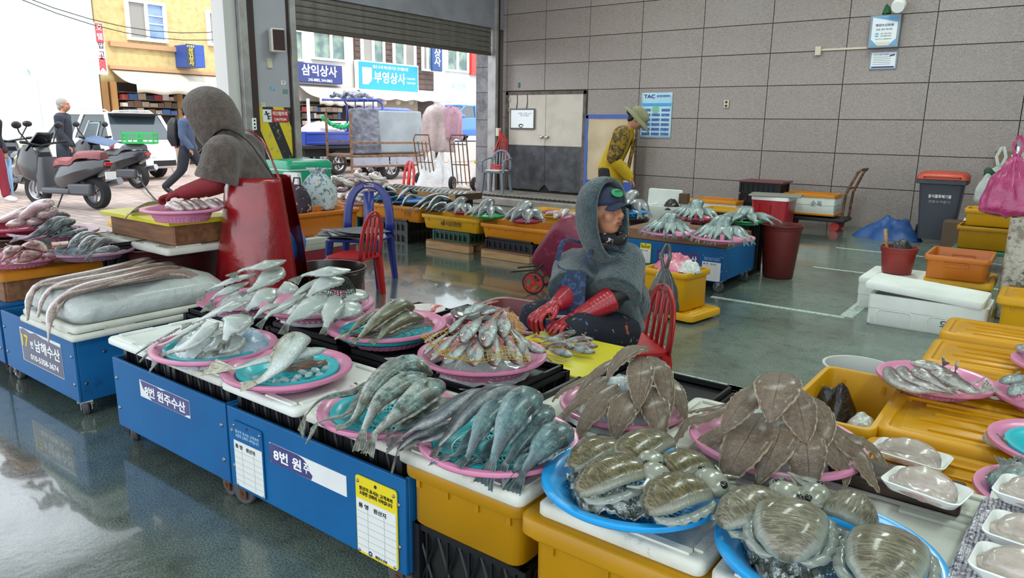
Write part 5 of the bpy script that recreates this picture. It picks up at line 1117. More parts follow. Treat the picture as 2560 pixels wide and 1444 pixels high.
def cuttle(label, a, b, w, mat, head=0, hz=.0, lift=.5, tent=1):
    A, B_ = G(*a), G(*b); d = B_-A; L_ = d.length; T = d.normalized(); up = V((0, -.15, 1)); Nn = (up-T*up.dot(T)).normalized(); S = T.cross(Nn); cen_ = (A+B_)/2
    tab = [(0, .25), (.06, .52), (.25, .88), (.5, 1), (.8, .98), (.94, .86), (1, .62)]; mb = MB(); rings = []; uv = []; n = 20; m = 16
    for i in range(n):
        s = i/(n-1); hw = w/2*interp(tab, s); th = w*.25*(interp(tab, s)**.7); c_ = A+d*s-cen_+Nn*.02*sin(pi*s)
        R_ = []
        for k in range(m):
            q = 2*pi*k/m; y = cos(q); z = sin(q); R_.append(c_+S*hw*y+Nn*(th*(z if z > 0 else z*.45))); uv.append((s, (1-y)/2 if z > 0 else (0 if y > 0 else 1)))
        rings.append(R_)
    mb.loft(rings); mb.uv = uv; o = tag(obj('cuttlefish', mb, mat, None, smooth=70, loc=cen_), label, 'cuttlefish', 'cuttlefish on the blue trays')
    for s_ in (-1, 1):
        q = MB(); q.grid(lambda i, j: A+d*(.02+.93*i)-cen_+S*s_*(w/2*interp(tab, .02+.93*i)*.97+j*w*.14)+Nn*(.004*sin(i*34)*j-.012*j), 26, 3); obj('fin', q, FRNG, o, smooth=60, solid=.003)
    if head:
        H = B_ if head > 0 else A; D = T*head; hb = MB()
        hb.ell(H-cen_+D*.03*1+Nn*-.002, (w*.33, w*.4, w*.24), 14, 10, Matrix((D, S, Nn)).transposed().to_4x4()); h_ = obj('head', hb, CHEAD, o)
        for s_ in (-1, 1): e = obj('eye', MB().ell(H-cen_+D*.035+S*s_*w*.3+Nn*w*.1, w*.085, 10, 8), EYEB, h_)
        for k in range(6*tent):
            y = (k-2.5)*.16*w; p0 = H-cen_+D*(w*.3)+S*y; pts = [p0, p0+D*.03+S*y*.3-Nn*.01, p0+D*.055+S*(y*.5+.01*sin(k*2))-Nn*.02, p0+D*(.06+.012*(k % 3))+S*(y*.8+.018*cos(k*3))-Nn*.024]
            obj('arm', MB().tube(crom(pts, 8), [.011*(1-i/9) for i in range(8)], 7), CHEAD, h_)
    return o
cuttle('striped cuttlefish at the back left of the left blue tray', (1430, 1172, .60), (1540, 1112, .62), .105, CS1, 0)
cuttle('blotched cuttlefish at the back middle of the left blue tray', (1668, 1098, .62), (1562, 1150, .63), .125, CS1, 0)
cuttle('largest brown striped cuttlefish in the middle of the left blue tray', (1442, 1232, .60), (1602, 1166, .63), .12, CS1, 1)
cuttle('cuttlefish at the right of the left blue tray, head inward', (1772, 1166, .61), (1664, 1180, .63), .11, CS1, 1)
cuttle('grey striped cuttlefish in front with a white arm trailing right', (1614, 1278, .60), (1752, 1216, .625), .125, CS1, 1, tent=1)
cuttle('pale cuttlefish at the left of the right blue tray', (1800, 1312, .60), (1940, 1248, .63), .115, CS2, 1)
cuttle('plump pale cuttlefish in the middle of the right blue tray', (1965, 1400, .61), (1982, 1268, .65), .15, CS2, 0)
cuttle('brownish cuttlefish at the back of the right blue tray', (2190, 1318, .61), (2070, 1256, .63), .11, CS2, 1)
cuttle('pale cuttlefish at the right of the right blue tray, cut off below', (2196, 1480, .62), (2228, 1345, .64), .15, CS2, 0)
a = G(2070, 1372, .60); tag(obj('cuttlebone', MB().ell((0, 0, 0), (.03, .075, .012), 16, 10, Matrix.Rotation(-.35, 4, 'Z')), M('bone_white', '#dfe6e2', .4), None, loc=a), 'white oval cuttlebone leaning beside the plump cuttlefish', 'cuttlebone')
FOIL = M('foil_skin', '#c7cfca', .16, .75, nz=(14, '#6f766c', .5, .68), bump=(18, .9, .02))
for lab, cs in (('silver crumpled foil lining the front of the left blue tray', [(1402, 1180), (1640, 1240), (1620, 1316), (1450, 1290)]), ('silver crumpled foil lining the left of the right blue tray', [(1830, 1330), (2000, 1330), (2060, 1470), (1900, 1470)])):
    P = [G(u, v, .525) for u, v in cs]
    mb = MB().grid(lambda a, b: (P[0]*(1-a)*(1-b)+P[1]*a*(1-b)+P[2]*a*b+P[3]*(1-a)*b)+V((0, 0, .016+.022*noise.noise(V((a*7, b*7, 5)))+.01*noise.noise(V((a*17, b*17, 1))))), 30, 30)
    tag(obj('foil_sheet', mb, FOIL, None, smooth=30, solid=.001), lab, 'foil')
net_sheet('olive net at the bottom of the right blue tray', [(2060, 1340), (2150, 1330), (2260, 1470), (2020, 1470)], .535, NETO, .008)
# ---- eels on the ice slab
ICES = M('ice_slab', '#c1cbc7', .28, nz=(3, '#d6dcd9', .35, .7), bump=(14, .8, .02), trans=.25, coat=.3)
lidA = foam_lid('lower of two stacked styrofoam lids under the ice slab', -4.3, -3.66, 1.38, 2.28, .44, .034, STYD)
lidB = foam_lid('upper of two stacked styrofoam lids under the ice slab', -4.29, -3.67, 1.395, 2.27, .476, .034, STYD, bars=False)
sl = MB().loft([rrect(w_, d_, r_, z, 6) for w_, d_, r_, z in ((.56, .8, .08, 0), (.59, .83, .09, .03), (.57, .81, .1, .08), (.5, .74, .12, .125), (.38, .6, .12, .145), (.1, .2, .05, .155))])
for q in sl.v: q.z += .012*noise.noise(V((q.x*7, q.y*7, q.z*5))) if q.z > .02 else 0
tag(obj('ice_slab', sl, ICES, None, smooth=70, loc=(-3.98, 1.83, .476)), 'big translucent ice slab under the long eels', 'ice')
eels = [('leftmost long pinkish eel over the ice slab', [(374, 650, .60), (300, 668, .645), (224, 686, .65), (150, 700, .635), (95, 712, .61), (73, 744, .55), (69, 800, .46)]),
 ('second long eel from the left over the ice slab', [(430, 662, .59), (350, 674, .645), (262, 692, .655), (180, 706, .645), (131, 718, .615), (106, 750, .56), (95, 792, .49)]),
 ('third eel, with a pink stripe, hanging to the cart front', [(444, 673, .60), (380, 680, .65), (299, 699, .66), (220, 716, .65), (175, 730, .62), (138, 760, .56), (123, 808, .49), (121, 856, .40)]),
 ('rightmost pale eel along the edge of the ice slab', [(512, 706, .57), (449, 686, .625), (337, 694, .645), (260, 710, .645), (200, 726, .625), (157, 750, .58), (132, 800, .50)])]
for lab, p in eels: fish('eel', px(*p), .115, lab, None, None, 1, n=30, cat='eel')
for lab, p in (('limp dark eel end bunched at the back left of the ice slab', [(385, 655, .60), (330, 672, .65), (270, 690, .655)]), ('thin eel between the pale ones on the ice slab', [(460, 680, .62), (330, 702, .655), (240, 716, .65)])): fish('eel', px(*p), .08, lab, None, None, 1, n=20, cat='eel')
# ================================================================ RIGHT SIDE
LIDY = M('lid_yellow', '#cb9308', .4, nz=(2, '#bb8504', .4, .7), spec=.35)
for y, t, w_ in ((2.40, 'nearest of the right lidded totes, carrying the first fillet tray', .66), (2.94, 'second lidded tote from the front on the right, bare ridged lid', .66), (3.42, 'third lidded tote on the right, under the pollock basket', .62), (3.93, 'fourth lidded tote on the right, lid half bare', .62), (4.5, 'farthest of the right lidded totes', .6)):
    tote('yellow tote, '+t, -.41+w_/2, y, 0, w_, .44 if y < 4 else .40, .40, LIDY, lid=LIDY, group='yellow lidded totes on the right', ribs=3)
tote('open yellow tote with a black bag inside, beside the white bucket', -.575, 3.0, 0, .33, .68, .42, YEL2, ribs=2)
BAGK = M('bag_black', '#0d0d10', .18, bump=(22, .9, .03), coat=.5); BAGC = M('bag_clear', '#c8d0ca', .15, trans=.35, bump=(26, .9, .02), coat=.5)
a = G(2090, 1030, .3); mound('black knotted plastic bag inside the open yellow tote', (a.x, a.y), .11, .19, BAGK, .22, seed=21, name='plastic_bag', amp=.5)
a = G(2155, 1065, .34); mound('small clear bag of scraps in the open yellow tote corner', (a.x, a.y), .06, .06, BAGC, .33, seed=8, name='plastic_bag')
def pail(label, c, r, rb, h, mat, water=None, name='bucket', cat='bucket', z0=0, handle=True, th=.006):
    o = thing(name, label, cat, (c[0], c[1], z0))
    obj('shell', MB().lathe([(0, .006), (rb-.004, .006), (rb, .012), (r-.012, h-.05), (r-.004, h-.045), (r, h-.012), (r+.006, h-.008), (r+.006, h), (r-.006, h), (r-.014, h-.04), (rb-.01, .016), (0, .014)], 40), mat, o, smooth=50)
    if water: obj('water', MB().lathe([(0, 0), (r-.016, 0), (r-.016, -.004), (0, -.004)], 32, c=(0, 0, h*.8)), water, o)
    if handle: obj('handle', MB().tube([(r*cos(t)*1.01, r*sin(t)*1.01*.25-r*.55*sin(t), h-.05-.12*sin(t)) for t in [pi*i/14 for i in range(15)]], .003, 6), BLK, o)
    return o
WATR = M('dirty_water', '#3d3f3a', .05, spec=.8); WBKT = M('bucket_white', '#cfd3cf', .35, trans=.1, coat=.2)
pail('white plastic bucket of dark water behind the open yellow tote', (-.66, 3.62), .155, .135, .36, WBKT, WATR)
def side_basket(label, L_, r, z, mat, inner=None, h=.055, sgn=1, **k):
    p = G(L_[0], L_[1], z); d = V((p.x, p.y, 0)).normalized(); q = V((d.y, -d.x, 0))*sgn; c = p+q*r
    return basket(label, (0, 0), (0, 0), z, mat, inner, h=h, D=2*r, c=tuple(c), **k)
BK['poll'] = basket('pink oval basket of limp silver pollock on the right totes', (2190, 925), (2492, 965), .475, PINK)
BK['r2'] = side_basket('pink basket with cut silver fish at the right edge', (2480, 965), .2, .475, PINK)
BK['r3'] = side_basket('broken pink basket holding a cyan sieve at the right edge', (2470, 1075), .22, .475, PINK, CYAN)
BK['r4'] = side_basket('pink basket with a bright blue tray inside at the lower right', (2436, 1195), .2, .48, PINK)
BK['r5'] = side_basket('small pink basket at the far right on the back lids', (2528, 890), .2, .475, PINK)
tag(obj('inner_tray', colander(SKYB, .16, .03, n=64), SKYB, None, smooth=60, loc=V((BK['r4'].location.x, BK['r4'].location.y, .455)), solid=.002), 'bright blue tray set inside the lower right pink basket', 'tray')
school('poll', 'poll', [
 (.055, 'pollock at the front left of the right oval basket', 1, [(2218, 920, .52), (2236, 950, .52), (2290, 972, .51), (2350, 978, .50), (2372, 982, .495)]),
 (.055, 'second pollock from the front of the right oval basket', 1, [(2252, 918, .53), (2268, 945, .53), (2320, 965, .52), (2370, 978, .505), (2384, 982, .50)]),
 (.055, 'dark pink-gilled pollock in the middle of the right oval basket', 1, [(2282, 925, .54), (2320, 945, .535), (2370, 972, .52), (2396, 980, .51)]),
 (.06, 'pale bellied pollock at the right of the oval basket', 1, [(2325, 930, .545), (2376, 950, .535), (2430, 975, .52), (2452, 976, .515), (2486, 962, .52)]),
 (.05, 'long pollock at the back of the right oval basket', 1, [(2276, 905, .54), (2330, 918, .535), (2390, 945, .525), (2430, 962, .52), (2456, 946, .54)]),
 (.03, 'pollock tail sticking straight up in the right oval basket', 1, [(2330, 920, .51), (2352, 922, .53), (2358, 912, .55), (2366, 898, .585)]),
 (.03, 'second pollock tail sticking up, right of the first', 1, [(2368, 938, .51), (2386, 935, .53), (2388, 925, .55), (2394, 908, .585)])])
school('teal', 'r2', [(.06, 'cut silver fish in the basket at the right edge', 1, [(2500, 955, .51), (2540, 946, .525), (2580, 940, .52), (2600, 940, .51)]), (.06, 'pink bellied silver fish in the basket at the right edge', 1, [(2520, 985, .51), (2550, 970, .53), (2590, 960, .52), (2620, 960, .51)])])
school('teal', 'r4', [(.07, 'silver fish left in the lower right basket', 1, [(2498, 1225, .5), (2505, 1190, .52), (2512, 1165, .525), (2520, 1140, .52)]), (.075, 'silver fish right in the lower right basket', 1, [(2530, 1222, .51), (2540, 1188, .53), (2552, 1160, .53), (2570, 1140, .52)])])
school('poll', (.1, 2.9, .4), [(.05, 'pink spotted fish lying under the broken pink basket', 1, [(2465, 1085, .455), (2500, 1110, .455), (2540, 1128, .455), (2570, 1140, .45)])])
school('grey', (.1, 3.9, .4), [(.05, 'grey fish tip over the far right pink basket', 1, [(2542, 866, .50), (2575, 876, .505), (2620, 884, .5), (2650, 888, .49)])])
FTRAY = M('foam_tray_white', '#eef1ee', .45, coat=.1)
def fillet_mat():
    m, t, b, N, L = newmat('raw_fillet'); n = ntex(N, L, 16, 4, .6, stretch=(1, 3, 3))
    c = ramp(N, L, n, [(.35, lin('#a99d92')), (.55, lin('#bab0a6')), (.72, lin('#ad867f'))]); L.new(c, b.inputs['Base Color'])
    b.inputs['Roughness'].default_value = .22; b.inputs['Coat Weight'].default_value = .5; b.inputs['Subsurface Weight'].default_value = .3; b.inputs['Subsurface Radius'].default_value = (.02, .012, .01)
    bumpn(N, L, b, ntex(N, L, 40, 4, stretch=(1, 4, 4)), .3, .004); return m
FIL = fillet_mat()
def ftray(label, c, rz, z, w_=.19, d=.13, tilt=0, seed=0, n=3):
    p = G(c[0], c[1], z); o = thing('foam_tray', label, 'tray', p, rz, 'white trays of fish fillet')
    obj('tray', MB().loft([rrect(w_-.03, d-.03, .02, 0), rrect(w_-.004, d-.004, .022, .02), rrect(w_, d, .024, .024), rrect(w_-.006, d-.006, .022, .026), rrect(w_-.036, d-.036, .018, .004)]), FTRAY, o, smooth=50)
    for k in range(n):
        f = MB(); rr = random.Random(seed*7+k)
        def fn(a, b, k=k):
            x = (a-.5)*(w_-.03)*(1-.1*k); hw = (d*.5-.008)*(sin(pi*min(1, a*.9+.1))**.45)*(1-.12*k); y = (b-.5)*2*hw+(k-1)*d*.08
            return V((x, y, .008+(.045-.016*abs(k-1)+.012*k)*(max(0, 1-(2*b-1)**2))**.6*(.35+.65*sin(pi*a)**.6)+.004*noise.noise(V((a*6+seed, b*6+k, seed)))))
        f.grid(fn, 22, 14); g = obj('fillet', f, FIL, None, smooth=70, solid=.004); g.parent = None
        g.matrix_world = Matrix.Translation(p) @ Matrix.Rotation(rz+(.35*(k-1)), 4, 'Z'); tag(g, ['left', 'middle', 'right'][k]+' fillet on the '+label.split(',')[0].replace('white foam tray', 'tray'), 'fillet', 'fillets on foam trays')
    return o
ftray('white foam tray of long pale fillets, on the nearest tote lid', (2275, 1148), -.12, .425, .22, .14, seed=1)
ftray('white foam tray of folded fillets, resting on the dark plank', (2313, 1232), -.2, .562, .185, .13, seed=2)
ftray('white foam tray at the upper right edge, on silvery wrap', (2612, 1262), -.15, .60, .2, .14, seed=3)
ftray('white foam tray at the lower right edge, on silvery wrap', (2600, 1366), -.12, .60, .2, .14, seed=4)
ftray('white foam tray in the bottom right corner, mostly cut off', (2575, 1456), -.1, .60, .2, .13, seed=5)
a, b, c, d = G(2440, 1240, .575), G(2318, 1475, .575), G(2640, 1500, .575), G(2640, 1270, .575)
SILV = M('silver_scaly_wrap', '#dcdae0', .25, .25, nz=(60, '#8d8794', .5, .6), bump=(34, .6, .01, 'Wave'), stretch=(1, 3, 1))
sv = MB().grid(lambda u, v: (a*(1-u)*(1-v)+d*u*(1-v)+c*u*v+b*(1-u)*v)+V((0, 0, -.075*(1-min(1, u/.14))**2+.004*sin(v*160)+.004*noise.noise(V((u*30, v*60, 2))))), 40, 120)
sv.add([a+V((0, 0, -.32)), b+V((0, 0, -.32)), b+V((0, 0, -.075)), a+V((0, 0, -.075))], [(0, 1, 2, 3)])
tag(obj('silver_wrapped_box', sv, SILV, None, smooth=60), 'box wrapped in silvery scaly foil under the lower right fillet trays', 'box')
# styrofoam boxes and bin
def foam_box(label, cx, cy, w_, d, h, z0=0, rz=0, lid=None, group=None, open_=False, mat=STYR):
    o = thing('styrofoam_box', label, 'box', (cx, cy, z0), rz, group)
    R_ = [rrect(w_-.03, d-.03, .02, 0), rrect(w_-.01, d-.01, .025, .012), rrect(w_-.01, d-.01, .025, h*.55), rrect(w_, d, .03, h*.57), rrect(w_, d, .03, h)]
    if open_ or lid: R_ += [rrect(w_-.07, d-.07, .02, h), rrect(w_-.08, d-.08, .02, .04)]
    obj('box_body', MB().loft(R_), mat, o, smooth=40)
    if lid is not None:
        l = obj('lid', MB().loft([rrect(w_+.0, d+.0, .025, 0), rrect(w_+.006, d+.006, .028, .01), rrect(w_+.006, d+.006, .028, .04), rrect(w_-.01, d-.01, .02, .05)]), mat, o, smooth=40, loc=lid[0]); l.rotation_euler = lid[1]
    return o
foam_box('white styrofoam box closed with its lid, under the brown-red pail', -.98, 6.8, .57, .66, .21, lid=((0, 0, .21), (0, 0, 0)))
sb = foam_box('long white styrofoam box with crooked lid, marked 원주', -.69, 6.16, .78, .42, .235, lid=((-.03, -.0, .255), (.02, .06, -.03)))
text('원주', .1, (.2, -.2125, .06), BLK, sb, shear=-.2, bold=-.005); text('5호', .05, (-.25, -.05, .315), M('pencil', '#8b958f', .8), sb, (0, 0, .1))
for x in (-.2, .14): obj('moulding', MB().tube([(x-.12, -.207, .02), (x-.12, -.207, .1), (x-.1, -.207, .125), (x+.1, -.207, .125), (x+.12, -.207, .1), (x+.12, -.207, .02)], .005, 5), STYR, sb)
RPAIL = M('pail_redbrown', '#8d3029', .5, nz=(4, '#7a2823', .4, .7))
pl_ = pail('red-brown pail with a black bag in it, on the styrofoam box', (-1.05, 6.85), .145, .115, .23, RPAIL, None, z0=.262, handle=False)
mound('black plastic bag stuffed in the red-brown pail', (-1.03, 6.84), .085, .09, BAGK, .47, seed=31, name='plastic_bag', amp=.5)
tag(obj('wooden_stick', MB().cyl((-1.13, 6.9, .3), (-1.19, 6.93, .62), .016), WOODL, None), 'short wooden handle sticking out of the red-brown pail', 'handle')
tote('yellow tote under the open orange one by the peeling pillar', -.58, 6.95, 0, .46, .56, .27, YEL2, lid=YEL2)
tote('open orange tote with a moulded handle, next to the peeling pillar', -.6, 6.88, .295, .46, .56, .19, ORNG, handle=True, ribs=0)
tote('yellow lidded tote at the right edge in front of the pillar', -.0, 5.95, 0, .5, .42, .36, YEL2, lid=YEL2, ribs=3)
bn = thing('wheelie_bin', 'dark grey wheeled bin with an orange-red lid against the wall', 'bin', (-1.29, 11.1, 0), .05)
BGR = M('bin_grey', '#41444e', .45, nz=(3, '#393c45', .4, .7), dirt=(9, '#5e5f62', .68, .85)); BRD = M('bin_lid_red', '#c14a32', .4, nz=(3, '#ad3f2a', .4, .7))
obj('bin_body', MB().loft([rrect(.4, .42, .05, .06), rrect(.5, .54, .05, .78), rrect(.58, .6, .05, .79), rrect(.58, .6, .05, .84)]), BGR, bn, smooth=45)
obj('lid', MB().loft([rrect(.59, .61, .06, .845), rrect(.58, .6, .06, .885), rrect(.5, .52, .08, .93), rrect(.3, .34, .08, .94)]), BRD, bn, smooth=45)
obj('lid_handle', MB().tube([(-.2, -.3, .87), (-.2, -.33, .885), (.2, -.33, .885), (.2, -.3, .87)], .012, 8), BRD, bn)
for s in (-1, 1): wheel(bn, (s*.24, .24, .1), .1, .05, 'x', 5)
text('음식물류폐기물', .06, (0, -.264, .63), INK, bn, (pi/2-.075, 0, 0), .01, fit=(.26, .045)); text('전용수거용기', .05, (0, -.258, .56), M('ink_faded', '#a9abb0', .6), bn, (pi/2-.075, 0, 0), .0, fit=(.24, .035))
TARP = M('tarp_blue', '#24508f', .5, nz=(4, '#1c4278', .4, .7))
mound('crumpled blue tarpaulin beside the grey wheeled bin', (-1.85, 11.2), .42, .24, TARP, 0, 'tarpaulin', 'blue_tarpaulin', 17, amp=.55)
# small things round the bin and the hanging bags
dl = thing('dolly_cart', 'low dark green platform trolley behind the pink bag', 'cart', (-.55, 9.3, 0))
obj('platform', MB().box((0, 0, .2), (.7, .5, .04)), M('dolly_green', '#2f6b4e', .5), dl, bevel=.01)
for s in (-1, 1):
    for q in (-1, 1): wheel(dl, (s*.26, q*.18, .075), .075, .04)
tote('lower of two dirty yellow totes on the dark green trolley', -.6, 9.3, .225, .55, .42, .24, YELT); tote('upper dirty yellow tote on the dark green trolley', -.58, 9.32, .47, .5, .4, .18, YEL2)
tag(obj('brown_board', MB().box((-.45, 11.9, .95), (.75, .03, .5)), M('cardboard_brown', '#7c6a52', .8), None, bevel=.004), 'brown board leaning on the granite wall above the trolley', 'board')
tag(obj('brown_box', MB().box((-.98, 10.6, .18), (.35, .3, .36)), M('box_dark_brown', '#5d4a3a', .8), None, bevel=.01), 'small brown box half hidden behind the wheeled bin', 'box')
tag(obj('paper_scrap', MB().grid(lambda a, b: V((-.95+.3*a, 10.52+.15*b, .37+.03*sin(a*5+b*2))), 8, 5), M('paper_pale', '#d5ddd5', .7), None, solid=.004), 'crumpled pale paper on the brown box by the bin', 'paper')
def hang_bag(label, c, w_, h, mat, seed, name='hanging_bag'):
    def fn(a, b):
        q = 2*pi*a; r_ = w_/2*(.05+.95*sin(min(1, b*1.12)*pi/2*1.02)**.8)*(1 if b < .9 else 1-.75*((b-.9)/.1)**2); pl__ = 1+.10*sin(q*9+seed)*(1-b*.6)+.08*noise.noise(V((cos(q)*2+seed, sin(q)*2, b*4)))
        return V((r_*cos(q)*pl__, r_*sin(q)*.7*pl__, -h*b+.02*noise.noise(V((q*2, b*5, seed)))))
    mb = MB().grid(fn, 60, 26, wrapu=True); o = tag(obj(name, mb, mat, None, smooth=75, loc=c, solid=.002), label, 'bag')
    k = MB()
    for s in (-1, 1): k.tube([(s*.01, 0, -.01), (s*.03, .0, .06), (s*.01, .02, .12), (0, .02, .13)], .012, 6)
    obj('bag_handle', k, mat, o); return o
MAG = M('bag_magenta', '#a81f63', .22, nz=(10, '#c94a86', .5, .75), bump=(20, .6, .02), coat=.5, trans=.15)
a = GY(2542, 388, 6.1); hang_bag('magenta plastic bag hanging from the peeling pillar', a, .34, .42, MAG, 3)
WBG = M('bag_milky', '#cfd6d3', .25, nz=(8, '#a9bcae', .45, .7), bump=(20, .6, .02), coat=.4, trans=.3)
a = GY(2500, 412, 6.6); hang_bag('milky white plastic bag with greens hanging left of the magenta one', a, .27, .3, WBG, 7)
tag(obj('leaf_bunch', MB().grid(lambda u, v: GY(2480, 432, 6.47)+V(((u-.5)*.1, -.02*sin(u*5), (v-.5)*.045+.02*sin(u*6))), 10, 5), M('leaf_dark', '#1f4a2a', .5), None, solid=.003), 'dark green leaf showing through the milky bag', 'leaf')
hk = MB()
for u, v in ((2535, 385), (2546, 378)): hk.tube([GY(u, v-10, 6.22), GY(u, v, 6.15), GY(u-4, v+6, 6.12), GY(u-2, v+12, 6.14)], .008, 6)
tag(obj('wall_hooks', hk, INK, None), 'two white hooks on the pillar holding the bags', 'hook')
# ================================================================ BACK WALL FITTINGS
def wall_pt(u, v, off=.0): return GY(u, v, W-off)
ps = thing('poster', 'light blue poster headed TAC with rows of blue boxes', 'poster')
p0, p1 = wall_pt(1606, 232), wall_pt(1676, 346); w_, h = p1.x-p0.x, p0.z-p1.z; cx, cz = (p0.x+p1.x)/2, (p0.z+p1.z)/2
obj('sheet', MB().grid(lambda a, b: V((cx+(a-.5)*w_, W-.012-.006*noise.noise(V((a*3, b*3, 1))), cz+(b-.5)*h)), 10, 14), M('poster_blue', '#a8cfe6', .5, nz=(3, '#c3dcea', .4, .6)), ps, smooth=60, solid=.002)
R_x = (pi/2, 0, 0); text('TAC', .14, (cx-w_*.24, W-.022, cz+h*.42), INKB, ps, R_x, .02, fit=(w_*.36, h*.085)); text('총허용어획량제도', .1, (cx+w_*.22, W-.022, cz+h*.425), INKB, ps, R_x, .01, fit=(w_*.44, h*.05))
obj('banner_strip', MB().box((cx, W-.02, cz+h*.24), (w_*.96, .004, h*.06)), M('poster_cyan', '#3f9fcf', .5), ps, smooth=0)
for r in range(6):
    for k in range(3):
        if (r, k) == (0, 1): continue
        obj('printed_box', MB().box((cx+w_*(k-1)*.31, W-.02, cz+h*(.12-.105*r)), (w_*.26, .004, h*.055)), M('poster_navy', '#3f5d9c', .5, nz=(30, '#5d7bb5', .5, .6)), ps, smooth=0)
obj('printed_map', MB().lathe([(0, 0), (.05, 0), (.07, .001), (0, .002)], 12, M4=Matrix.Rotation(pi/2, 4, 'X'), c=(cx-w_*.02, W-.02, cz+h*.13)), M('poster_green', '#7db89a', .5), ps)
sb_ = thing('notice_cabinet', 'metal wall cabinet with a white and blue notice lettered 해양수산방송', 'cabinet')
p0, p1 = wall_pt(2182, 42, .12), wall_pt(2240, 114, .12); w_, h = p1.x-p0.x, p0.z-p1.z; cx, cz = (p0.x+p1.x)/2, (p0.z+p1.z)/2
obj('case', MB().box((cx, W-.06, cz), (w_+.05, .13, h+.04)), M('cabinet_steel', '#7f8d97', .4, .4), sb_, bevel=.006)
obj('notice', MB().box((cx, W-.128, cz), (w_-.02, .006, h-.02)), M('notice_white', '#dfe4e6', .4), sb_, smooth=0)
NB = M('notice_blue', '#5a9fd0', .4)
for s in (-1, 1): obj('corner_print', MB().prism([(cx+s*(w_/2-.012), cz-h/2+.012), (cx+s*(w_/2-.1), cz-h/2+.012), (cx+s*(w_/2-.012), cz-h/2+.1)], 0, .003, Matrix.Translation((0, W-.131, 0)) @ Matrix.Rotation(pi/2, 4, 'X')), NB, sb_, smooth=0)
obj('corner_print', MB().prism([(cx-w_/2+.012, cz+h/2-.012), (cx+w_/2-.012, cz+h/2-.012), (cx+w_/2-.012, cz+h/2-.09), (cx, cz+h/2-.05)], 0, .003, Matrix.Translation((0, W-.131, 0)) @ Matrix.Rotation(pi/2, 4, 'X')), NB, sb_, smooth=0)
text('해양수산방송', .1, (cx, W-.135, cz+h*.2), INKB, sb_, R_x, .015, fit=(w_*.68, h*.09)); text('방송 장비 제어함', .08, (cx, W-.135, cz+h*.06), INKB, sb_, R_x, .0, fit=(w_*.6, h*.06))
for i, t in enumerate(('051-220-2754', '070-4009-3647')): text(t, .05, (cx+.03, W-.135, cz-h*(.08+.08*i)), BLK, sb_, R_x, .0, fit=(w_*.4, h*.035)); obj('printed_box', MB().box((cx-w_*.26, W-.132, cz-h*(.08+.08*i)), (w_*.13, .003, h*.045)), NB, sb_, smooth=0)
text('해양수산부  수산물품질관리원', .04, (cx, W-.135, cz-h*.26), BLK, sb_, R_x, .0, fit=(w_*.6, h*.03)); obj('paper_label', MB().box((cx, W-.133, cz-h*.4), (w_*.55, .003, h*.09)), M('label_cream', '#d9d2bb', .6), sb_, smooth=0)
p = wall_pt(2249, 10, .2); cc = thing('security_camera', 'round white dome camera above the notice cabinet', 'camera', p)
obj('housing', MB().lathe([(.0, .12), (.08, .12), (.095, .08), (.095, .02), (.085, .0), (.06, -.005)], 24, M4=Matrix.Rotation(pi/2+.5, 4, 'X')), PVC, cc); obj('lens_dome', MB().ell((0, -.01, -.01), (.07, .07, .07), 18, 12), EYEB, cc); obj('arm', MB().cyl((0, .05, 0), (0, .19, .03), .03), PVC, cc)
p = wall_pt(2218, 22, .1); mound('bundle of dark green cloth on top of the notice cabinet', (p.x, p.y), .06, .13, M('cloth_green', '#1d5a35', .7), p.z-.07, 'cloth', 'green_cloth', 5)
nt_ = thing('notice_sheet', 'small white camera notice in a frame below the cabinet', 'notice')
p0, p1 = wall_pt(2180, 132), wall_pt(2238, 170); w_, h = p1.x-p0.x, p0.z-p1.z; cx, cz = (p0.x+p1.x)/2, (p0.z+p1.z)/2
obj('frame', MB().box((cx, W-.012, cz), (w_+.03, .02, h+.03)), M('cabinet_steel', ''), nt_, bevel=.003); obj('paper', MB().box((cx, W-.024, cz), (w_-.01, .004, h-.01)), M('notice_white', ''), nt_, smooth=0)
text('CCTV 설치 안내문', .06, (cx-w_*.1, W-.0275, cz+h*.36), INKB, nt_, R_x, .01, fit=(w_*.6, h*.1)); obj('printed_band', MB().box((cx, W-.0265, cz-h*.42), (w_*.9, .002, h*.09)), INKB, nt_, smooth=0)
for k in range(5): obj('printed_line', MB().box((cx-w_*.06, W-.0265, cz+h*(.2-.11*k)), (w_*.7, .002, h*.025)), M('ink_grey', '#7f8692', .6), nt_, smooth=0)
obj('printed_camera', MB().box((cx+w_*.34, W-.027, cz+h*.3), (w_*.2, .003, h*.1), M4=Matrix.Rotation(-.2, 3, 'Y')), INKB, nt_, smooth=0)
p = wall_pt(2047, 128); q = wall_pt(2180, 118); jb = tag(obj('junction_box', MB().box((p.x, W-.03, p.z), (.085, .06, .13)), M('conduit_cream', '#cdc4ae', .5), None, bevel=.006), 'cream junction box at the end of a wall conduit', 'junction box')
obj('conduit', MB().box(((p.x+q.x)/2, W-.012, p.z+.015), (q.x-p.x, .024, .03)), M('conduit_cream', ''), jb, bevel=.003)
p = wall_pt(1817, 260); so = tag(obj('wall_socket', MB().box((p.x, W-.012, p.z), (.085, .03, .13)), M('conduit_cream', ''), None, bevel=.006), 'double power socket on the granite wall right of the poster', 'socket')
for dz in (-.03, .03): obj('outlet', MB().cyl((p.x, W-.03, p.z+dz), (p.x, W-.026, p.z+dz), .022), BLK, so)
wbd = thing('whiteboard', 'small whiteboard with grey frame hanging on the cream door', 'whiteboard')
p0, p1 = wall_pt(1279, 275, .05), wall_pt(1334, 320, .05); w_, h = p1.x-p0.x, p0.z-p1.z; cx, cz = (p0.x+p1.x)/2, (p0.z+p1.z)/2
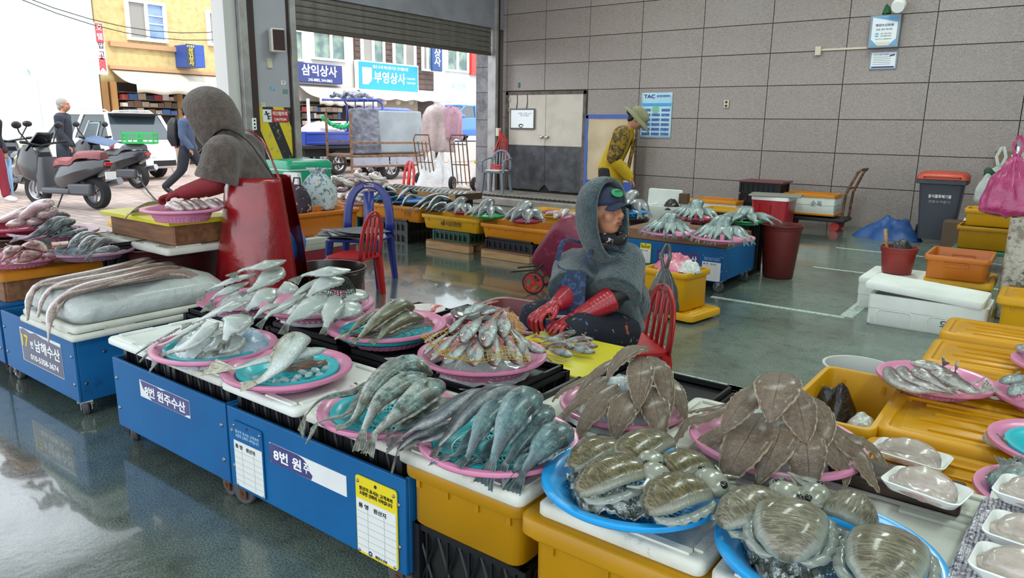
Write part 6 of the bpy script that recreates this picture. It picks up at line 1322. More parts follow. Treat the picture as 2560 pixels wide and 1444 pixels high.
obj('frame', MB().box((cx, W-.05, cz), (w_+.06, .025, h+.06)), M('frame_grey', '#5d5a58', .5), wbd, bevel=.012); obj('panel', MB().box((cx, W-.064, cz), (w_, .006, h)), M('board_white', '#eef0f2', .15), wbd, smooth=0)
text('낙찰 시간 4시\n정리정돈', .05, (cx+w_*.12, W-.068, cz+h*.25), M('marker_blue', '#6c7bab', .6), wbd, R_x, 0, fit=(w_*.6, h*.22)); obj('marker', MB().tube([(cx-.02+.05*cos(t), W-.075, cz-h*.38+.03*sin(t)) for t in [i*.5 for i in range(12)]], .008, 6), BLK, wbd)
for s in (-.3, .15): obj('hanging_cord', MB().tube([(cx+w_*s, W-.04, cz+h/2+.02), (cx+w_*(s+.03), W-.03, cz+h/2+.16), (cx+w_*(s+.02), W-.03, cz+h/2+.33)], .008, 5), BLK, wbd)
p = wall_pt(1298, 213); tag(obj('tape_piece', MB().box((p.x, W-.004, p.z), (.045, .012, .1)), M('tape_green', '#1f6e52', .5), None, smooth=0), 'short strip of green tape above the double door', 'tape')
# canvas screen behind the woman in yellow
cs = thing('canvas_screen', 'beige canvas screen with blue border standing by the door', 'screen')
p0, p1 = GY(1466, 288, 11.6), GY(1580, 480, 11.6)
obj('canvas', MB().grid(lambda a, b: V((p0.x+(p1.x-p0.x)*a, 11.6+.02*noise.noise(V((a*3, b*5, 3))), .45+(p0.z-.45)*b)), 20, 24), M('canvas_beige', '#c9b597', .8, nz=(2.5, '#b9a385', .4, .7)), cs, smooth=70, solid=.004)
CBL = M('canvas_blue', '#4a62a8', .7)
obj('hem', MB().box(((p0.x+p1.x)/2, 11.595, p0.z-.02), (p1.x-p0.x, .02, .07)), CBL, cs, smooth=0); obj('hem', MB().box((p0.x+.02, 11.595, (p0.z+.3)/2), (.06, .02, p0.z-.3)), CBL, cs, smooth=0)
obj('lower_band', MB().box(((p0.x+p1.x)/2, 11.598, .33), (p1.x-p0.x, .02, .32)), M('canvas_blue2', '#2f4f9c', .6), cs, smooth=0)
for x in (p0.x, p1.x): obj('pole', MB().cyl((x, 11.62, .14), (x, 11.62, p0.z+.02), .02), RUSTY, cs)
# column fittings
def cpt(u, v, off=0): return GX(u, v, XL+off)
p = cpt(692, 101, .12); sp = thing('wall_speaker', 'cream and brown loudspeaker bracketed to the grey column', 'speaker', p, -.35)
obj('case', MB().box((0, 0, 0), (.15, .2, .33)), M('speaker_cream', '#d9d3c6', .5), sp, bevel=.02); obj('grille', MB().box((.077, .01, 0), (.01, .165, .28)), M('speaker_brown', '#3d2a26', .8, bump=(120, .5)), sp, bevel=.006); obj('bracket', MB().box((-.09, -.06, 0), (.06, .05, .12)), RUSTY, sp, bevel=.004)
p = cpt(673, 158); tag(obj('switch_plate', MB().box((XL+.01, p.y, p.z), (.03, .08, .14)), M('conduit_cream', ''), None, bevel=.005), 'cream switch plate under the loudspeaker on the column', 'switch plate')
cs_ = thing('caution_sign', 'red and white slippery floor CAUTION sign on the column', 'sign'); p0, p1 = cpt(655, 273), cpt(721, 306); w_, h = p1.y-p0.y, p0.z-p1.z; cy, cz = (p0.y+p1.y)/2, (p0.z+p1.z)/2
SRED = M('sign_red', '#b0383c', .4)
obj('plate', MB().box((XL+.006, cy, cz), (.008, w_, h)), M('label_white', ''), cs_, smooth=0); obj('red_field', MB().box((XL+.011, cy+w_*.165, cz), (.003, w_*.66, h*.98)), SRED, cs_, smooth=0)
text('미끄럼주의', .1, (XL+.0135, cy+w_*.165, cz+h*.2), INK, cs_, R90, .02, fit=(w_*.56, h*.34)); text('CAUTION', .07, (XL+.0135, cy+w_*.165, cz-h*.26), INK, cs_, R90, .02, fit=(w_*.46, h*.2))
fg = MB(); q = lambda a, b: V((XL+.014, cy-w_*.33+w_*a, cz+h*b))
fg.ell(q(-.04, .3), .014, 8, 6)
for A_, B_ in (((-.03, .22), (.03, -.05)), ((-.03, .18), (-.1, .1)), ((-.02, .15), (.08, .2)), ((.03, -.05), (.12, -.02)), ((.03, -.05), (.02, -.25)), ((.02, -.25), (.1, -.2))): fg.tube([q(*A_), q(*B_)], .008, 6)
obj('pictogram', fg, BLK, cs_)
for i, (u, v, c_) in enumerate([(708, 207, '#dcdad2'), (681, 220, '#8fb0c9'), (713, 229, '#6f8a84'), (657, 262, '#c9c39a')]):
    p = cpt(u, v); tag(obj('sticker', MB().box((XL+.003, p.y, p.z), (.004, .085, .065)), M('sticker_%d' % i, c_, .6, nz=(40, '#5a7f9c', .55, .6)), None, smooth=0), ['torn white sticker highest on the grey column', 'small blue and white sticker on the grey column', 'green and grey sticker near the column edge', 'yellowish torn sticker above the caution sign'][i], 'sticker')
p = cpt(634, 310, .05); so = tag(obj('power_strip', MB().box(p, (.05, .075, .17)), PVC, None, bevel=.01), 'white power outlet strip on the shutter rail by the column', 'socket')
for k in range(3): obj('outlet', MB().cyl((p.x+.024, p.y, p.z+.05-.05*k), (p.x+.028, p.y, p.z+.05-.05*k), .014), BLK, so)
# ================================================================ BACK AND MIDDLE OF THE HALL
GBK = 'crates under the back row of totes'
mesh_crate('black two-tier crate under the tote marked 선화', -6.92, -6.36, 6.28, 6.8, .0, .135, diag=False, group=GBK); mesh_crate('upper black crate under the tote marked 선화', -6.92, -6.36, 6.28, 6.8, .137, .27, diag=False, group=GBK)
GCR = M('crate_dark_green', '#1f4a38', .5)
def pallet(label, x0, x1, y0, y1, h):
    o = thing('wooden_pallet', label, 'pallet', ((x0+x1)/2, y0, 0))
    for k in range(3): obj('plank', MB().box((0, .04+k*(y1-y0-.08)/2, h/2), (x1-x0, .09, h)), WOODL, o, bevel=.006)
    obj('plank', MB().box((0, (y1-y0)/2, h+.009), (x1-x0, y1-y0, .018)), WOODB, o, bevel=.004); return o
pallet('pale wooden pallet under the green crate and the tote with a round emblem', -6.02, -5.34, 6.25, 6.8, .085); mesh_crate('dark green crate under the tote with a round emblem', -5.95, -5.38, 6.3, 6.8, .105, .225, GCR, diag=False, group=GBK)
pallet('pale wooden pallet below the orange-yellow back tote', -5.12, -4.45, 6.2, 6.75, .08); mesh_crate('black crate on a pallet under the orange-yellow back tote', -5.1, -4.45, 6.25, 6.75, .10, .205, diag=False, group=GBK)
mesh_crate('dark green crate under the left back tote behind the blue chair', -7.85, -7.3, 6.3, 6.8, .12, .25, GCR, diag=False, group=GBK); mesh_crate('black crate on the floor behind the blue chair', -7.85, -7.3, 6.3, 6.8, 0, .118, diag=False, group=GBK)
tt = tote('orange-yellow tote at the back hand-marked 선화', -6.6, 6.58, .272, .92, .6, .19, YELO, ribs=4); text('선화', .1, (.22, -.285, .1), M('marker_brown', '#6a4524', .7), tt, R_x, -.004, fit=(.12, .07))
tt = tote('bright yellow tote at the back printed with a round emblem', -5.68, 6.58, .228, .92, .6, .17, YEL2, ribs=4); text('자갈치공판장', .07, (.06, -.285, .085), BLK, tt, R_x, .012, fit=(.24, .055))
obj('emblem', MB().lathe([(.018, 0), (.03, 0), (.03, .003), (.018, .003), (.018, 0)], 20, M4=Matrix.Rotation(pi/2, 4, 'X'), c=(-.11, -.28, .085)).box((-.11, -.283, .085), (.045, .003, .01), M4=Matrix.Rotation(.6, 3, 'Y')), BLK, tt)
tote('orange-yellow tote at the back behind the maroon trolley', -4.72, 6.55, .208, .95, .6, .17, YELO, ribs=4)
tote('orange-yellow tote half hidden by the blue chair back', -7.55, 6.58, .252, .75, .6, .2, YELO, ribs=3)
tote('yellow tote lying behind the back row near the red plate', -5.3, 8.0, 0, .9, .6, .33, YEL2, ribs=3, lid=YEL2)
def pile(kind, c, R, n, w_, L_, h, label, group, seed, spread=(pi*1.08, pi*1.92), parts=1, hang=.0, name=None, wk=1.35, lk=.86):
    n = round(n*1.25); w_ *= wk; L_ *= lk; rr = random.Random(seed)
    for k in range(n):
        top = k >= n*.62; t = (k % max(1, int(n*.62)))/max(1, int(n*.62)-1) if not top else (k-n*.62)/max(1, n*.38)
        q = spread[0]+(spread[1]-spread[0])*(t if not top else .15+.7*t)+rr.uniform(-.12, .12); d = V((cos(q), sin(q), 0)); s = rr.uniform(.9, 1.1)*L_
        r0 = R*(.02 if top else .22)-(0 if not top else .3*R); zt = h*(1 if top else .55)
        P = [V(c)+d*r0+V((0, 0, zt)), V(c)+d*(r0+s*.35)+V((0, 0, zt*.98)), V(c)+d*(r0+s*.7)+V((0, 0, zt*.55+.01)), V(c)+d*(r0+s*.9)+V((0, 0, .02+zt*.2)), V(c)+d*(r0+s*1.04)+V((0, 0, .0+zt*.12-hang))]
        fish(kind, P, w_*rr.uniform(.9, 1.1), label, group, c, 1 if rr.random() > .4 else -1, n=13, m=10, parts=parts, tail=True, name=name)
def round_pile(pl, Lp, Rp, z, mat, kind, n, w_, L_, h, what, seed, **k):
    b = basket(pl, Lp, Rp, z, mat, None, holes=False, h=.045); pile(kind, (b.location.x, b.location.y, z-.02), .2, n, w_, L_, h, what, what, seed, **k); return b
BT = 'fish piled on the back totes'
for lab, Lp, Rp, z in (('blue tray with two dark mackerel at the back left', (903, 495), (1000, 490), .5), ('blue tray with two dark mackerel, second at the back', (972, 503), (1070, 494), .5), ('dark blue tray of dark fish at the back', (1068, 515), (1130, 515), .47)):
    basket(lab, Lp, Rp, z, BLPL, None, holes=False, h=.05)
school('mack', (-6.6, 6.7, .4), [
 (.1, 'dark mackerel behind on the first blue tray', 1, [(990, 481, .56), (962, 470, .60), (940, 488, .57), (930, 502, .52), (922, 508, .5)]), (.08, 'dark mackerel in front on the first blue tray', 1, [(991, 486, .55), (966, 484, .58), (946, 497, .54), (938, 506, .5)]), (.07, 'grey mackerel lying at the left of the first blue tray', 1, [(935, 492, .52), (915, 490, .54), (895, 497, .5)]),
 (.1, 'dark mackerel behind on the second blue tray', 1, [(1044, 483, .55), (1018, 476, .59), (996, 496, .55), (984, 506, .5), (976, 510, .48)]), (.07, 'dark mackerel in front on the second blue tray', 1, [(1041, 493, .54), (1022, 491, .56), (1006, 510, .51), (1001, 518, .48)]), (.06, 'thin mackerel left of the second blue tray', 1, [(1000, 492, .52), (975, 496, .53), (955, 506, .5)]),
 (.09, 'long dark fish at the back of the dark blue tray', 1, [(1118, 487, .56), (1076, 494, .58), (1046, 510, .53), (1032, 520, .49), (1024, 528, .46)]), (.09, 'dark fish in front on the dark blue tray', 1, [(1128, 500, .55), (1098, 496, .57), (1074, 516, .52), (1066, 524, .49), (1060, 530, .46)]), (.07, 'dark fish lowest on the dark blue tray', 1, [(1116, 512, .52), (1092, 514, .53), (1076, 527, .48), (1071, 533, .45)]), (.06, 'dark fish tail hanging over the yellow tote rim', 1, [(1088, 505, .53), (1064, 512, .52), (1048, 524, .48), (1040, 530, .45)])])
round_pile('dark red plate of grey fish on the yellow back tote', (1122, 528), (1190, 525), .46, RDPL, 'grey', 9, .08, .26, .15, 'grey fish heaped on the dark red plate of the yellow back tote', 41)
round_pile('green plate of pale fish on the back totes', (1188, 532), (1262, 540), .46, GRPL, 'grey', 9, .085, .27, .16, 'pale grey fish heaped on the green plate of the back totes', 42)
round_pile('dark red plate of plump fish on the orange-yellow back tote', (1272, 545), (1362, 550), .45, RDPL, 'grey', 7, .12, .25, .17, 'plump grey fish on the dark red plate behind the trolley', 43)
BK['rp2'] = basket('dark red plate behind the plump fish, nearly empty', (1358, 530), (1425, 528), .46, RDPL, None, holes=False, h=.045)
b = basket('light blue plate with thin pale fish left of the seated woman', (1388, 540), (1440, 540), .46, SKYB, None, holes=False, h=.045); pile('squid', (b.location.x, b.location.y, .45), .16, 5, .05, .22, .07, 'thin pale fish on the light blue plate by the hood', 'thin pale fish on the light blue plate by the hood', 5)
# pink octopus heaps at the back left
for i, (u, v, z, R, t) in enumerate([(858, 470, .50, .3, 'leftmost'), (905, 462, .52, .3, 'second from the left at the back'), (898, 500, .46, .34, 'nearest, in front'), (950, 470, .50, .28, 'rightmost, by the wooden tray')]):
    p = G(u, v, z); rr = random.Random(i); lab = 'pink tangled octopus in the heap '+t
    plt = basket('mauve plate under the '+t+' heap of pink octopus', (0, 0), (0, 0), z-.02, MAUV, None, holes=False, h=.04, D=R*1.5, c=(p.x, p.y, z-.02))
    for k in range(9):
        q = rr.uniform(0, 2*pi); r_ = R*rr.uniform(.1, .5); zz = z+.02+.26*(1-r_/R*1.3)*rr.uniform(.5, 1); c_ = V((p.x+r_*cos(q), p.y+r_*sin(q), zz)); e = rr.uniform(0, 6.28)
        P = [c_+V((.11*cos(e+t_*.9), .11*sin(e+t_*.9), -.03*t_+.02*sin(t_*3))) for t_ in (0, 1, 2, 3)]
        P.append(V((p.x+R*.75*cos(q), p.y+R*.75*sin(q), z)))
        fish('squid', P, .075, lab, lab.replace('octopus in', 'octopus of'), (p.x, p.y, z), 1, n=16, m=8, parts=0, cat='octopus', name='octopus')
tg = thing('fish_rack', 'shallow wooden tray of small drying fish in front of the hand trucks', 'tray')
a, b = G(945, 468, .5), G(1145, 490, .5); dv = (b-a); ang = atan2(dv.y, dv.x); mid = (a+b)/2
tg.location = (mid.x, mid.y, .44); tg.rotation_euler.z = ang
obj('tray_bed', MB().box((0, .2, .02), (dv.length, .5, .02)), WOODB, tg, smooth=0)
for y in (-.05, .45): obj('tray_side', MB().box((0, y, .04), (dv.length, .025, .09)), WOODL, tg, bevel=.004)
for s in (-1, 1): obj('tray_side', MB().box((s*dv.length/2, .2, .04), (.025, .5, .09)), WOODD, tg, bevel=.004); obj('tray_leg', MB().box((s*dv.length*.4, .2, -.22), (.06, .45, .44)), BLKC, tg, smooth=0)
M4t = Matrix.Translation(tg.location) @ Matrix.Rotation(ang, 4, 'Z')
for k in range(18):
    x = -dv.length/2+.08+k*(dv.length-.16)/17; P = [M4t @ V((x+q*.02, .36-q*.13, .055+.02*(q == 1))) for q in range(4)]
    fish('grey', P, .085, 'small split silver fish laid in a row on the wooden tray', 'small fish in a row on the wooden tray', (mid.x, mid.y, 0), 1, n=9, m=8, parts=1, tail=True)
# orange tote with bags, cooler, red cooler
tote('open orange tote holding cloth bags, left of the blue chair', -6.35, 4.85, .30, .5, .95, .245, ORNG, rz=.0, ribs=4)
foam_box('grey-white foam box under the orange tote', -6.3, 4.75, .6, .95, .12, z0=.175, mat=STYD)
rc = thing('dark_red_cooler', 'dark red cooler box under the grey-white foam box', 'cooler', (-6.3, 4.75, 0)); obj('body', MB().loft([rrect(.52, .85, .04, 0), rrect(.56, .9, .05, .15), rrect(.57, .91, .05, .17)]), M('cooler_dark_red', '#9c3540', .4), rc, smooth=45)
text('주', .09, (.287, -.3, .09), INK, rc, R90, .01); text('FOR USE', .05, (.287, -.32, .04), INK, rc, R90)
def cloth_mat(name, base, dots):
    m, t, b, N, L = newmat(name); c = lin(base)
    for i, (col, sc, lo, hi) in enumerate(dots): c = mixc(N, L, ramp(N, L, ntex(N, L, sc, 2, .5), [(lo, (0, 0, 0, 1)), (hi, (1, 1, 1, 1))]), c, lin(col))
    L.new(c, b.inputs['Base Color']); b.inputs['Roughness'].default_value = .8; return m
fl = cloth_mat('cloth_floral', '#b2bcc0', [('#5d7f84', 26, .56, .6), ('#b89a5a', 17, .64, .67)])
bg_ = thing('cloth_bag', 'pale floral drawstring cloth bag standing in the orange tote', 'bag', tuple(G(798, 520, .5)), .35)
def bagfn(a, b):
    q = 2*pi*a; k = (1-b**3*.75); x, y = .21*abs(cos(q))**.5*(1 if cos(q) > 0 else -1)*k, .13*abs(sin(q))**.5*(1 if sin(q) > 0 else -1)*k
    return V((x+.02*noise.noise(V((q, b*3, 1))), y+.02*noise.noise(V((q, b*3, 5))), .4*b))
obj('bag_body', MB().grid(bagfn, 48, 20, wrapu=True), fl, bg_, smooth=70, solid=.004)
obj('ruffle', MB().grid(lambda a, b: V(((.06+.05*b)*cos(2*pi*a)*(1+.3*sin(a*50)), (.04+.03*b)*sin(2*pi*a)*(1+.3*sin(a*50)), .39+.06*b)), 60, 5, wrapu=True), fl, bg_, smooth=70, solid=.003); obj('drawstring', MB().tube([(.05, -.03, .4), (.1, -.06, .38), (.13, -.05, .33)], .006, 6), M('cord_white', '#dadada', .7), bg_)
b2_ = thing('dark_floral_bag', 'dark purple floral bag beside the pale drawstring bag', 'bag', tuple(G(745, 528, .5)), .2); obj('bag_body', MB().grid(lambda a, b: bagfn(a, b)*.72, 40, 16, wrapu=True), cloth_mat('cloth_dark_floral', '#2c2430', [('#b79aa8', 22, .62, .66)]), b2_, smooth=70, solid=.004); obj('bag_strap', MB().tube([(-.06, 0, .27), (-.05, .02, .36), (.03, .02, .36), (.05, 0, .27)], .01, 6), BLK, b2_)
w3 = thing('white_paper_bag', 'white paper bag leaning behind the dark floral bag', 'bag', tuple(G(735, 525, .48)), .2); obj('bag_body', MB().loft([rrect(.2, .08, .01, 0), rrect(.22, .1, .01, .2), rrect(.21, .06, .01, .42)]), M('paper_white', '#d9d6d4', .7), w3, smooth=0)
gcx = thing('green_cooler', 'big bright green cooler box in front of the striped column', 'cooler', (-8.5, 6.3, .0))
GCO = M('cooler_green', '#159a74', .35, nz=(2, '#128a67', .4, .7), coat=.2)
obj('body', MB().loft([rrect(.54, .66, .04, .34), rrect(.6, .73, .05, .82)]), GCO, gcx, smooth=45); obj('rim_band', MB().loft([rrect(.61, .74, .05, .815), rrect(.61, .74, .05, .835)]), M('cooler_pale', '#b9ccc5', .5), gcx)
obj('lid', MB().loft([rrect(.615, .745, .05, .836), rrect(.62, .75, .06, .9), rrect(.56, .69, .08, .945), rrect(.3, .4, .06, .955)]), GCO, gcx, smooth=45); obj('base_board', MB().box((0, 0, .315), (.56, .68, .04)), M('board_palegreen', '#9fc7ae', .6), gcx, bevel=.006)
mesh_crate('black crate carrying the bright green cooler', -8.78, -8.22, 5.98, 6.6, 0, .292, diag=False)
# plastic chairs
def chair(label, loc, rz, mat, seat=.42, w_=.42, top=.82, bars=1, arms=False, extra=None, cat='chair'):
    o = thing('plastic_chair', label, cat, loc, rz); d = w_*.95
    obj('seat', MB().loft([rrect(w_-.04, d-.04, .07, seat-.03), rrect(w_, d, .08, seat-.02), rrect(w_, d, .08, seat), rrect(w_-.06, d-.06, .08, seat-.008)]), mat, o, smooth=50)
    for sx_ in (-1, 1):
        for sy in (-1, 1):
            x, y = sx_*(w_/2-.035), sy*(d/2-.035)
            obj('leg', MB().loft([rrect(.05, .05, .012, 0, 2, (x*1.16, y*1.16)), rrect(.065, .065, .015, seat-.02, 2, (x, y))]), mat, o, smooth=40)
    H = top-seat; ib = .26
    def arch(t, k):
        a = pi*t; x = -cos(a)*w_/2*k; z = (abs(sin(a))**.55)*H*(k*.35+.65 if k < 1 else 1); return x, z
    mb = MB(); nu, nv = 41, 5; vs = []; fs = []
    for j in range(nv):
        for i in range(nu):
            t = i/(nu-1); k = 1-(j/(nv-1))*ib*(1 if bars != 1 else 1.25); x, z = arch(t, k); vs.append(V((x, d/2-.02+.12*z*.9+.0, seat-.02+z)))
    for j in range(nv-1):
        for i in range(nu-1):
            if 17 <= i <= 22 and j in (1, 2) and not arms: continue
            fs.append((j*nu+i, j*nu+i+1, (j+1)*nu+i+1, (j+1)*nu+i))
    mb.add(vs, fs)
    nb = bars
    for k in range(nb):
        x = 0 if nb == 1 else (-.5+(k+.5)/nb)*w_*.55; bw = .1 if nb == 1 else .034; zt = H*(.70 if nb == 1 else .72)
        g = [V((x+s*bw/2, d/2-.02+.108*z, seat-.02+z)) for z in (0, zt*.5, zt+.06) for s in (-1, 1)]
        mb.add(g, [(0, 1, 3, 2), (2, 3, 5, 4)])
    obj('backrest', mb, mat, o, smooth=60, solid=.012)
    if arms:
        for s in (-1, 1):
            obj('armrest', MB().loft([[p+V((0, 0, z)) for p, z in ((V((s*(w_/2)+dx, y, seat+zz)), 0) for dx in (-.025, .025) for _ in (0,))]+[V((s*(w_/2)+.025, y, seat+zz+.02)), V((s*(w_/2)-.025, y, seat+zz+.02))] for y, zz in ((d/2, .24), (0, .22), (-d/2+.05, .2), (-d/2-.01, .12))]), mat, o, smooth=50)
            obj('arm_post', MB().loft([rrect(.05, .04, .01, seat-.02, 2, (s*w_/2, -d/2+.02)), rrect(.05, .04, .01, seat+.2, 2, (s*w_/2, -d/2+.03))]), mat, o)
    return o
CBLU = M('chair_navy', '#1b2a78', .35, coat=.2); CRED = M('chair_red', '#b01f24', .35, coat=.2); CGRY = M('chair_grey', '#6f7680', .45)
chair('dark blue plastic chair covered with newspapers', (-5.12, 4.45, 0), .5, CBLU, .43, .5, .93, 1)
for k in range(5):
    nw = MB().grid(lambda a, b: V(((a-.5)*.46, (b-.5)*.34, .012*sin(a*4+k)*sin(b*3))), 10, 8); o = obj('newspaper', nw, M('newsprint_%d' % (k % 3), ['#8d9094', '#6e7276', '#a7a79c'][k % 3], .8, nz=(60, '#5a5d62', .48, .56)), None, smooth=60, solid=.004); o.location = (-5.17+.03*k-.06*(k % 2), 4.32+.02*k, .445+.013*k); o.rotation_euler = (.03*(k-2), .02*k, .4+.35*k)
    tag(o, ['bottom', 'second', 'third', 'fourth', 'topmost'][k]+' folded grey newspaper lying on the dark blue chair', 'newspaper', 'newspapers on the blue chair')
chair('red plastic chair with slotted back beside the dark blue one', (-4.72, 4.02, 0), -1.25, CRED, .36, .38, .76, 3)
chair('small red chair back standing behind the pink octopus heaps', (-9.0, 8.7, 0), -.3, M('chair_bright_red', '#d8262c', .35), .42, .42, .86, 1)
chair('red plastic chair on which the woman in the teal fleece sits', (-1.84, 3.5, 0), -.75, CRED, .27, .42, .62, 3)
gch = chair('grey plastic armchair standing before the zinc door', (-8.95, 11.3, .14), .25, CGRY, .42, .46, .86, 4, True)
p = G(1262, 425, .58); tag(obj('cushion', MB().loft([rrect(.36, .34, .06, 0), rrect(.38, .36, .06, .015), rrect(.34, .32, .06, .03)]), M('cushion_white', '#cfcac4', .8), None, loc=(-8.95, 11.3, .563)), 'flat pale cushion on the grey armchair', 'cushion')
RCORD = M('cord_red', '#d23b3f', .6)
tag(obj('red_cord_coil', MB().tube([(-8.95+.1*cos(i*.8)*(1+.1*(i % 3)), 11.28+.07*sin(i*.8), .605+.004*i) for i in range(22)], .012, 6), RCORD, None), 'coil of red cord lying on the grey armchair', 'cord')
# basins
TUBD = M('tub_dark_brown', '#2a1a19', .3, nz=(3, '#35211f', .4, .7), coat=.3); TUBR = M('tub_maroon', '#4c1a1d', .4, nz=(3, '#3f1518', .4, .7), coat=.15)
pail('dark brown rubber basin of water behind the white flatfish', (-4.02, 3.18), .27, .21, .47, TUBD, M('black_water', '#15161a', .03, spec=.8), 'rubber_basin', 'basin', handle=False)
bw = tag(obj('blue_bowl', MB().lathe([(0, 0), (.07, 0), (.12, .03), (.16, .1), (.175, .15), (.17, .15), (.155, .1), (.11, .035), (0, .008)], 32), M('bowl_blue', '#1f70c4', .3, coat=.3), None, smooth=50, loc=tuple(G(748, 640, .56))), 'blue plastic bowl tipped on the rim of the dark basin', 'bowl'); bw.rotation_euler = (rad(28), rad(-50), 0)
pail('big maroon tub under the cutting board of the woman in red apron', (-4.73, 2.42), .37, .31, .66, TUBR, None, 'rubber_tub', 'tub', handle=False)
foam_lid('long white styrofoam lid between the maroon tub and the wooden box', -5.06, -4.13, 2.12, 2.7, .715, .045, STYD)
wbx = thing('wooden_box', 'brown wooden box under the yellow cutting board of the hooded woman', 'box', (-4.6, 2.4, .715))
for nm, c_, s_ in (('plank', (0, -.18, .06), (.78, .025, .12)), ('plank', (0, .2, .06), (.78, .025, .12)), ('plank', (.39, .01, .06), (.025, .4, .12)), ('plank', (-.39, .01, .06), (.025, .4, .12))): obj(nm, MB().box(c_, s_), WOODB, wbx, bevel=.003)
CUTY = M('cutting_board_yellow', '#d3c832', .4, dirt=(9, '#a79a4a', .6, .8))
tag(obj('cutting_board', MB().box((-4.6, 2.385, .853), (.87, .45, .03)), CUTY, None, bevel=.005), 'yellow cutting board before the woman in the brown hood', 'cutting board')
BK['hood'] = basket('pink basket with fish heads on the hooded woman\'s cutting board', (356, 520), (551, 521), .945, PINK, h=.075)
school('eel', 'hood', [(.045, 'grey eel-like fish lying left of the pink basket on the board', 1, [(400, 508, .90), (370, 510, .905), (335, 525, .89), (318, 540, .88), (311, 556, .84)]), (.04, 'second thin fish left of the pink basket on the board', 1, [(405, 515, .90), (370, 520, .90), (330, 530, .885), (316, 536, .88)])], cat='fish')
for i, (u, v) in enumerate([(430, 522), (455, 520), (470, 519), (490, 516), (520, 516), (535, 514)]):
    p = G(u, v, .94); fish('squid', [p+V((-.05, 0, 0)), p+V((0, 0, .025)), p+V((.05, .01, .01)), p+V((.09, .02, 0))], .06, 'lump of cut fish in the hooded woman\'s pink basket', 'cut fish in the hooded woman\'s basket', None, 1, n=9, m=8, parts=0, name='cut_fish')
for i, (u, v) in enumerate([(278, 585), (300, 585)]): tag(obj('knife', MB().tube([G(u-8, v-4, .70), G(u+14, v+6, .70)], .014, 8).box(G(u+30, v+10, .695), (.14, .004, .03), .6), BLK, None), ['knife with black handle on the maroon tub rim, left one', 'second black handled knife on the maroon tub rim'][i], 'knife')
tote('yellow lidded tote behind the hooded woman\'s stand', -6.0, 3.0, 0, .6, .5, .62, YEL2, lid=YEL2)
pail('black tub under the dark blue bowl by the maroon tub', (-5.33, 2.42), .17, .15, .575, TUBD, None, 'rubber_tub', 'tub', handle=False)
b = basket('dark blue bowl at the left of the maroon tub', (276, 585), (330, 578), .66, BLPL, None, holes=False, h=.08)
# left table
tote_lid(thing('wide_yellow_board', 'wide orange-yellow lid carrying the left fish baskets', 'lid', (-5.1, 1.8, .575), 0), .82, .74, 0, YELO)
wl_ = thing('wooden_crate', 'brown wooden crate under the wide yellow lid at the left edge', 'crate', (-5.1, 1.8, .425))
for c_, s_ in (((0, -.33, .06), (.78, .025, .12)), ((0, .33, .06), (.78, .025, .12)), ((.385, 0, .06), (.025, .66, .12)), ((-.385, 0, .06), (.025, .66, .12))): obj('plank', MB().box(c_, s_), WOODB, wl_, bevel=.003)
tag(obj('blue_board', MB().box((-5.1, 1.8, .418), (.9, .8, .012)), BLUEP, None, smooth=0), 'blue board covering the leftmost cart under the wooden crate', 'board')
BK['ltr'] = basket('pink basket of reddish groupers at the left edge', (-60, 640), (152, 640), .655, PINK)
BK['ltg'] = basket('mauve basket of grey fish on the wide yellow lid', (130, 622), (325, 625), .675, MAUV, M('basket_paleblue', '#9fb6cc', .4))
BK['ltd'] = basket('mauve basket of long dark fish behind the grey ones', (20, 585), (243, 568), .75, MAUV)
BK['ltw'] = basket('maroon basket heaped with pale squid at the left edge', (-70, 570), (140, 560), .77, RDPL)
mesh_crate('black crate carrying the mauve basket of dark fish', -5.1, -4.55, 1.98, 2.28, .43, .69)
pail('dark tub carrying the pale squid basket at the left edge', (BK['ltw'].location.x, BK['ltw'].location.y), .2, .19, .71, TUBD, None, 'rubber_tub', 'tub', handle=False)
school('grey', 'ltd', [(.055, 'long grey fish furthest back in the mauve basket of dark fish', 1, [(174, 540, .83), (144, 536, .85), (108, 552, .81), (72, 572, .77), (44, 580, .755), (14, 588, .74)])])
school('dark', 'ltd', [(.065, 'long dark fish with a pale edge, second in the mauve basket', 1, [(173, 546, .84), (137, 552, .84), (100, 580, .80), (66, 594, .765), (48, 597, .755), (30, 598, .745)]), (.06, 'dark fish with a black head in front of the mauve basket', 1, [(187, 551, .84), (154, 560, .83), (127, 582, .79), (116, 592, .77), (94, 610, .74)]), (.05, 'dark fish lying right in the mauve basket of dark fish', 1, [(186, 570, .79), (165, 574, .80), (144, 582, .78), (136, 588, .77), (125, 594, .76)]), (.045, 'small dark fish with its tail over the front rim', 1, [(217, 572, .78), (180, 583, .785), (146, 588, .775), (124, 598, .76), (110, 616, .73)])])
school('grey', 'ltg', [(.075, 'largest grey fish at the back of the mauve basket on the yellow lid', 1, [(243, 586, .77), (208, 590, .775), (180, 610, .75), (166, 625, .71), (158, 632, .69)]), (.06, 'grey fish second from the back of the mauve basket', 1, [(255, 596, .76), (226, 598, .765), (202, 620, .735), (190, 630, .705), (178, 636, .69)]), (.055, 'purplish grey fish third in the mauve basket', 1, [(277, 601, .75), (250, 604, .75), (222, 626, .715), (200, 635, .695), (180, 640, .685)]), (.05, 'grey fish at the front right, tail hanging down', 1, [(298, 620, .72), (262, 624, .725), (234, 630, .71), (228, 636, .70), (219, 652, .66)]), (.03, 'thin grey tails at the left of the mauve basket', 1, [(172, 616, .71), (148, 620, .715), (130, 625, .695), (118, 628, .685)])])
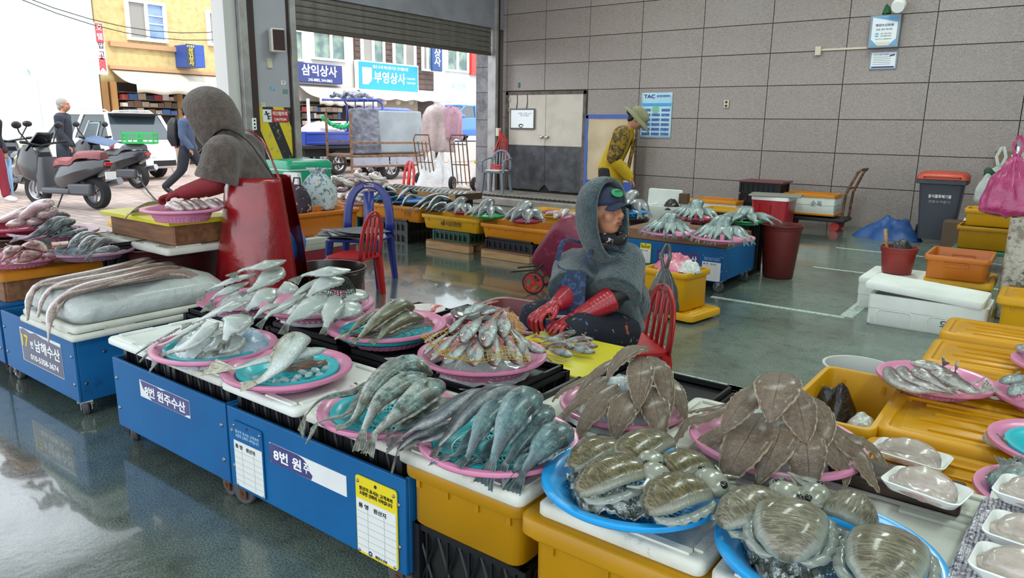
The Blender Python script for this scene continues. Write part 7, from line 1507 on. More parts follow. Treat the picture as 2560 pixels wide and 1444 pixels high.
school('rose', 'ltr', [(.07, 'reddish grouper arched at the back of the left pink basket', 1, [(118, 630, .73), (98, 616, .76), (72, 613, .765), (48, 617, .74), (40, 622, .72)]), (.09, 'speckled brown-red grouper at the left of the pink basket', 1, [(48, 618, .75), (20, 636, .74), (4, 652, .70), (-8, 662, .68)]), (.075, 'speckled brown-red grouper in front, tail to the left', 1, [(104, 632, .73), (64, 642, .725), (36, 652, .69), (28, 656, .68), (14, 660, .67)]), (.055, 'small pinkish fish at the right of the left pink basket', 1, [(132, 638, .70), (116, 641, .705), (102, 647, .69)]), (.05, 'orange-pink fish at the far left of the pink basket', 1, [(30, 618, .73), (10, 622, .735), (-20, 630, .71)])])
school('squid', 'ltw', [(.08, 'pale squid on top of the left maroon basket', 1, [(128, 508, .95), (98, 512, .93), (72, 532, .87), (34, 550, .80)]), (.075, 'pale squid hanging left of the top one', 1, [(96, 518, .90), (56, 530, .87), (20, 545, .81), (-10, 552, .78)]), (.06, 'pale squid low at the front of the maroon basket', 1, [(66, 552, .81), (45, 556, .81), (20, 560, .79)]), (.06, 'pale squid at the front right of the maroon basket', 1, [(102, 548, .82), (86, 552, .82), (70, 556, .80)]), (.09, 'plump pale squid at the right of the maroon basket', 1, [(132, 522, .89), (118, 530, .88), (102, 536, .85), (96, 545, .81)])], cat='squid')
# seated woman's board and surroundings
BZ = .45
a, b, c = G(1380, 922, BZ), G(1447, 945, BZ), G(1569, 868, BZ)
tag(obj('cutting_board', MB().box(((-1.95-1.5)/2, 2.66, BZ-.016), (.52, .5, .032)), CUTY, None, bevel=.005, rz=0), 'bright yellow cutting board in front of the woman in the teal fleece', 'cutting board')
tag(obj('wooden_beam', MB().box((-1.4, 2.4, .41), (.55, .1, .06)), WOODD, None, bevel=.006), 'dark wooden beam below the bright yellow cutting board', 'beam')
GR = 'small red fish on the cutting board'
for w_, lab, pts in [(.05, 'upper red fish on the board, nose to the right', [(1443, 825, .485), (1396, 842, .485), (1352, 856, .475)]), (.045, 'pale red fish second from the top on the board', [(1484, 848, .49), (1440, 848, .49), (1394, 858, .475)]), (.045, 'orange-brown fish in the middle of the board pile', [(1436, 867, .49), (1394, 858, .49), (1360, 866, .475)]), (.042, 'dark red fish furthest right on the board', [(1495, 865, .485), (1454, 862, .485), (1420, 864, .475)]), (.045, 'dark red fish in front right on the board', [(1488, 880, .48), (1452, 873, .485), (1414, 868, .475)]), (.05, 'pale scaled fish lowest of the board pile', [(1430, 890, .48), (1404, 880, .485), (1372, 872, .475)]), (.045, 'red fish by the left glove on the board', [(1425, 838, .485), (1385, 848, .485), (1345, 842, .475)]), (.042, 'red fish lying alone at the board\'s near edge', [(1330, 884, .49), (1362, 900, .48), (1388, 912, .47)])]:
    P = px(*pts); P.append(P[-1]+(P[-1]-P[-2])*.35); fish('red', P, w_, lab, GR, None, 1, tail=True, n=14, m=12)
BK['sieve'] = basket('pink sieve holding a steel bowl behind the red fish', (1100, 800), (1300, 800), .40, PINK, h=.08)
q = BK['sieve'].location; STEEL = M('steel_bright', '#c3c8ca', .15, 1)
tag(obj('steel_bowl', MB().lathe([(0, 0), (.1, 0), (.15, .05), (.165, .07), (.16, .07), (.145, .05), (.095, .006), (0, .006)], 32), STEEL, None, smooth=50, loc=(q.x, q.y, .375)), 'shiny steel bowl inside the pink sieve', 'bowl')
basket('white plate with a red rim behind the pink sieve', (1010, 770), (1112, 775), .3, M('plate_red_white', '#d9d2cf', .3, nz=(5, '#c94a40', .6, .64)), None, holes=False, h=.05)
basket('mauve basket by the gloved hands of the seated woman', (1285, 815), (1400, 820), .44, MAUV, h=.07)
tag(obj('maroon_basin', MB().loft([rrect(.5, .4, .08, 0), rrect(.58, .48, .09, .16), rrect(.6, .5, .09, .165), rrect(.56, .46, .08, .16), rrect(.48, .38, .08, .01)]), M('basin_maroon', '#6e2a2c', .4), None, smooth=50, loc=tuple(G(1300, 800, .3))[:2]+(.2,), rz=.1), 'maroon rectangular basin left of the seated woman', 'basin')
mesh_crate('black crate holding the steel bowl and sieve', -2.92, -2.45, 2.85, 3.4, 0, .32); mesh_crate('low black crate under the red rimmed white plate', -3.4, -2.94, 3.0, 3.45, 0, .248)
# trolley
tr = thing('shopping_trolley', 'maroon fabric shopping trolley with red spoked wheels', 'trolley', (-3.62, 5.3, 0), .35)
TRF = M('trolley_maroon', '#6f1f38', .45, nz=(18, '#84304a', .55, .62), bump=(6, .3, .03))
bgm = MB().loft([rrect(.3, .18, .04, 0), rrect(.34, .22, .05, .1), rrect(.36, .24, .05, .4), rrect(.33, .2, .05, .52), rrect(.2, .08, .03, .58)]); bgm.xf(Matrix.Translation((0, .02, .2)) @ Matrix.Rotation(rad(38), 4, 'Y') @ Matrix.Rotation(.3, 4, 'X')); obj('bag', bgm, TRF, tr, smooth=60)
WRD = M('wheel_red', '#b8302c', .4)
for s in (-1, 1):
    wl2 = obj('wheel', MB().lathe([(.088, -.012), (.1, -.008), (.1, .008), (.088, .012), (.088, -.012)], 24), TYRE, tr, loc=(-.06, s*.2, .1)); wl2.rotation_euler.x = pi/2
    rb = MB().lathe([(.088, -.008), (.07, -.008), (.07, .008), (.088, .008), (.088, -.008)], 24).cyl((0, 0, -.02), (0, 0, .02), .02)
    for k in range(3): rb.box((.045*cos(k*2.09), .045*sin(k*2.09), 0), (.07, .03, .012), k*2.09)
    obj('rim', rb, WRD, wl2)
obj('axle', MB().cyl((-.06, -.2, .1), (-.06, .2, .1), .008), RUSTY, tr); obj('frame', MB().tube([(-.3, -.08, .16), (-.05, -.1, .2), (.36, -.1, .62)], .009, 6).tube([(-.3, .12, .16), (-.05, .14, .2), (.36, .14, .62)], .009, 6), BLK, tr)
# tote and bags behind the seated woman
p = G(1655, 796, 0); tag(tote_lid(thing('yellow_cover', 'yellow lid lying under the tote behind the seated woman', 'lid', (p.x+.05, p.y+.2, .03), -.15), .48, .42, .02, YEL2, 'lid_plate').parent, None)
yt = tote('yellow tote with bags on top behind the seated woman', p.x, p.y+.2, .075, .42, .38, .3, YEL2, rz=-.15, handle=True, ribs=0); text('원주', .08, (.08, -.18, .12), M('marker_brown', ''), yt, R_x, -.004)
mound('pink tied plastic bag on the yellow tote behind the seated woman', (p.x-.02, p.y+.25), .17, .11, M('bag_pink', '#c9647e', .25, nz=(9, '#e3b6c2', .5, .7), bump=(22, .8, .02), coat=.4), .36, seed=13, name='plastic_bag', amp=.4)
mound('white plastic bag on the right of the pink one', (p.x+.14, p.y+.15), .09, .08, BAGC, .37, seed=14, name='plastic_bag', amp=.4)
hang_bag('dark grey plastic bag hung on the seated woman\'s chair back', G(1662, 672, .60)+V((0, 0, .02)), .2, .3, M('bag_dark_grey', '#3d4344', .2, bump=(20, .6, .02), coat=.4), 11)
mound('silvery green foil bag between the seated woman and the dark grey bag', tuple(G(1636, 770, .3))[:2], .1, .5, M('foil_green', '#9fc0ad', .2, .6, bump=(20, .9, .02)), .0, seed=15, name='foil_bag', amp=.4)
# blue cart with the 30번 sign and its fish
c30 = cart('blue market cart whose sign reads 30번 명자수산', -3.35, -2.31, 6.2, 6.95, .12, .405, rusty=False)
x0, x1, z0, z1 = P4((1643, 622), (1750, 634), (1641, 652), 6.2); plate(c30, x0, x1, z0, z1, NAVY); text('30번 명자수산', .06, ((x0+x1)/2-c30.location.x, -.0035, (z0+z1)/2), INK, c30, R_x, .02, fit=((x1-x0)*.88, (z1-z0)*.55))
price_board('stained price board with blue top on the 30번 cart', c30, (1757, 632), (1806, 638), (1753, 700), BLUEP, M('ink_pale', ''), 6.2)
price_board('yellow topped price board on the 30번 cart behind the shoulder', c30, (1602, 606), (1629, 610), (1602, 655), YLB, BLK, 6.2)
wc = thing('wooden_crate', 'brown wooden crate frame on the 30번 cart', 'crate', (-2.83, 6.22, .405))
for c_, s_ in (((0, .02, .05), (1.0, .03, .1)), ((0, .62, .05), (1.0, .03, .1)), ((.5, .32, .05), (.03, .6, .1)), ((-.5, .32, .05), (.03, .6, .1)), ((0, .32, .095), (1.0, .6, .012))): obj('plank', MB().box(c_, s_), WOODB, wc, bevel=.004)
round_pile('pink basket of grey croakers on the left front of the 30번 cart', (1612, 580), (1737, 575), .56, PINK, 'teal', 11, .075, .25, .16, 'grey fish heaped in the left front basket of the 30번 cart', 51, hang=.02)
round_pile('pink basket of silver fish on the right front of the 30번 cart', (1735, 592), (1877, 590), .56, PINK, 'teal', 11, .085, .27, .17, 'silver fish heaped in the right front basket of the 30번 cart', 52, hang=.03)
mesh_crate('black crate behind the front baskets of the 30번 cart', -3.0, -2.4, 7.0, 7.45, 0, .56, diag=False)
round_pile('red-pink basket of grey fish at the rear of the 30번 cart', (1690, 538), (1795, 545), .64, RDPL, 'teal', 11, .075, .25, .16, 'grey fish heaped in the rear basket above the 30번 cart', 53)
bnb = pail('tall brown-red tub standing right of the blue 30번 cart', (-2.18, 7.32), .2, .145, .53, M('tub_brownred', '#6a2420', .45, nz=(3, '#5a1d1a', .4, .7)), None, 'rubber_tub', 'tub', handle=False)
round_pile('green plate of pale fish on the brown-red tub', (1818, 547), (1915, 552), .575, GRPL, 'teal', 10, .08, .3, .13, 'pale silver fish spread on the green plate over the tub', 54, spread=(pi*.9, pi*2.1))
BK['bw'] = basket('light blue plate of dark fish behind the seated woman', (1545, 530), (1614, 528), .55, SKYB, None, holes=False, h=.05)
pile('grey', (BK['bw'].location.x, BK['bw'].location.y, .54), .2, 8, .1, .26, .2, 'dark grey fish heaped upright on the light blue plate behind the woman', 'dark fish on the light blue plate', 55, hang=.05)
pail('grey tub under the light blue plate behind the woman', (BK['bw'].location.x, BK['bw'].location.y), .19, .16, .49, TUBD, None, 'rubber_tub', 'tub', handle=False)
# far wall boxes
wbo = foam_box('open white styrofoam box with upright lid and a black bag', -4.35, 9.3, .5, .4, .3, z0=.1, open_=True, lid=((-.12, .19, .3), (pi/2*.95, 0, 0)))
foam_box('white foam slab supporting the open styrofoam box', -4.35, 9.3, .55, .44, .1, mat=STYD)
mound('black bag bulging from the open white box', (-4.25, 9.22), .13, .14, BAGK, .36, seed=19, name='plastic_bag')
tag(obj('small_carton', MB().box((-4.15, 9.4, .5), (.12, .1, .14)), M('carton_brown', '#5c4632', .7), None, bevel=.004), 'small brown carton standing behind the black bag', 'carton')
tot = foam_box('white foam box with orange-yellow lid by the wall', -4.25, 10.9, .75, .5, .34, mat=STYR); tote_lid(tot, .74, .5, .36, YELO)
tote('yellow tote between the foam box and the red cooler', -3.75, 9.9, 0, .55, .42, .36, YEL2, lid=None)
mesh_crate('lower black crate in the stack by the wall', -3.95, -3.35, 10.95, 11.4, .0, .34, diag=False); mesh_crate('middle black crate in the stack by the wall', -3.95, -3.35, 10.95, 11.4, .36, .48, diag=False)
mesh_crate('upper black crate in the stack by the wall', -3.95, -3.35, 10.95, 11.4, .5, .66, diag=False); tag(obj('maroon_board', MB().box((-3.63, 11.17, .675), (.66, .5, .025)), M('lid_maroon', '#6d3a3f', .5), None, bevel=.005), 'maroon board on top of the black crate stack', 'board')
rcl = thing('red_cooler', 'red cooler box with white rim and a grey board on top', 'cooler', (-3.32, 10.65, 0)); RCO = M('cooler_red', '#a8202a', .35, coat=.2)
obj('body', MB().loft([rrect(.46, .4, .05, .0), rrect(.52, .46, .05, .46)]), RCO, rcl, smooth=45); obj('rim', MB().loft([rrect(.53, .47, .05, .46), rrect(.53, .47, .05, .51)]), PVC, rcl); obj('handle', MB().tube([(-.14, -.22, .4), (-.14, -.25, .4), (-.14, -.25, .26), (.02, -.25, .26), (.02, -.25, .4), (.02, -.22, .4)], .012, 6), RCO, rcl)
tag(obj('grey_board', MB().box((-3.3, 10.65, .525), (.7, .5, .02), .2), M('board_grey', '#8f8d82', .7), None, bevel=.004), 'grey board lying on the red cooler', 'board')
pt = thing('platform_trolley', 'black platform trolley with brown loop handle against the wall', 'cart', (-2.95, 11.45, 0), .03)
obj('platform', MB().box((0, 0, .16), (.95, .5, .05)), BLK, pt, bevel=.01); obj('loop_handle', MB().tube([(.42, -.2, .18), (.44, -.2, .55), (.56, -.18, .86), (.6, -.16, .9), (.62, .16, .9), (.58, .18, .86), (.46, .2, .55), (.44, .2, .18)], .02, 8), RUSTY, pt); obj('cross_bar', MB().cyl((.45, -.2, .62), (.45, .2, .62), .014), RUSTY, pt)
for s in (-1, 1):
    for q in (-1, 1): w_ = obj('wheel', MB().lathe([(.01, -.02), (.065, -.02), (.065, .02), (.01, .02)], 20, caps=True), WRD, pt, loc=(s*.33, q*.18, .065)); w_.rotation_euler.x = pi/2
wb2 = foam_box('long white foam box with orange-yellow edging on the platform trolley', -3.02, 11.42, .78, .42, .27, z0=.215); tote_lid(wb2, .77, .42, .29, YELO); obj('edge_band', MB().box((0, 0, .015), (.8, .44, .03)), YELO, wb2, bevel=.006)
text('순옥', .09, (.14, -.213, .17), BLK, wb2, R_x, -.006)
# ---------------------------------------------------------------- near the shutter: hand trucks, sacks
def hand_truck(label, loc, rz, tilt):
    o = thing('hand_truck', label, 'hand truck', loc, rz); o.rotation_euler = (tilt, 0, rz)
    obj('frame', MB().tube([(-.2, 0, .1), (-.2, 0, 1.15), (-.17, .06, 1.24), (.17, .06, 1.24), (.2, 0, 1.15), (.2, 0, .1)], .016, 8), RST, o); b_ = MB()
    for x in (-.1, 0, .1): b_.cyl((x, 0, .15), (x, 0, 1.1), .011)
    for z in (.2, .6, 1.05): b_.cyl((-.2, 0, z), (.2, 0, z), .012)
    obj('bars', b_, RST, o); obj('toe_plate', MB().box((0, -.12, .06), (.42, .24, .01)), RST, o, smooth=0)
    for s in (-1, 1): wheel(o, (s*.27, .08, .15), .15, .08, 'x', 5)
    return o
p = G(1165, 478, 0); hand_truck('rusty hand truck standing upright right of the white sacks', (p.x-.1, p.y, 0), .3, .22)
p = G(1080, 470, .0); hand_truck('rusty hand truck leaning left of the white sacks', (p.x-.4, p.y+.3, 0), .3, .3)
CLO1 = M('cloth_pinkgrey', '#b9a7a3', .85, nz=(3, '#9c8a88', .4, .7), bump=(7, .8, .05)); CLO2 = M('cloth_pink', '#b58c98', .85, nz=(3, '#9d7684', .4, .7), bump=(7, .8, .05)); SACK = M('sack_white', '#dcdad8', .6, nz=(4, '#c4c1c0', .4, .7), bump=(9, .8, .05))
p = G(1105, 470, 0); bx_ = p.x-.7; by_ = p.y+.6
def drape(label, c, r, h, mat, seed, z0):
    def fn(a, b):
        q = 2*pi*a; t = min(1, b/.35); rr = r*(.82*sin(t*pi/2)+.18*b)*(1+.13*sin(q*8+seed+3*b)*b+.3*noise.noise(V((cos(q)*1.3, sin(q)*1.3, seed+b)))); return V((rr*cos(q), rr*sin(q)*.75, h*(1-.22*(1-cos(t*pi/2)) if b < .35 else .78*(1-(b-.35)/.65)*(1+.25*noise.noise(V((cos(q), sin(q), seed+9)))))+.06*noise.noise(V((cos(q)*2, sin(q)*2, seed+b*4)))))
    return tag(obj('draped_cloth', MB().grid(fn, 56, 20, wrapu=True), mat, None, smooth=75, loc=(c[0], c[1], z0), solid=.01), label, 'cloth')
drape('pinkish grey cloths draped high over the cargo by the hand trucks', (bx_, by_), .42, 1.1, CLO1, 3, .8); drape('dusty pink jacket hung on the right of the draped cloths', (bx_+.38, by_+.1), .3, .75, CLO2, 9, 1.1)
tag(obj('cloth_stand', MB().cyl((bx_, by_, 0), (bx_, by_, 1.75), .05).box((bx_+.15, by_, 1.7), (.9, .06, .06)), RST, None), 'rusty post carrying the draped cloths', 'post')
for i, (dx, dy, r, h, t) in enumerate([(.0, -.3, .45, .7, 'large'), (.4, -.1, .35, .55, 'right'), (-.35, -.2, .3, .5, 'left')]): mound('white crumpled sack pile, the '+t+' one between the hand trucks', (bx_+dx+.15, by_+dy), r, h, SACK, 0.0, 'sack', 'white_sack', 40+i, amp=.45)
p = G(1203, 475, 0); mound('white sack with yellow straps left of the grey armchair', (p.x, p.y), .26, .62, SACK, 0, 'sack', 'white_sack', 61, amp=.35)
tag(obj('yellow_straps', MB().tube([(p.x+.12*cos(i*1.7)*(1+.2*sin(i)), p.y+.12*sin(i*1.9), .6+.05*sin(i*1.1)+.004*i) for i in range(30)], .016, 6), M('strap_yellow', '#e3d12c', .5), None), 'tangle of yellow straps on the white sack', 'strap')
p = GX(1246, 330, XL+.12); rcd = thing('red_cord_bunch', 'bunch of red cords hanging from an outlet at the corner', 'cord'); obj('outlet_box', MB().box((p.x, p.y, p.z), (.08, .09, .16)), M('conduit_cream', ''), rcd, bevel=.01)
for k in range(6): obj('cord', MB().tube([(p.x+.05, p.y-.02+.015*k, p.z+.05-.02*k), (p.x+.08+.02*k, p.y-.03+.03*(k-2), p.z-.15), (p.x+.07+.03*(k-2), p.y-.05+.05*(k-2), p.z-.4-.06*k)], .012, 5), RCORD, rcd)
# ================================================================ PEOPLE
SKIN = M('skin_tone', '#b98468', .5, nz=(8, '#a87257', .4, .7), sss=.12); LIPS = M('lip_tone', '#8f4a42', .45); HAIRB = M('hair_black', '#17120f', .45, bump=(90, .4)); HAIRG = M('hair_grey', '#8f8d8a', .6, bump=(90, .4))
def fleece(name, c, c2):
    m = M(name, c, .95, nz=(26, c2, .38, .66), sheen=.4); t = m.node_tree
    bumpn(t.nodes, t.links, t.nodes['Principled BSDF'], ntex(t.nodes, t.links, 75, 4, .65), 1.0, .012); return m
TEAL = fleece('fleece_teal', '#1c2e34', '#314a50'); TAUP = fleece('fleece_taupe', '#453931', '#5f5047')
def basis(f, up=V((0, 0, 1))):
    f = f.normalized(); r = f.cross(up).normalized(); u = r.cross(f); return Matrix((r, f, u)).transposed()      # columns: right, forward, up
def limb(mb, pts, rr, n=12, k=14, end=True):
    P = crom(pts, k); R_ = [interp([(i/(len(rr)-1), r) for i, r in enumerate(rr)], j/(k-1)) for j in range(k)]
    mb.tube(P, R_, n); mb.ell(P[0], R_[0]*.98, 10, 7)
    if end: mb.ell(P[-1], R_[-1]*.98, 10, 7)
def hand(mb, w, d, up, s=1, curl=.5, k=1.0):
    B = basis(V(d), V(up)); T = lambda x, y, z: V(w)+B @ V((y, x, z))*k
    M4 = B.to_4x4(); mb.ell(T(.045, 0, 0), V((.042, .052, .019))*k, 12, 8, M4); mb.tube([T(-.03, 0, 0), T(.03, 0, 0)], [.026*k, .03*k], 10)
    for y, L_ in ((-.031, .058), (-.011, .074), (.010, .078), (.030, .068)):
        a = T(.07, y*.8, 0); b = T(.085+L_*.4, y*1.25, .002-L_*.25*curl); c = T(.085+L_*(.75-.2*curl), y*1.35, -L_*.65*curl); e = T(.085+L_*(1-.55*curl), y*1.35, -L_*1.15*curl); mb.tube(crom([a, b, c, e], 9), [.0105*k]*6+[.0095*k, .0085*k, .005*k], 8)
    mb.tube(crom([T(.0, s*.02, 0), T(.03, s*.045, -.008), T(.055, s*.056, -.018), T(.075, s*.05, -.03)], 8), [.014*k, .014*k, .0125*k, .012*k, .0115*k, .011*k, .0095*k, .005*k], 8)
def headshape(mb, c, B, k=1.0):
    M4 = B.to_4x4(); T = lambda x, y, z: V(c)+B @ V((x, y, z))*k; E = lambda p, r: mb.ell(T(*p), V(r)*k, 16, 12, M4)
    E((0, -.012, .03), (.076, .094, .1)); E((0, .02, -.045), (.06, .066, .07)); E((0, .04, -.085), (.036, .036, .026)); E((0, .07, .035), (.056, .026, .022))
    for s in (-1, 1): E((s*.036, .058, -.022), (.03, .03, .032)); E((s*.077, -.006, -.004), (.01, .022, .03))
    mb.tube([T(0, .09, .022), T(0, .106, -.008), T(0, .113, -.025)], [.01*k, .0135*k, .016*k], 10); E((0, .108, -.027), (.018, .014, .011)); E((0, .082, -.058), (.026, .014, .012))
def face_parts(o, c, B, k=1.0):
    T = lambda x, y, z: V(c)+B @ V((x, y, z))*k; M4 = B.to_4x4()
    for s in (-1, 1):
        e = obj('eye', MB().ell(T(s*.032, .083, .008), V((.014, .009, .007))*k, 12, 8, M4), M('eye_white', '#cfc8c0', .2, coat=.6), o); obj('iris', MB().ell(T(s*.032, .0895, .008), V((.006, .004, .006))*k, 10, 6, M4), EYEB, e)
        obj('eyebrow', MB().tube([T(s*.016, .094, .03), T(s*.034, .092, .036), T(s*.052, .08, .03)], [.003*k, .004*k, .002*k], 6), HAIRB, o)
    obj('lips', MB().ell(T(0, .094, -.0555), V((.023, .007, .0045))*k, 12, 8, M4).ell(T(0, .093, -.0645), V((.019, .008, .006))*k, 12, 8, M4), LIPS, o)
def person(label, loc, rz, hip, chest, neck, head, hdir, arms, legs, jacket, trousers, shoes=None, k=1.0, hands=(1, 1), curl=.5, vox=.011, jr=.02, sleeve=1.0, tors=(.15, .17, .15, .07), flat=.72, hup=(0, 0, 1), hat=None, hair=HAIRB):
    """all joints are given in the figure's own space, y forward"""
    hip, chest, neck, head = V(hip), V(chest), V(neck), V(head); B = basis(V(hdir), V(hup)); mb = MB(); o_ = V(loc)
    def torso(m, add): 
        fr = basis((neck-hip).cross(V((1, 0, 0))), (neck-hip)); P = crom([hip, hip.lerp(chest, .5), chest, neck], 12); rings = []
        for i, p in enumerate(P): r = interp([(0, tors[0]), (.4, tors[1]), (.78, tors[2]), (1, tors[3])], i/11)*k+add; rings.append([p+V((r*cos(t), 0, 0))+V((0, 1, 0))*r*flat*sin(t) for t in [2*pi*q/16 for q in range(16)]])
        m.loft(rings)
    torso(mb, 0); limb(mb, [neck-V((0, 0, .03)), head+B @ V((0, -.02, -.05))*k], [.055*k, .05*k]); headshape(mb, head, B, k)
    for i, (sh, el, wr, hd) in enumerate(arms):
        limb(mb, [chest.lerp(V(sh), .6), sh, V(sh).lerp(V(el), .5), el, V(el).lerp(V(wr), .5), wr], [.06*k, .055*k, .047*k, .04*k, .036*k, .026*k])
        if hands[i]: hand(mb, wr, hd, (0, 0, 1), 1 if i else -1, curl, k)
    for hp, kn, an, toe in legs: limb(mb, [hp, V(hp).lerp(V(kn), .5), kn, V(kn).lerp(V(an), .5), an], [.09*k, .08*k, .056*k, .055*k, .04*k]); limb(mb, [an, V(an).lerp(V(toe), .5), toe], [.04*k, .038*k, .028*k])
    o = remesh('person', mb, SKIN, vox, None, 3); o.location = loc; o.rotation_euler.z = rz; tag(o, label, 'person'); face_parts(o, head, B, k)
    j = MB(); torso(j, jr)
    for sh, el, wr, hd in arms:
        P = [chest.lerp(V(sh), .4), V(sh), V(sh).lerp(V(el), .5), V(el), V(el).lerp(V(wr), .5), V(wr)]; R_ = [.085*k, .075*k, .066*k, .06*k, .055*k, .048*k]
        q = 6 if sleeve >= 1 else 4; limb(j, P[:q], [r+jr*.6+(0 if sleeve >= 1 else .02*i) for i, r in enumerate(R_[:q])], end=sleeve >= 1)
    j = remesh('jacket', j, jacket, .013, o, 3)
    if trousers:
        t = MB()
        for hp, kn, an, toe in legs: limb(t, [hip.lerp(V(hp), .6), hp, V(hp).lerp(V(kn), .5), kn, V(kn).lerp(V(an), .5), V(an)+V((0, 0, .03))], [.12*k, .112*k, .1*k, .08*k, .075*k, .07*k])
        remesh('trousers', t, trousers, .014, o, 3)
    if shoes:
        for hp, kn, an, toe in legs: s = MB(); limb(s, [V(an)-V((0, 0, .0)), V(an).lerp(V(toe), .4)-V((0, 0, .012)), toe], [.052*k, .052*k, .04*k]); obj('shoe', s, shoes, o, smooth=70)
    if hair: h = MB(); h.ell(head+B @ V((0, -.025, .045))*k, V((.084, .096, .095))*k, 18, 12, B.to_4x4()); h.ell(head+B @ V((0, -.06, -.02))*k, V((.07, .05, .08))*k, 14, 10, B.to_4x4()); obj('hair', h, hair, o, smooth=80)
    return o, B
def hood(o, head, B, mat, k=1.0, open_=1.95, drop=.16):
    def fn(a, b):
        q = 2*pi*a; ph = open_*b; x, y, z = .118*sin(ph)*cos(q), -.14*cos(ph)-.0, .145*sin(ph)*sin(q)+.02
        if z < 0: z = z*1.25-drop*max(0, -sin(q))*sin(ph)*.55; x *= 1+.25*max(0, -sin(q))
        return V(head)+B @ V((x*(1+.03*sin(b*9+q*3)), y-.005, z))*k
    h = obj('hood', MB().grid(fn, 44, 20, wrapu=True), mat, o, smooth=80, solid=.022*k); return h
def arm2(sh, wr, out=(0, 0, -.08)):
    sh, wr = V(sh), V(wr); return sh.lerp(wr, .5)+V(out)
# --- seated woman in teal fleece
P0 = V((-1.82, 3.36, 0)); rz = rad(160); Mi = (Matrix.Translation(P0) @ Matrix.Rotation(rz, 4, 'Z')).inverted(); Rt = Matrix.Rotation(-rz, 3, 'Z')
lw = lambda p: Mi @ V(p)
hd = lw(GY(1512, 530, 3.2)); nk = lw(GY(1505, 606, 3.24)); ch = lw(GY(1505, 668, 3.3)); hp = V((0, 0, .40))
wr1, wr2 = lw(G(1442, 792, .53)), lw(G(1390, 762, .58)); sh1, sh2 = lw(GY(1562, 652, 3.36)), lw(GY(1434, 670, 3.28)); el1, el2 = lw(GY(1538, 742, 3.16)), lw(GY(1432, 732, 3.08))
d1 = Rt @ (G(1350, 830, .49)-G(1442, 792, .53)); d2 = Rt @ (G(1345, 784, .55)-G(1390, 762, .58)); fdir = Rt @ (V(RT)*.66-V(_f)*.75+V((0, 0, -.05)))
sw, B = person('seated woman in a teal fleece hood, navy cap and red rubber gloves', P0, rz, hp, ch, nk, hd, fdir, [(sh2, el2, wr2, d2), (sh1, el1, wr1, d1)],
 [((-.09, .05, .40), (-.15, .42, .47), (-.13, .40, .08), (-.15, .55, .04)), ((.10, .05, .40), (.2, .42, .46), (.17, .36, .08), (.2, .52, .04))], TEAL, cloth_mat('trousers_navy_print', '#141827', [('#2f5a9a', 19, .66, .69), ('#a8503f', 23, .68, .7), ('#8f9a52', 31, .7, .72)]), M('boot_black', '#15161a', .4), k=.98, hands=(0, 0), vox=.009, jr=.03, sleeve=.6, tors=(.15, .15, .145, .065), hair=None)
hood(sw, hd, B, TEAL, 1.02)
jb_ = bpy.data.objects[[c for c in sw.children if c.name.startswith('jacket')][0].name]
cape = MB(); limb(cape, [ch.lerp(sh1, .2), sh1, lw(GY(1558, 704, 3.3)), lw(GY(1536, 768, 3.2))], [.09, .085, .095, .105], end=False); limb(cape, [ch.lerp(sh2, .2), sh2, lw(GY(1424, 715, 3.2)), lw(GY(1424, 752, 3.14))], [.085, .07, .072, .075], end=False); limb(cape, [nk+V((0, -.05, -.05)), ch+V((0, -.02, 0)), hp+V((0, -.05, .12))], [.1, .145, .145]); remesh('fleece_cape', cape, TEAL, .012, sw, 7)
NVY = M('cap_navy', '#15233d', .7, bump=(160, .3)); T = lambda x, y, z: hd+B @ V((x, y, z))
cp = MB().grid(lambda a, b: T(.09*cos(2*pi*a)*cos(b*1.45), -.012+.108*sin(2*pi*a)*cos(b*1.45), .035+.1*sin(b*1.5)), 36, 10, wrapu=True); cpo = obj('cap', cp, NVY, sw, smooth=80, solid=.004)
obj('cap_brim', MB().grid(lambda a, b: T((a-.5)*.17*(1-.25*b*b), .075+.085*b*(1-(2*a-1)**2*.55), .045-.012*b-.03*(2*a-1)**2), 20, 8), NVY, cpo, smooth=80, solid=.005)
bd_ = obj('cap_badge', MB().lathe([(0, .004), (.036, .003), (.04, 0)], 28, M4=(B.to_4x4() @ Matrix.Rotation(rad(-62), 4, 'X') @ Matrix.Diagonal((1.05, .62, 1, 1))), c=T(-.0, .088, .092)), M('badge_green', '#1f8f55', .5), cpo)
for i, t in enumerate(('OUTFULL', 'HAPPINESS')): q = text(t, .014, T(0, .0925-.008*i+.003, .1-.018*i), M('badge_dark', '#0f3f2c', .6), cpo, fit=(.05, .009)); q.rotation_euler = (B @ Matrix.Rotation(rad(28+90), 3, 'X') @ Matrix.Rotation(pi, 3, 'Y') @ Matrix.Rotation(pi, 3, 'Z')).to_euler(); q.rotation_euler = (B @ Matrix(((-1, 0, 0), (0, .0, .0), (0, 0, 1))) if False else Matrix((-(B.col[0]), (B @ V((0, -.47, .88))), (B @ V((0, .88, .47))))).transposed()).to_euler()
obj('neck_scarf', MB().tube([nk+B @ V((.09*cos(t), .03+.085*sin(t), .02+.012*sin(3*t))) for t in [2*pi*i/18 for i in range(18)]], .026, 8, closed=True), cloth_mat('scarf_patterned', '#16171b', [('#b9a3a8', 34, .6, .63), ('#a35a6a', 22, .66, .68)]), sw, smooth=70)
RUB = M('rubber_red', '#a5202f', .32, nz=(9, '#8f1826', .4, .7), coat=.35, bump=(70, .2))
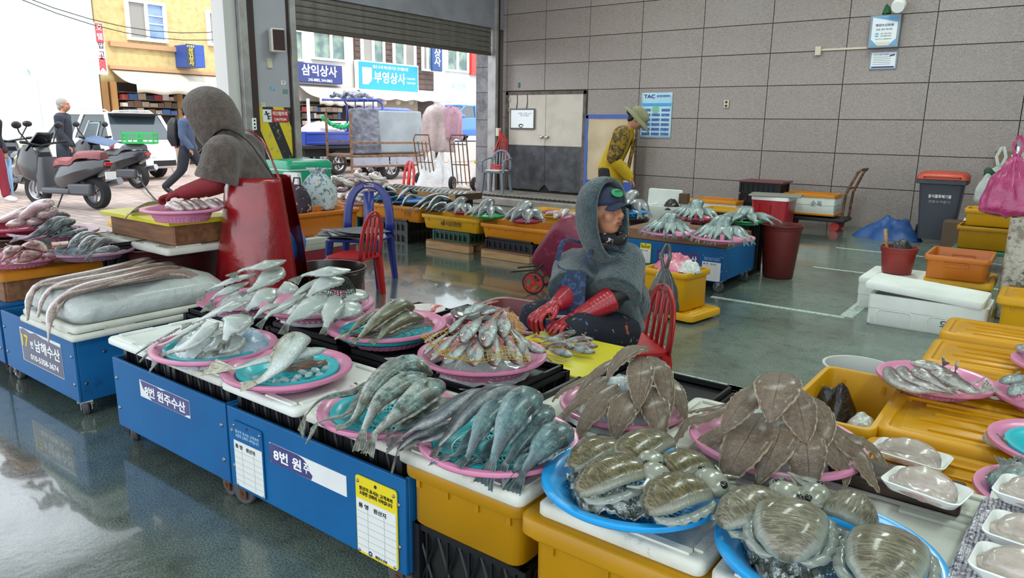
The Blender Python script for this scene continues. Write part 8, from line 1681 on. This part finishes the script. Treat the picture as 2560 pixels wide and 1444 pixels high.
for nm, el, wr, d, s in (('lower red rubber glove', el1, wr1, d1, 1), ('upper red rubber glove gripping a knife', el2, wr2, d2, -1)):
    obj('undersleeve', MB().tube([el.lerp(wr, -.35), el.lerp(wr, .3)], [.056, .05], 14), BLK, sw, smooth=60); g = MB(); e = el.lerp(wr, .12); P = crom([e, e.lerp(wr, .5), wr], 22); g.tube(P, [(.068-.03*(i/21))*(1+.035*(i % 2)*(i < 15)) for i in range(22)], 16); hand(g, wr+d.normalized()*.01, d, (0, -.1, 1), s, .45 if s > 0 else 1.0, 1.12); obj_ = remesh('rubber_glove', g, RUB, .0048, sw, 2, label=nm)
PLD = cloth_mat('apron_navy_check', '#1d2c48', [('#31486e', 40, .5, .55)])
ap = MB().grid(lambda a, b: ch+V(((a-.5)*(.24+.14*b)-.02, (.215+.07*b)+.05*sin(pi*a), .02-.32*b)), 16, 16); obj('apron_bib', ap, PLD, sw, smooth=70, solid=.006)
for s in (-1, 1): obj('apron_strap', MB().tube(crom([ch+V((s*.11, .215, .04)), ch+V((s*.12, .16, .14)), nk+V((s*.1, .02, -.02)), nk+V((s*.09, -.12, -.06))], 12), .016, 6, flat=.4), PLD, sw)
kn = thing('knife', 'small knife held in the upper red glove', 'knife'); q = G(1350, 792, .53); obj('handle', MB().tube([G(1372, 790, .535), G(1342, 788, .53)], .012, 8), BLK, kn); obj('blade', MB().box(q+V((.08, .06, 0)), (.14, .004, .024), .6), STEEL, kn)
# --- woman with brown hood and red apron
hw, B = person('woman in a taupe fleece hood and long red rubber apron at the maroon tub', (-3.98, 2.69, 0), rad(126), (0, 0, .88), (0, .12, 1.22), (0, .2, 1.36), (0, .30, 1.46), (.15, 1, -.55), [((-.19, .16, 1.27), (-.22, .2, 1.10), (-.12, .46, 1.02), (.1, .5, -.1)), ((.19, .16, 1.27), (.24, .2, 1.09), (.16, .44, 1.0), (-.1, .5, -.15))],
 [((-.09, 0, .86), (-.1, .04, .46), (-.1, -.01, .08), (-.12, .14, .04)), ((.09, 0, .86), (.1, .04, .46), (.1, -.01, .08), (.12, .14, .04))], TAUP, M('trousers_dark', '#3a2a2c', .8), M('boot_red', '#8f1f2b', .4), k=.98, hands=(0, 0), jr=.022, sleeve=.6, tors=(.15, .165, .155, .075), hair=None)
hd = V((0, .30, 1.46)); hood(hw, hd, B, TAUP, 1.12, 2.05, .14)
RAP = M('apron_red_rubber', '#8e1018', .25, nz=(4, '#730b13', .4, .7), coat=.5, bump=(9, .35, .02))
def apr(a, b):
    q = -pi*.86+pi*1.72*a; r_ = .205+.12*b+.012*sin(a*26+b*4)*b; return V((r_*sin(q)*1.0, .03+r_*.92*cos(q)*1.0, 1.12-.80*b))
obj('apron', MB().grid(apr, 48, 26), RAP, hw, smooth=80, solid=.006)
obj('apron_bib', MB().grid(lambda a, b: V(((a-.5)*.3, .2+.09*b+.03*sin(pi*a)-.0, 1.12+.16*b)), 12, 8), RAP, hw, smooth=80, solid=.006)
for s in (-1, 1): obj('apron_strap', MB().tube(crom([(s*.15, .32, 1.26), (s*.14, .18, 1.40), (s*.12, .05, 1.35), (s*.08, -.02, 1.24), (s*.03, -.1, 1.08)], 14), .014, 6, flat=.4), RAP if s > 0 else BLK, hw)
RKN = M('sleeve_maroon_knit', '#7c1a24', .8, bump=(60, .5))
for sx_, el, wr, d in ((-1, V((-.22, .2, 1.10)), V((-.12, .46, 1.02)), V((.1, .5, -.1))), (1, V((.24, .2, 1.09)), V((.16, .44, 1.0)), V((-.1, .5, -.15)))):
    g = MB(); P = crom([el, el.lerp(wr, .5), wr], 14); g.tube(P, [.055-.016*i/13 for i in range(14)], 14); g.ell(P[0], .054); hand(g, wr, d, (0, 0, 1), sx_, .6, 1.1); remesh('rubber_glove', g, RKN, .006, hw, 2)
# --- woman in yellow jacket
YJ = cloth_mat('jacket_yellow', '#b9970f', [('#c9a818', 5, .5, .6)]); YP = cloth_mat('jacket_yellow_pattern', '#55431a', [('#8d6f1e', 24, .48, .56), ('#2b2415', 30, .58, .62)])
yw, B = person('woman in a mustard patterned jacket and khaki sun hat, head bent', (-4.74, 8.3, 0), rad(-62), (0, 0, .86), (0, .14, 1.2), (0, .22, 1.37), (0, .33, 1.47), (.1, 1, -1.0), [((-.19, .16, 1.27), (-.25, .06, 1.0), (-.2, .22, .78), (0, .4, -.5)), ((.19, .16, 1.27), (.25, .08, 1.0), (.18, .26, .8), (0, .4, -.5))],
 [((-.09, 0, .85), (-.1, .03, .45), (-.1, 0, .08), (-.11, .14, .04)), ((.09, 0, .85), (.1, .03, .45), (.1, 0, .08), (.11, .14, .04))], YJ, M('trousers_black', '#1f2024', .8), BLK, k=1.0, jr=.025, tors=(.165, .175, .17, .075))
yw.scale = (1.05,)*3
sh = MB()
for s in (-1, 1): limb(sh, [(s*.05, .15, 1.27), (s*.19, .15, 1.285), (s*.225, .11, 1.15), (s*.25, .07, 1.02)], [.1, .108, .1, .09])
sh.ell((0, .17, 1.29), (.17, .115, .11)); hm = MB(); hm.loft([[V((.19*cos(t), .02+.15*sin(t), .62)) for t in [2*pi*q/20 for q in range(20)]], [V((.185*cos(t), .06+.15*sin(t), .95)) for t in [2*pi*q/20 for q in range(20)]]], caps=False); obj('jacket_skirt', hm, YJ, yw, solid=.02)
remesh('shoulder_yoke', sh, YP, .013, yw, 3); obj('side_panel', MB().grid(lambda a, b: V((.0+.205*sin(a*1.2-.6), .06+.2*cos(a*1.2-.6)+.06*b, .84+.4*b)), 10, 12), YP, yw, smooth=70, solid=.012)
hd = V((0, .33, 1.47)); T = lambda x, y, z: hd+B @ V((x, y, z)); KH = M('hat_khaki', '#8b8a68', .8, nz=(5, '#79785a', .4, .7))
ht = obj('sun_hat', MB().grid(lambda a, b: T((.1-.03*b**4)*cos(2*pi*a)*(1-b**5), -.015+(.122-.03*b**4)*sin(2*pi*a)*(1-b**5), .03+.115*b), 36, 12, wrapu=True), KH, yw, smooth=80, solid=.004)
obj('hat_brim', MB().grid(lambda a, b: T((.1+.075*b)*cos(2*pi*a), -.012+(.12+.1*b)*sin(2*pi*a), .04-.05*b), 40, 5, wrapu=True), KH, ht, smooth=80, solid=.004); obj('hair_bun', MB().ell(T(0, -.13, .0), .045, 12, 8), HAIRB, yw)
# --- people in the street
DNV = M('jacket_dark_navy', '#252b38', .8, nz=(6, '#1b202b', .4, .7)); JEAN = M('trousers_slate', '#2f3742', .8)
def walker(label, loc, rz, k, jk, tr_, sh_, hair=HAIRB, stride=.25, hdir=(0, 1, 0), armz=0):
    z = lambda v: tuple(c*k for c in v); s = stride
    return person(label, loc, rz, z((0, 0, .92)), z((0, .03, 1.32)), z((0, .03, 1.5)), z((0, .06, 1.63)), hdir, [(z((-.2, .02, 1.42)), z((-.26, -.06, 1.14)), z((-.24, .06+armz, .9+armz)), (0, .3, -1)), (z((.2, .02, 1.42)), z((.26, .02, 1.14)), z((.24, .16, .92)), (0, .3, -1))],
     [(z((-.1, 0, .9)), z((-.1, s*.75, .5)), z((-.1, s, .09)), z((-.11, s+.16, .045))), (z((.1, 0, .9)), z((.1, -s*.3, .5)), z((.1, -s*1.25, .14)), z((.1, -s*1.25+.13, .045)))], jk, tr_, sh_, k=k, vox=.014, hair=hair)
walker('grey haired man in a navy jacket walking past the white wall', (-15.6, 6.18, 0), rad(-38), 1.04, DNV, JEAN, BLK, HAIRG, .12)
wm, B = walker('man with a black backpack striding past the parked scooters', tuple(G(478, 486, 0)), rad(-50), 1.0, M('shirt_blue', '#3f4f6b', .8), M('trousers_navy', '#20242e', .8), BLK, HAIRB, .36)
obj('backpack', MB().loft([rrect(.28, .12, .04, .95, 4, (0, -.2)), rrect(.34, .2, .06, 1.1, 4, (0, -.23)), rrect(.33, .18, .06, 1.4, 4, (0, -.21)), rrect(.2, .1, .04, 1.5, 4, (0, -.18))]), BLK, wm, smooth=60)
lp, B = walker('person in a dark coat and crimson trousers at the left street edge', tuple(G(-6, 505, 0)), rad(-60), .98, M('coat_dark', '#2a2730', .8), M('trousers_crimson', '#7d1f31', .8), M('shoe_white', '#dcdcdc', .6), HAIRB, .1)
u_ = thing('umbrella', 'folded light blue umbrella held by the person at the left edge', 'umbrella', tuple(G(34, 500, 0)), 0); obj('canopy', MB().tube([(0, 0, .08), (0, 0, .3), (0, 0, .72), (0, 0, .78)], [.012, .03, .05, .02], 9), M('umbrella_blue', '#8fb4d9', .6), u_); obj('shaft', MB().cyl((0, 0, .0), (0, 0, .95), .006), CHR, u_)
walker('person in a black padded jacket mostly hidden behind the grey column', tuple(G(706, 445, 0)), rad(-80), 1.0, M('coat_black_shiny', '#17191d', .35), M('trousers_tan', '#8b7a68', .8), BLK, HAIRG, .05)
bx = thing('box_cart', 'wheeled wooden box cart with black lining beside the walking man', 'cart', tuple(G(452, 440, 0))[:2]+(.0,), -.9)
obj('box', MB().loft([rrect(.5, .34, .02, .32), rrect(.62, .44, .02, .72), rrect(.58, .4, .02, .72), rrect(.48, .32, .02, .36)]), M('cart_board', '#b09a82', .7), bx, smooth=0); obj('lining', MB().box((0, -.2, .55), (.5, .012, .3)), BLK, bx, smooth=0)
obj('wire_legs', MB().tube([(-.25, -.15, .34), (-.1, -.1, .02), (.1, -.1, .02), (.25, -.15, .34)], .01, 6).tube([(-.25, .15, .34), (-.1, .1, .02), (.1, .1, .02), (.25, .15, .34)], .01, 6).tube([(.28, 0, .7), (.55, 0, .9)], .01, 6), CHR, bx)
tag(obj('cable_hose', MB().tube(crom([G(335, 405, .4), G(355, 455, .2), G(385, 495, .03), G(402, 508, .03)], 16), .018, 6).ell(G(402, 505, .05), (.07, .07, .05)), BLK, None), 'thin black cable hanging from the scooter to the pavement', 'cable')
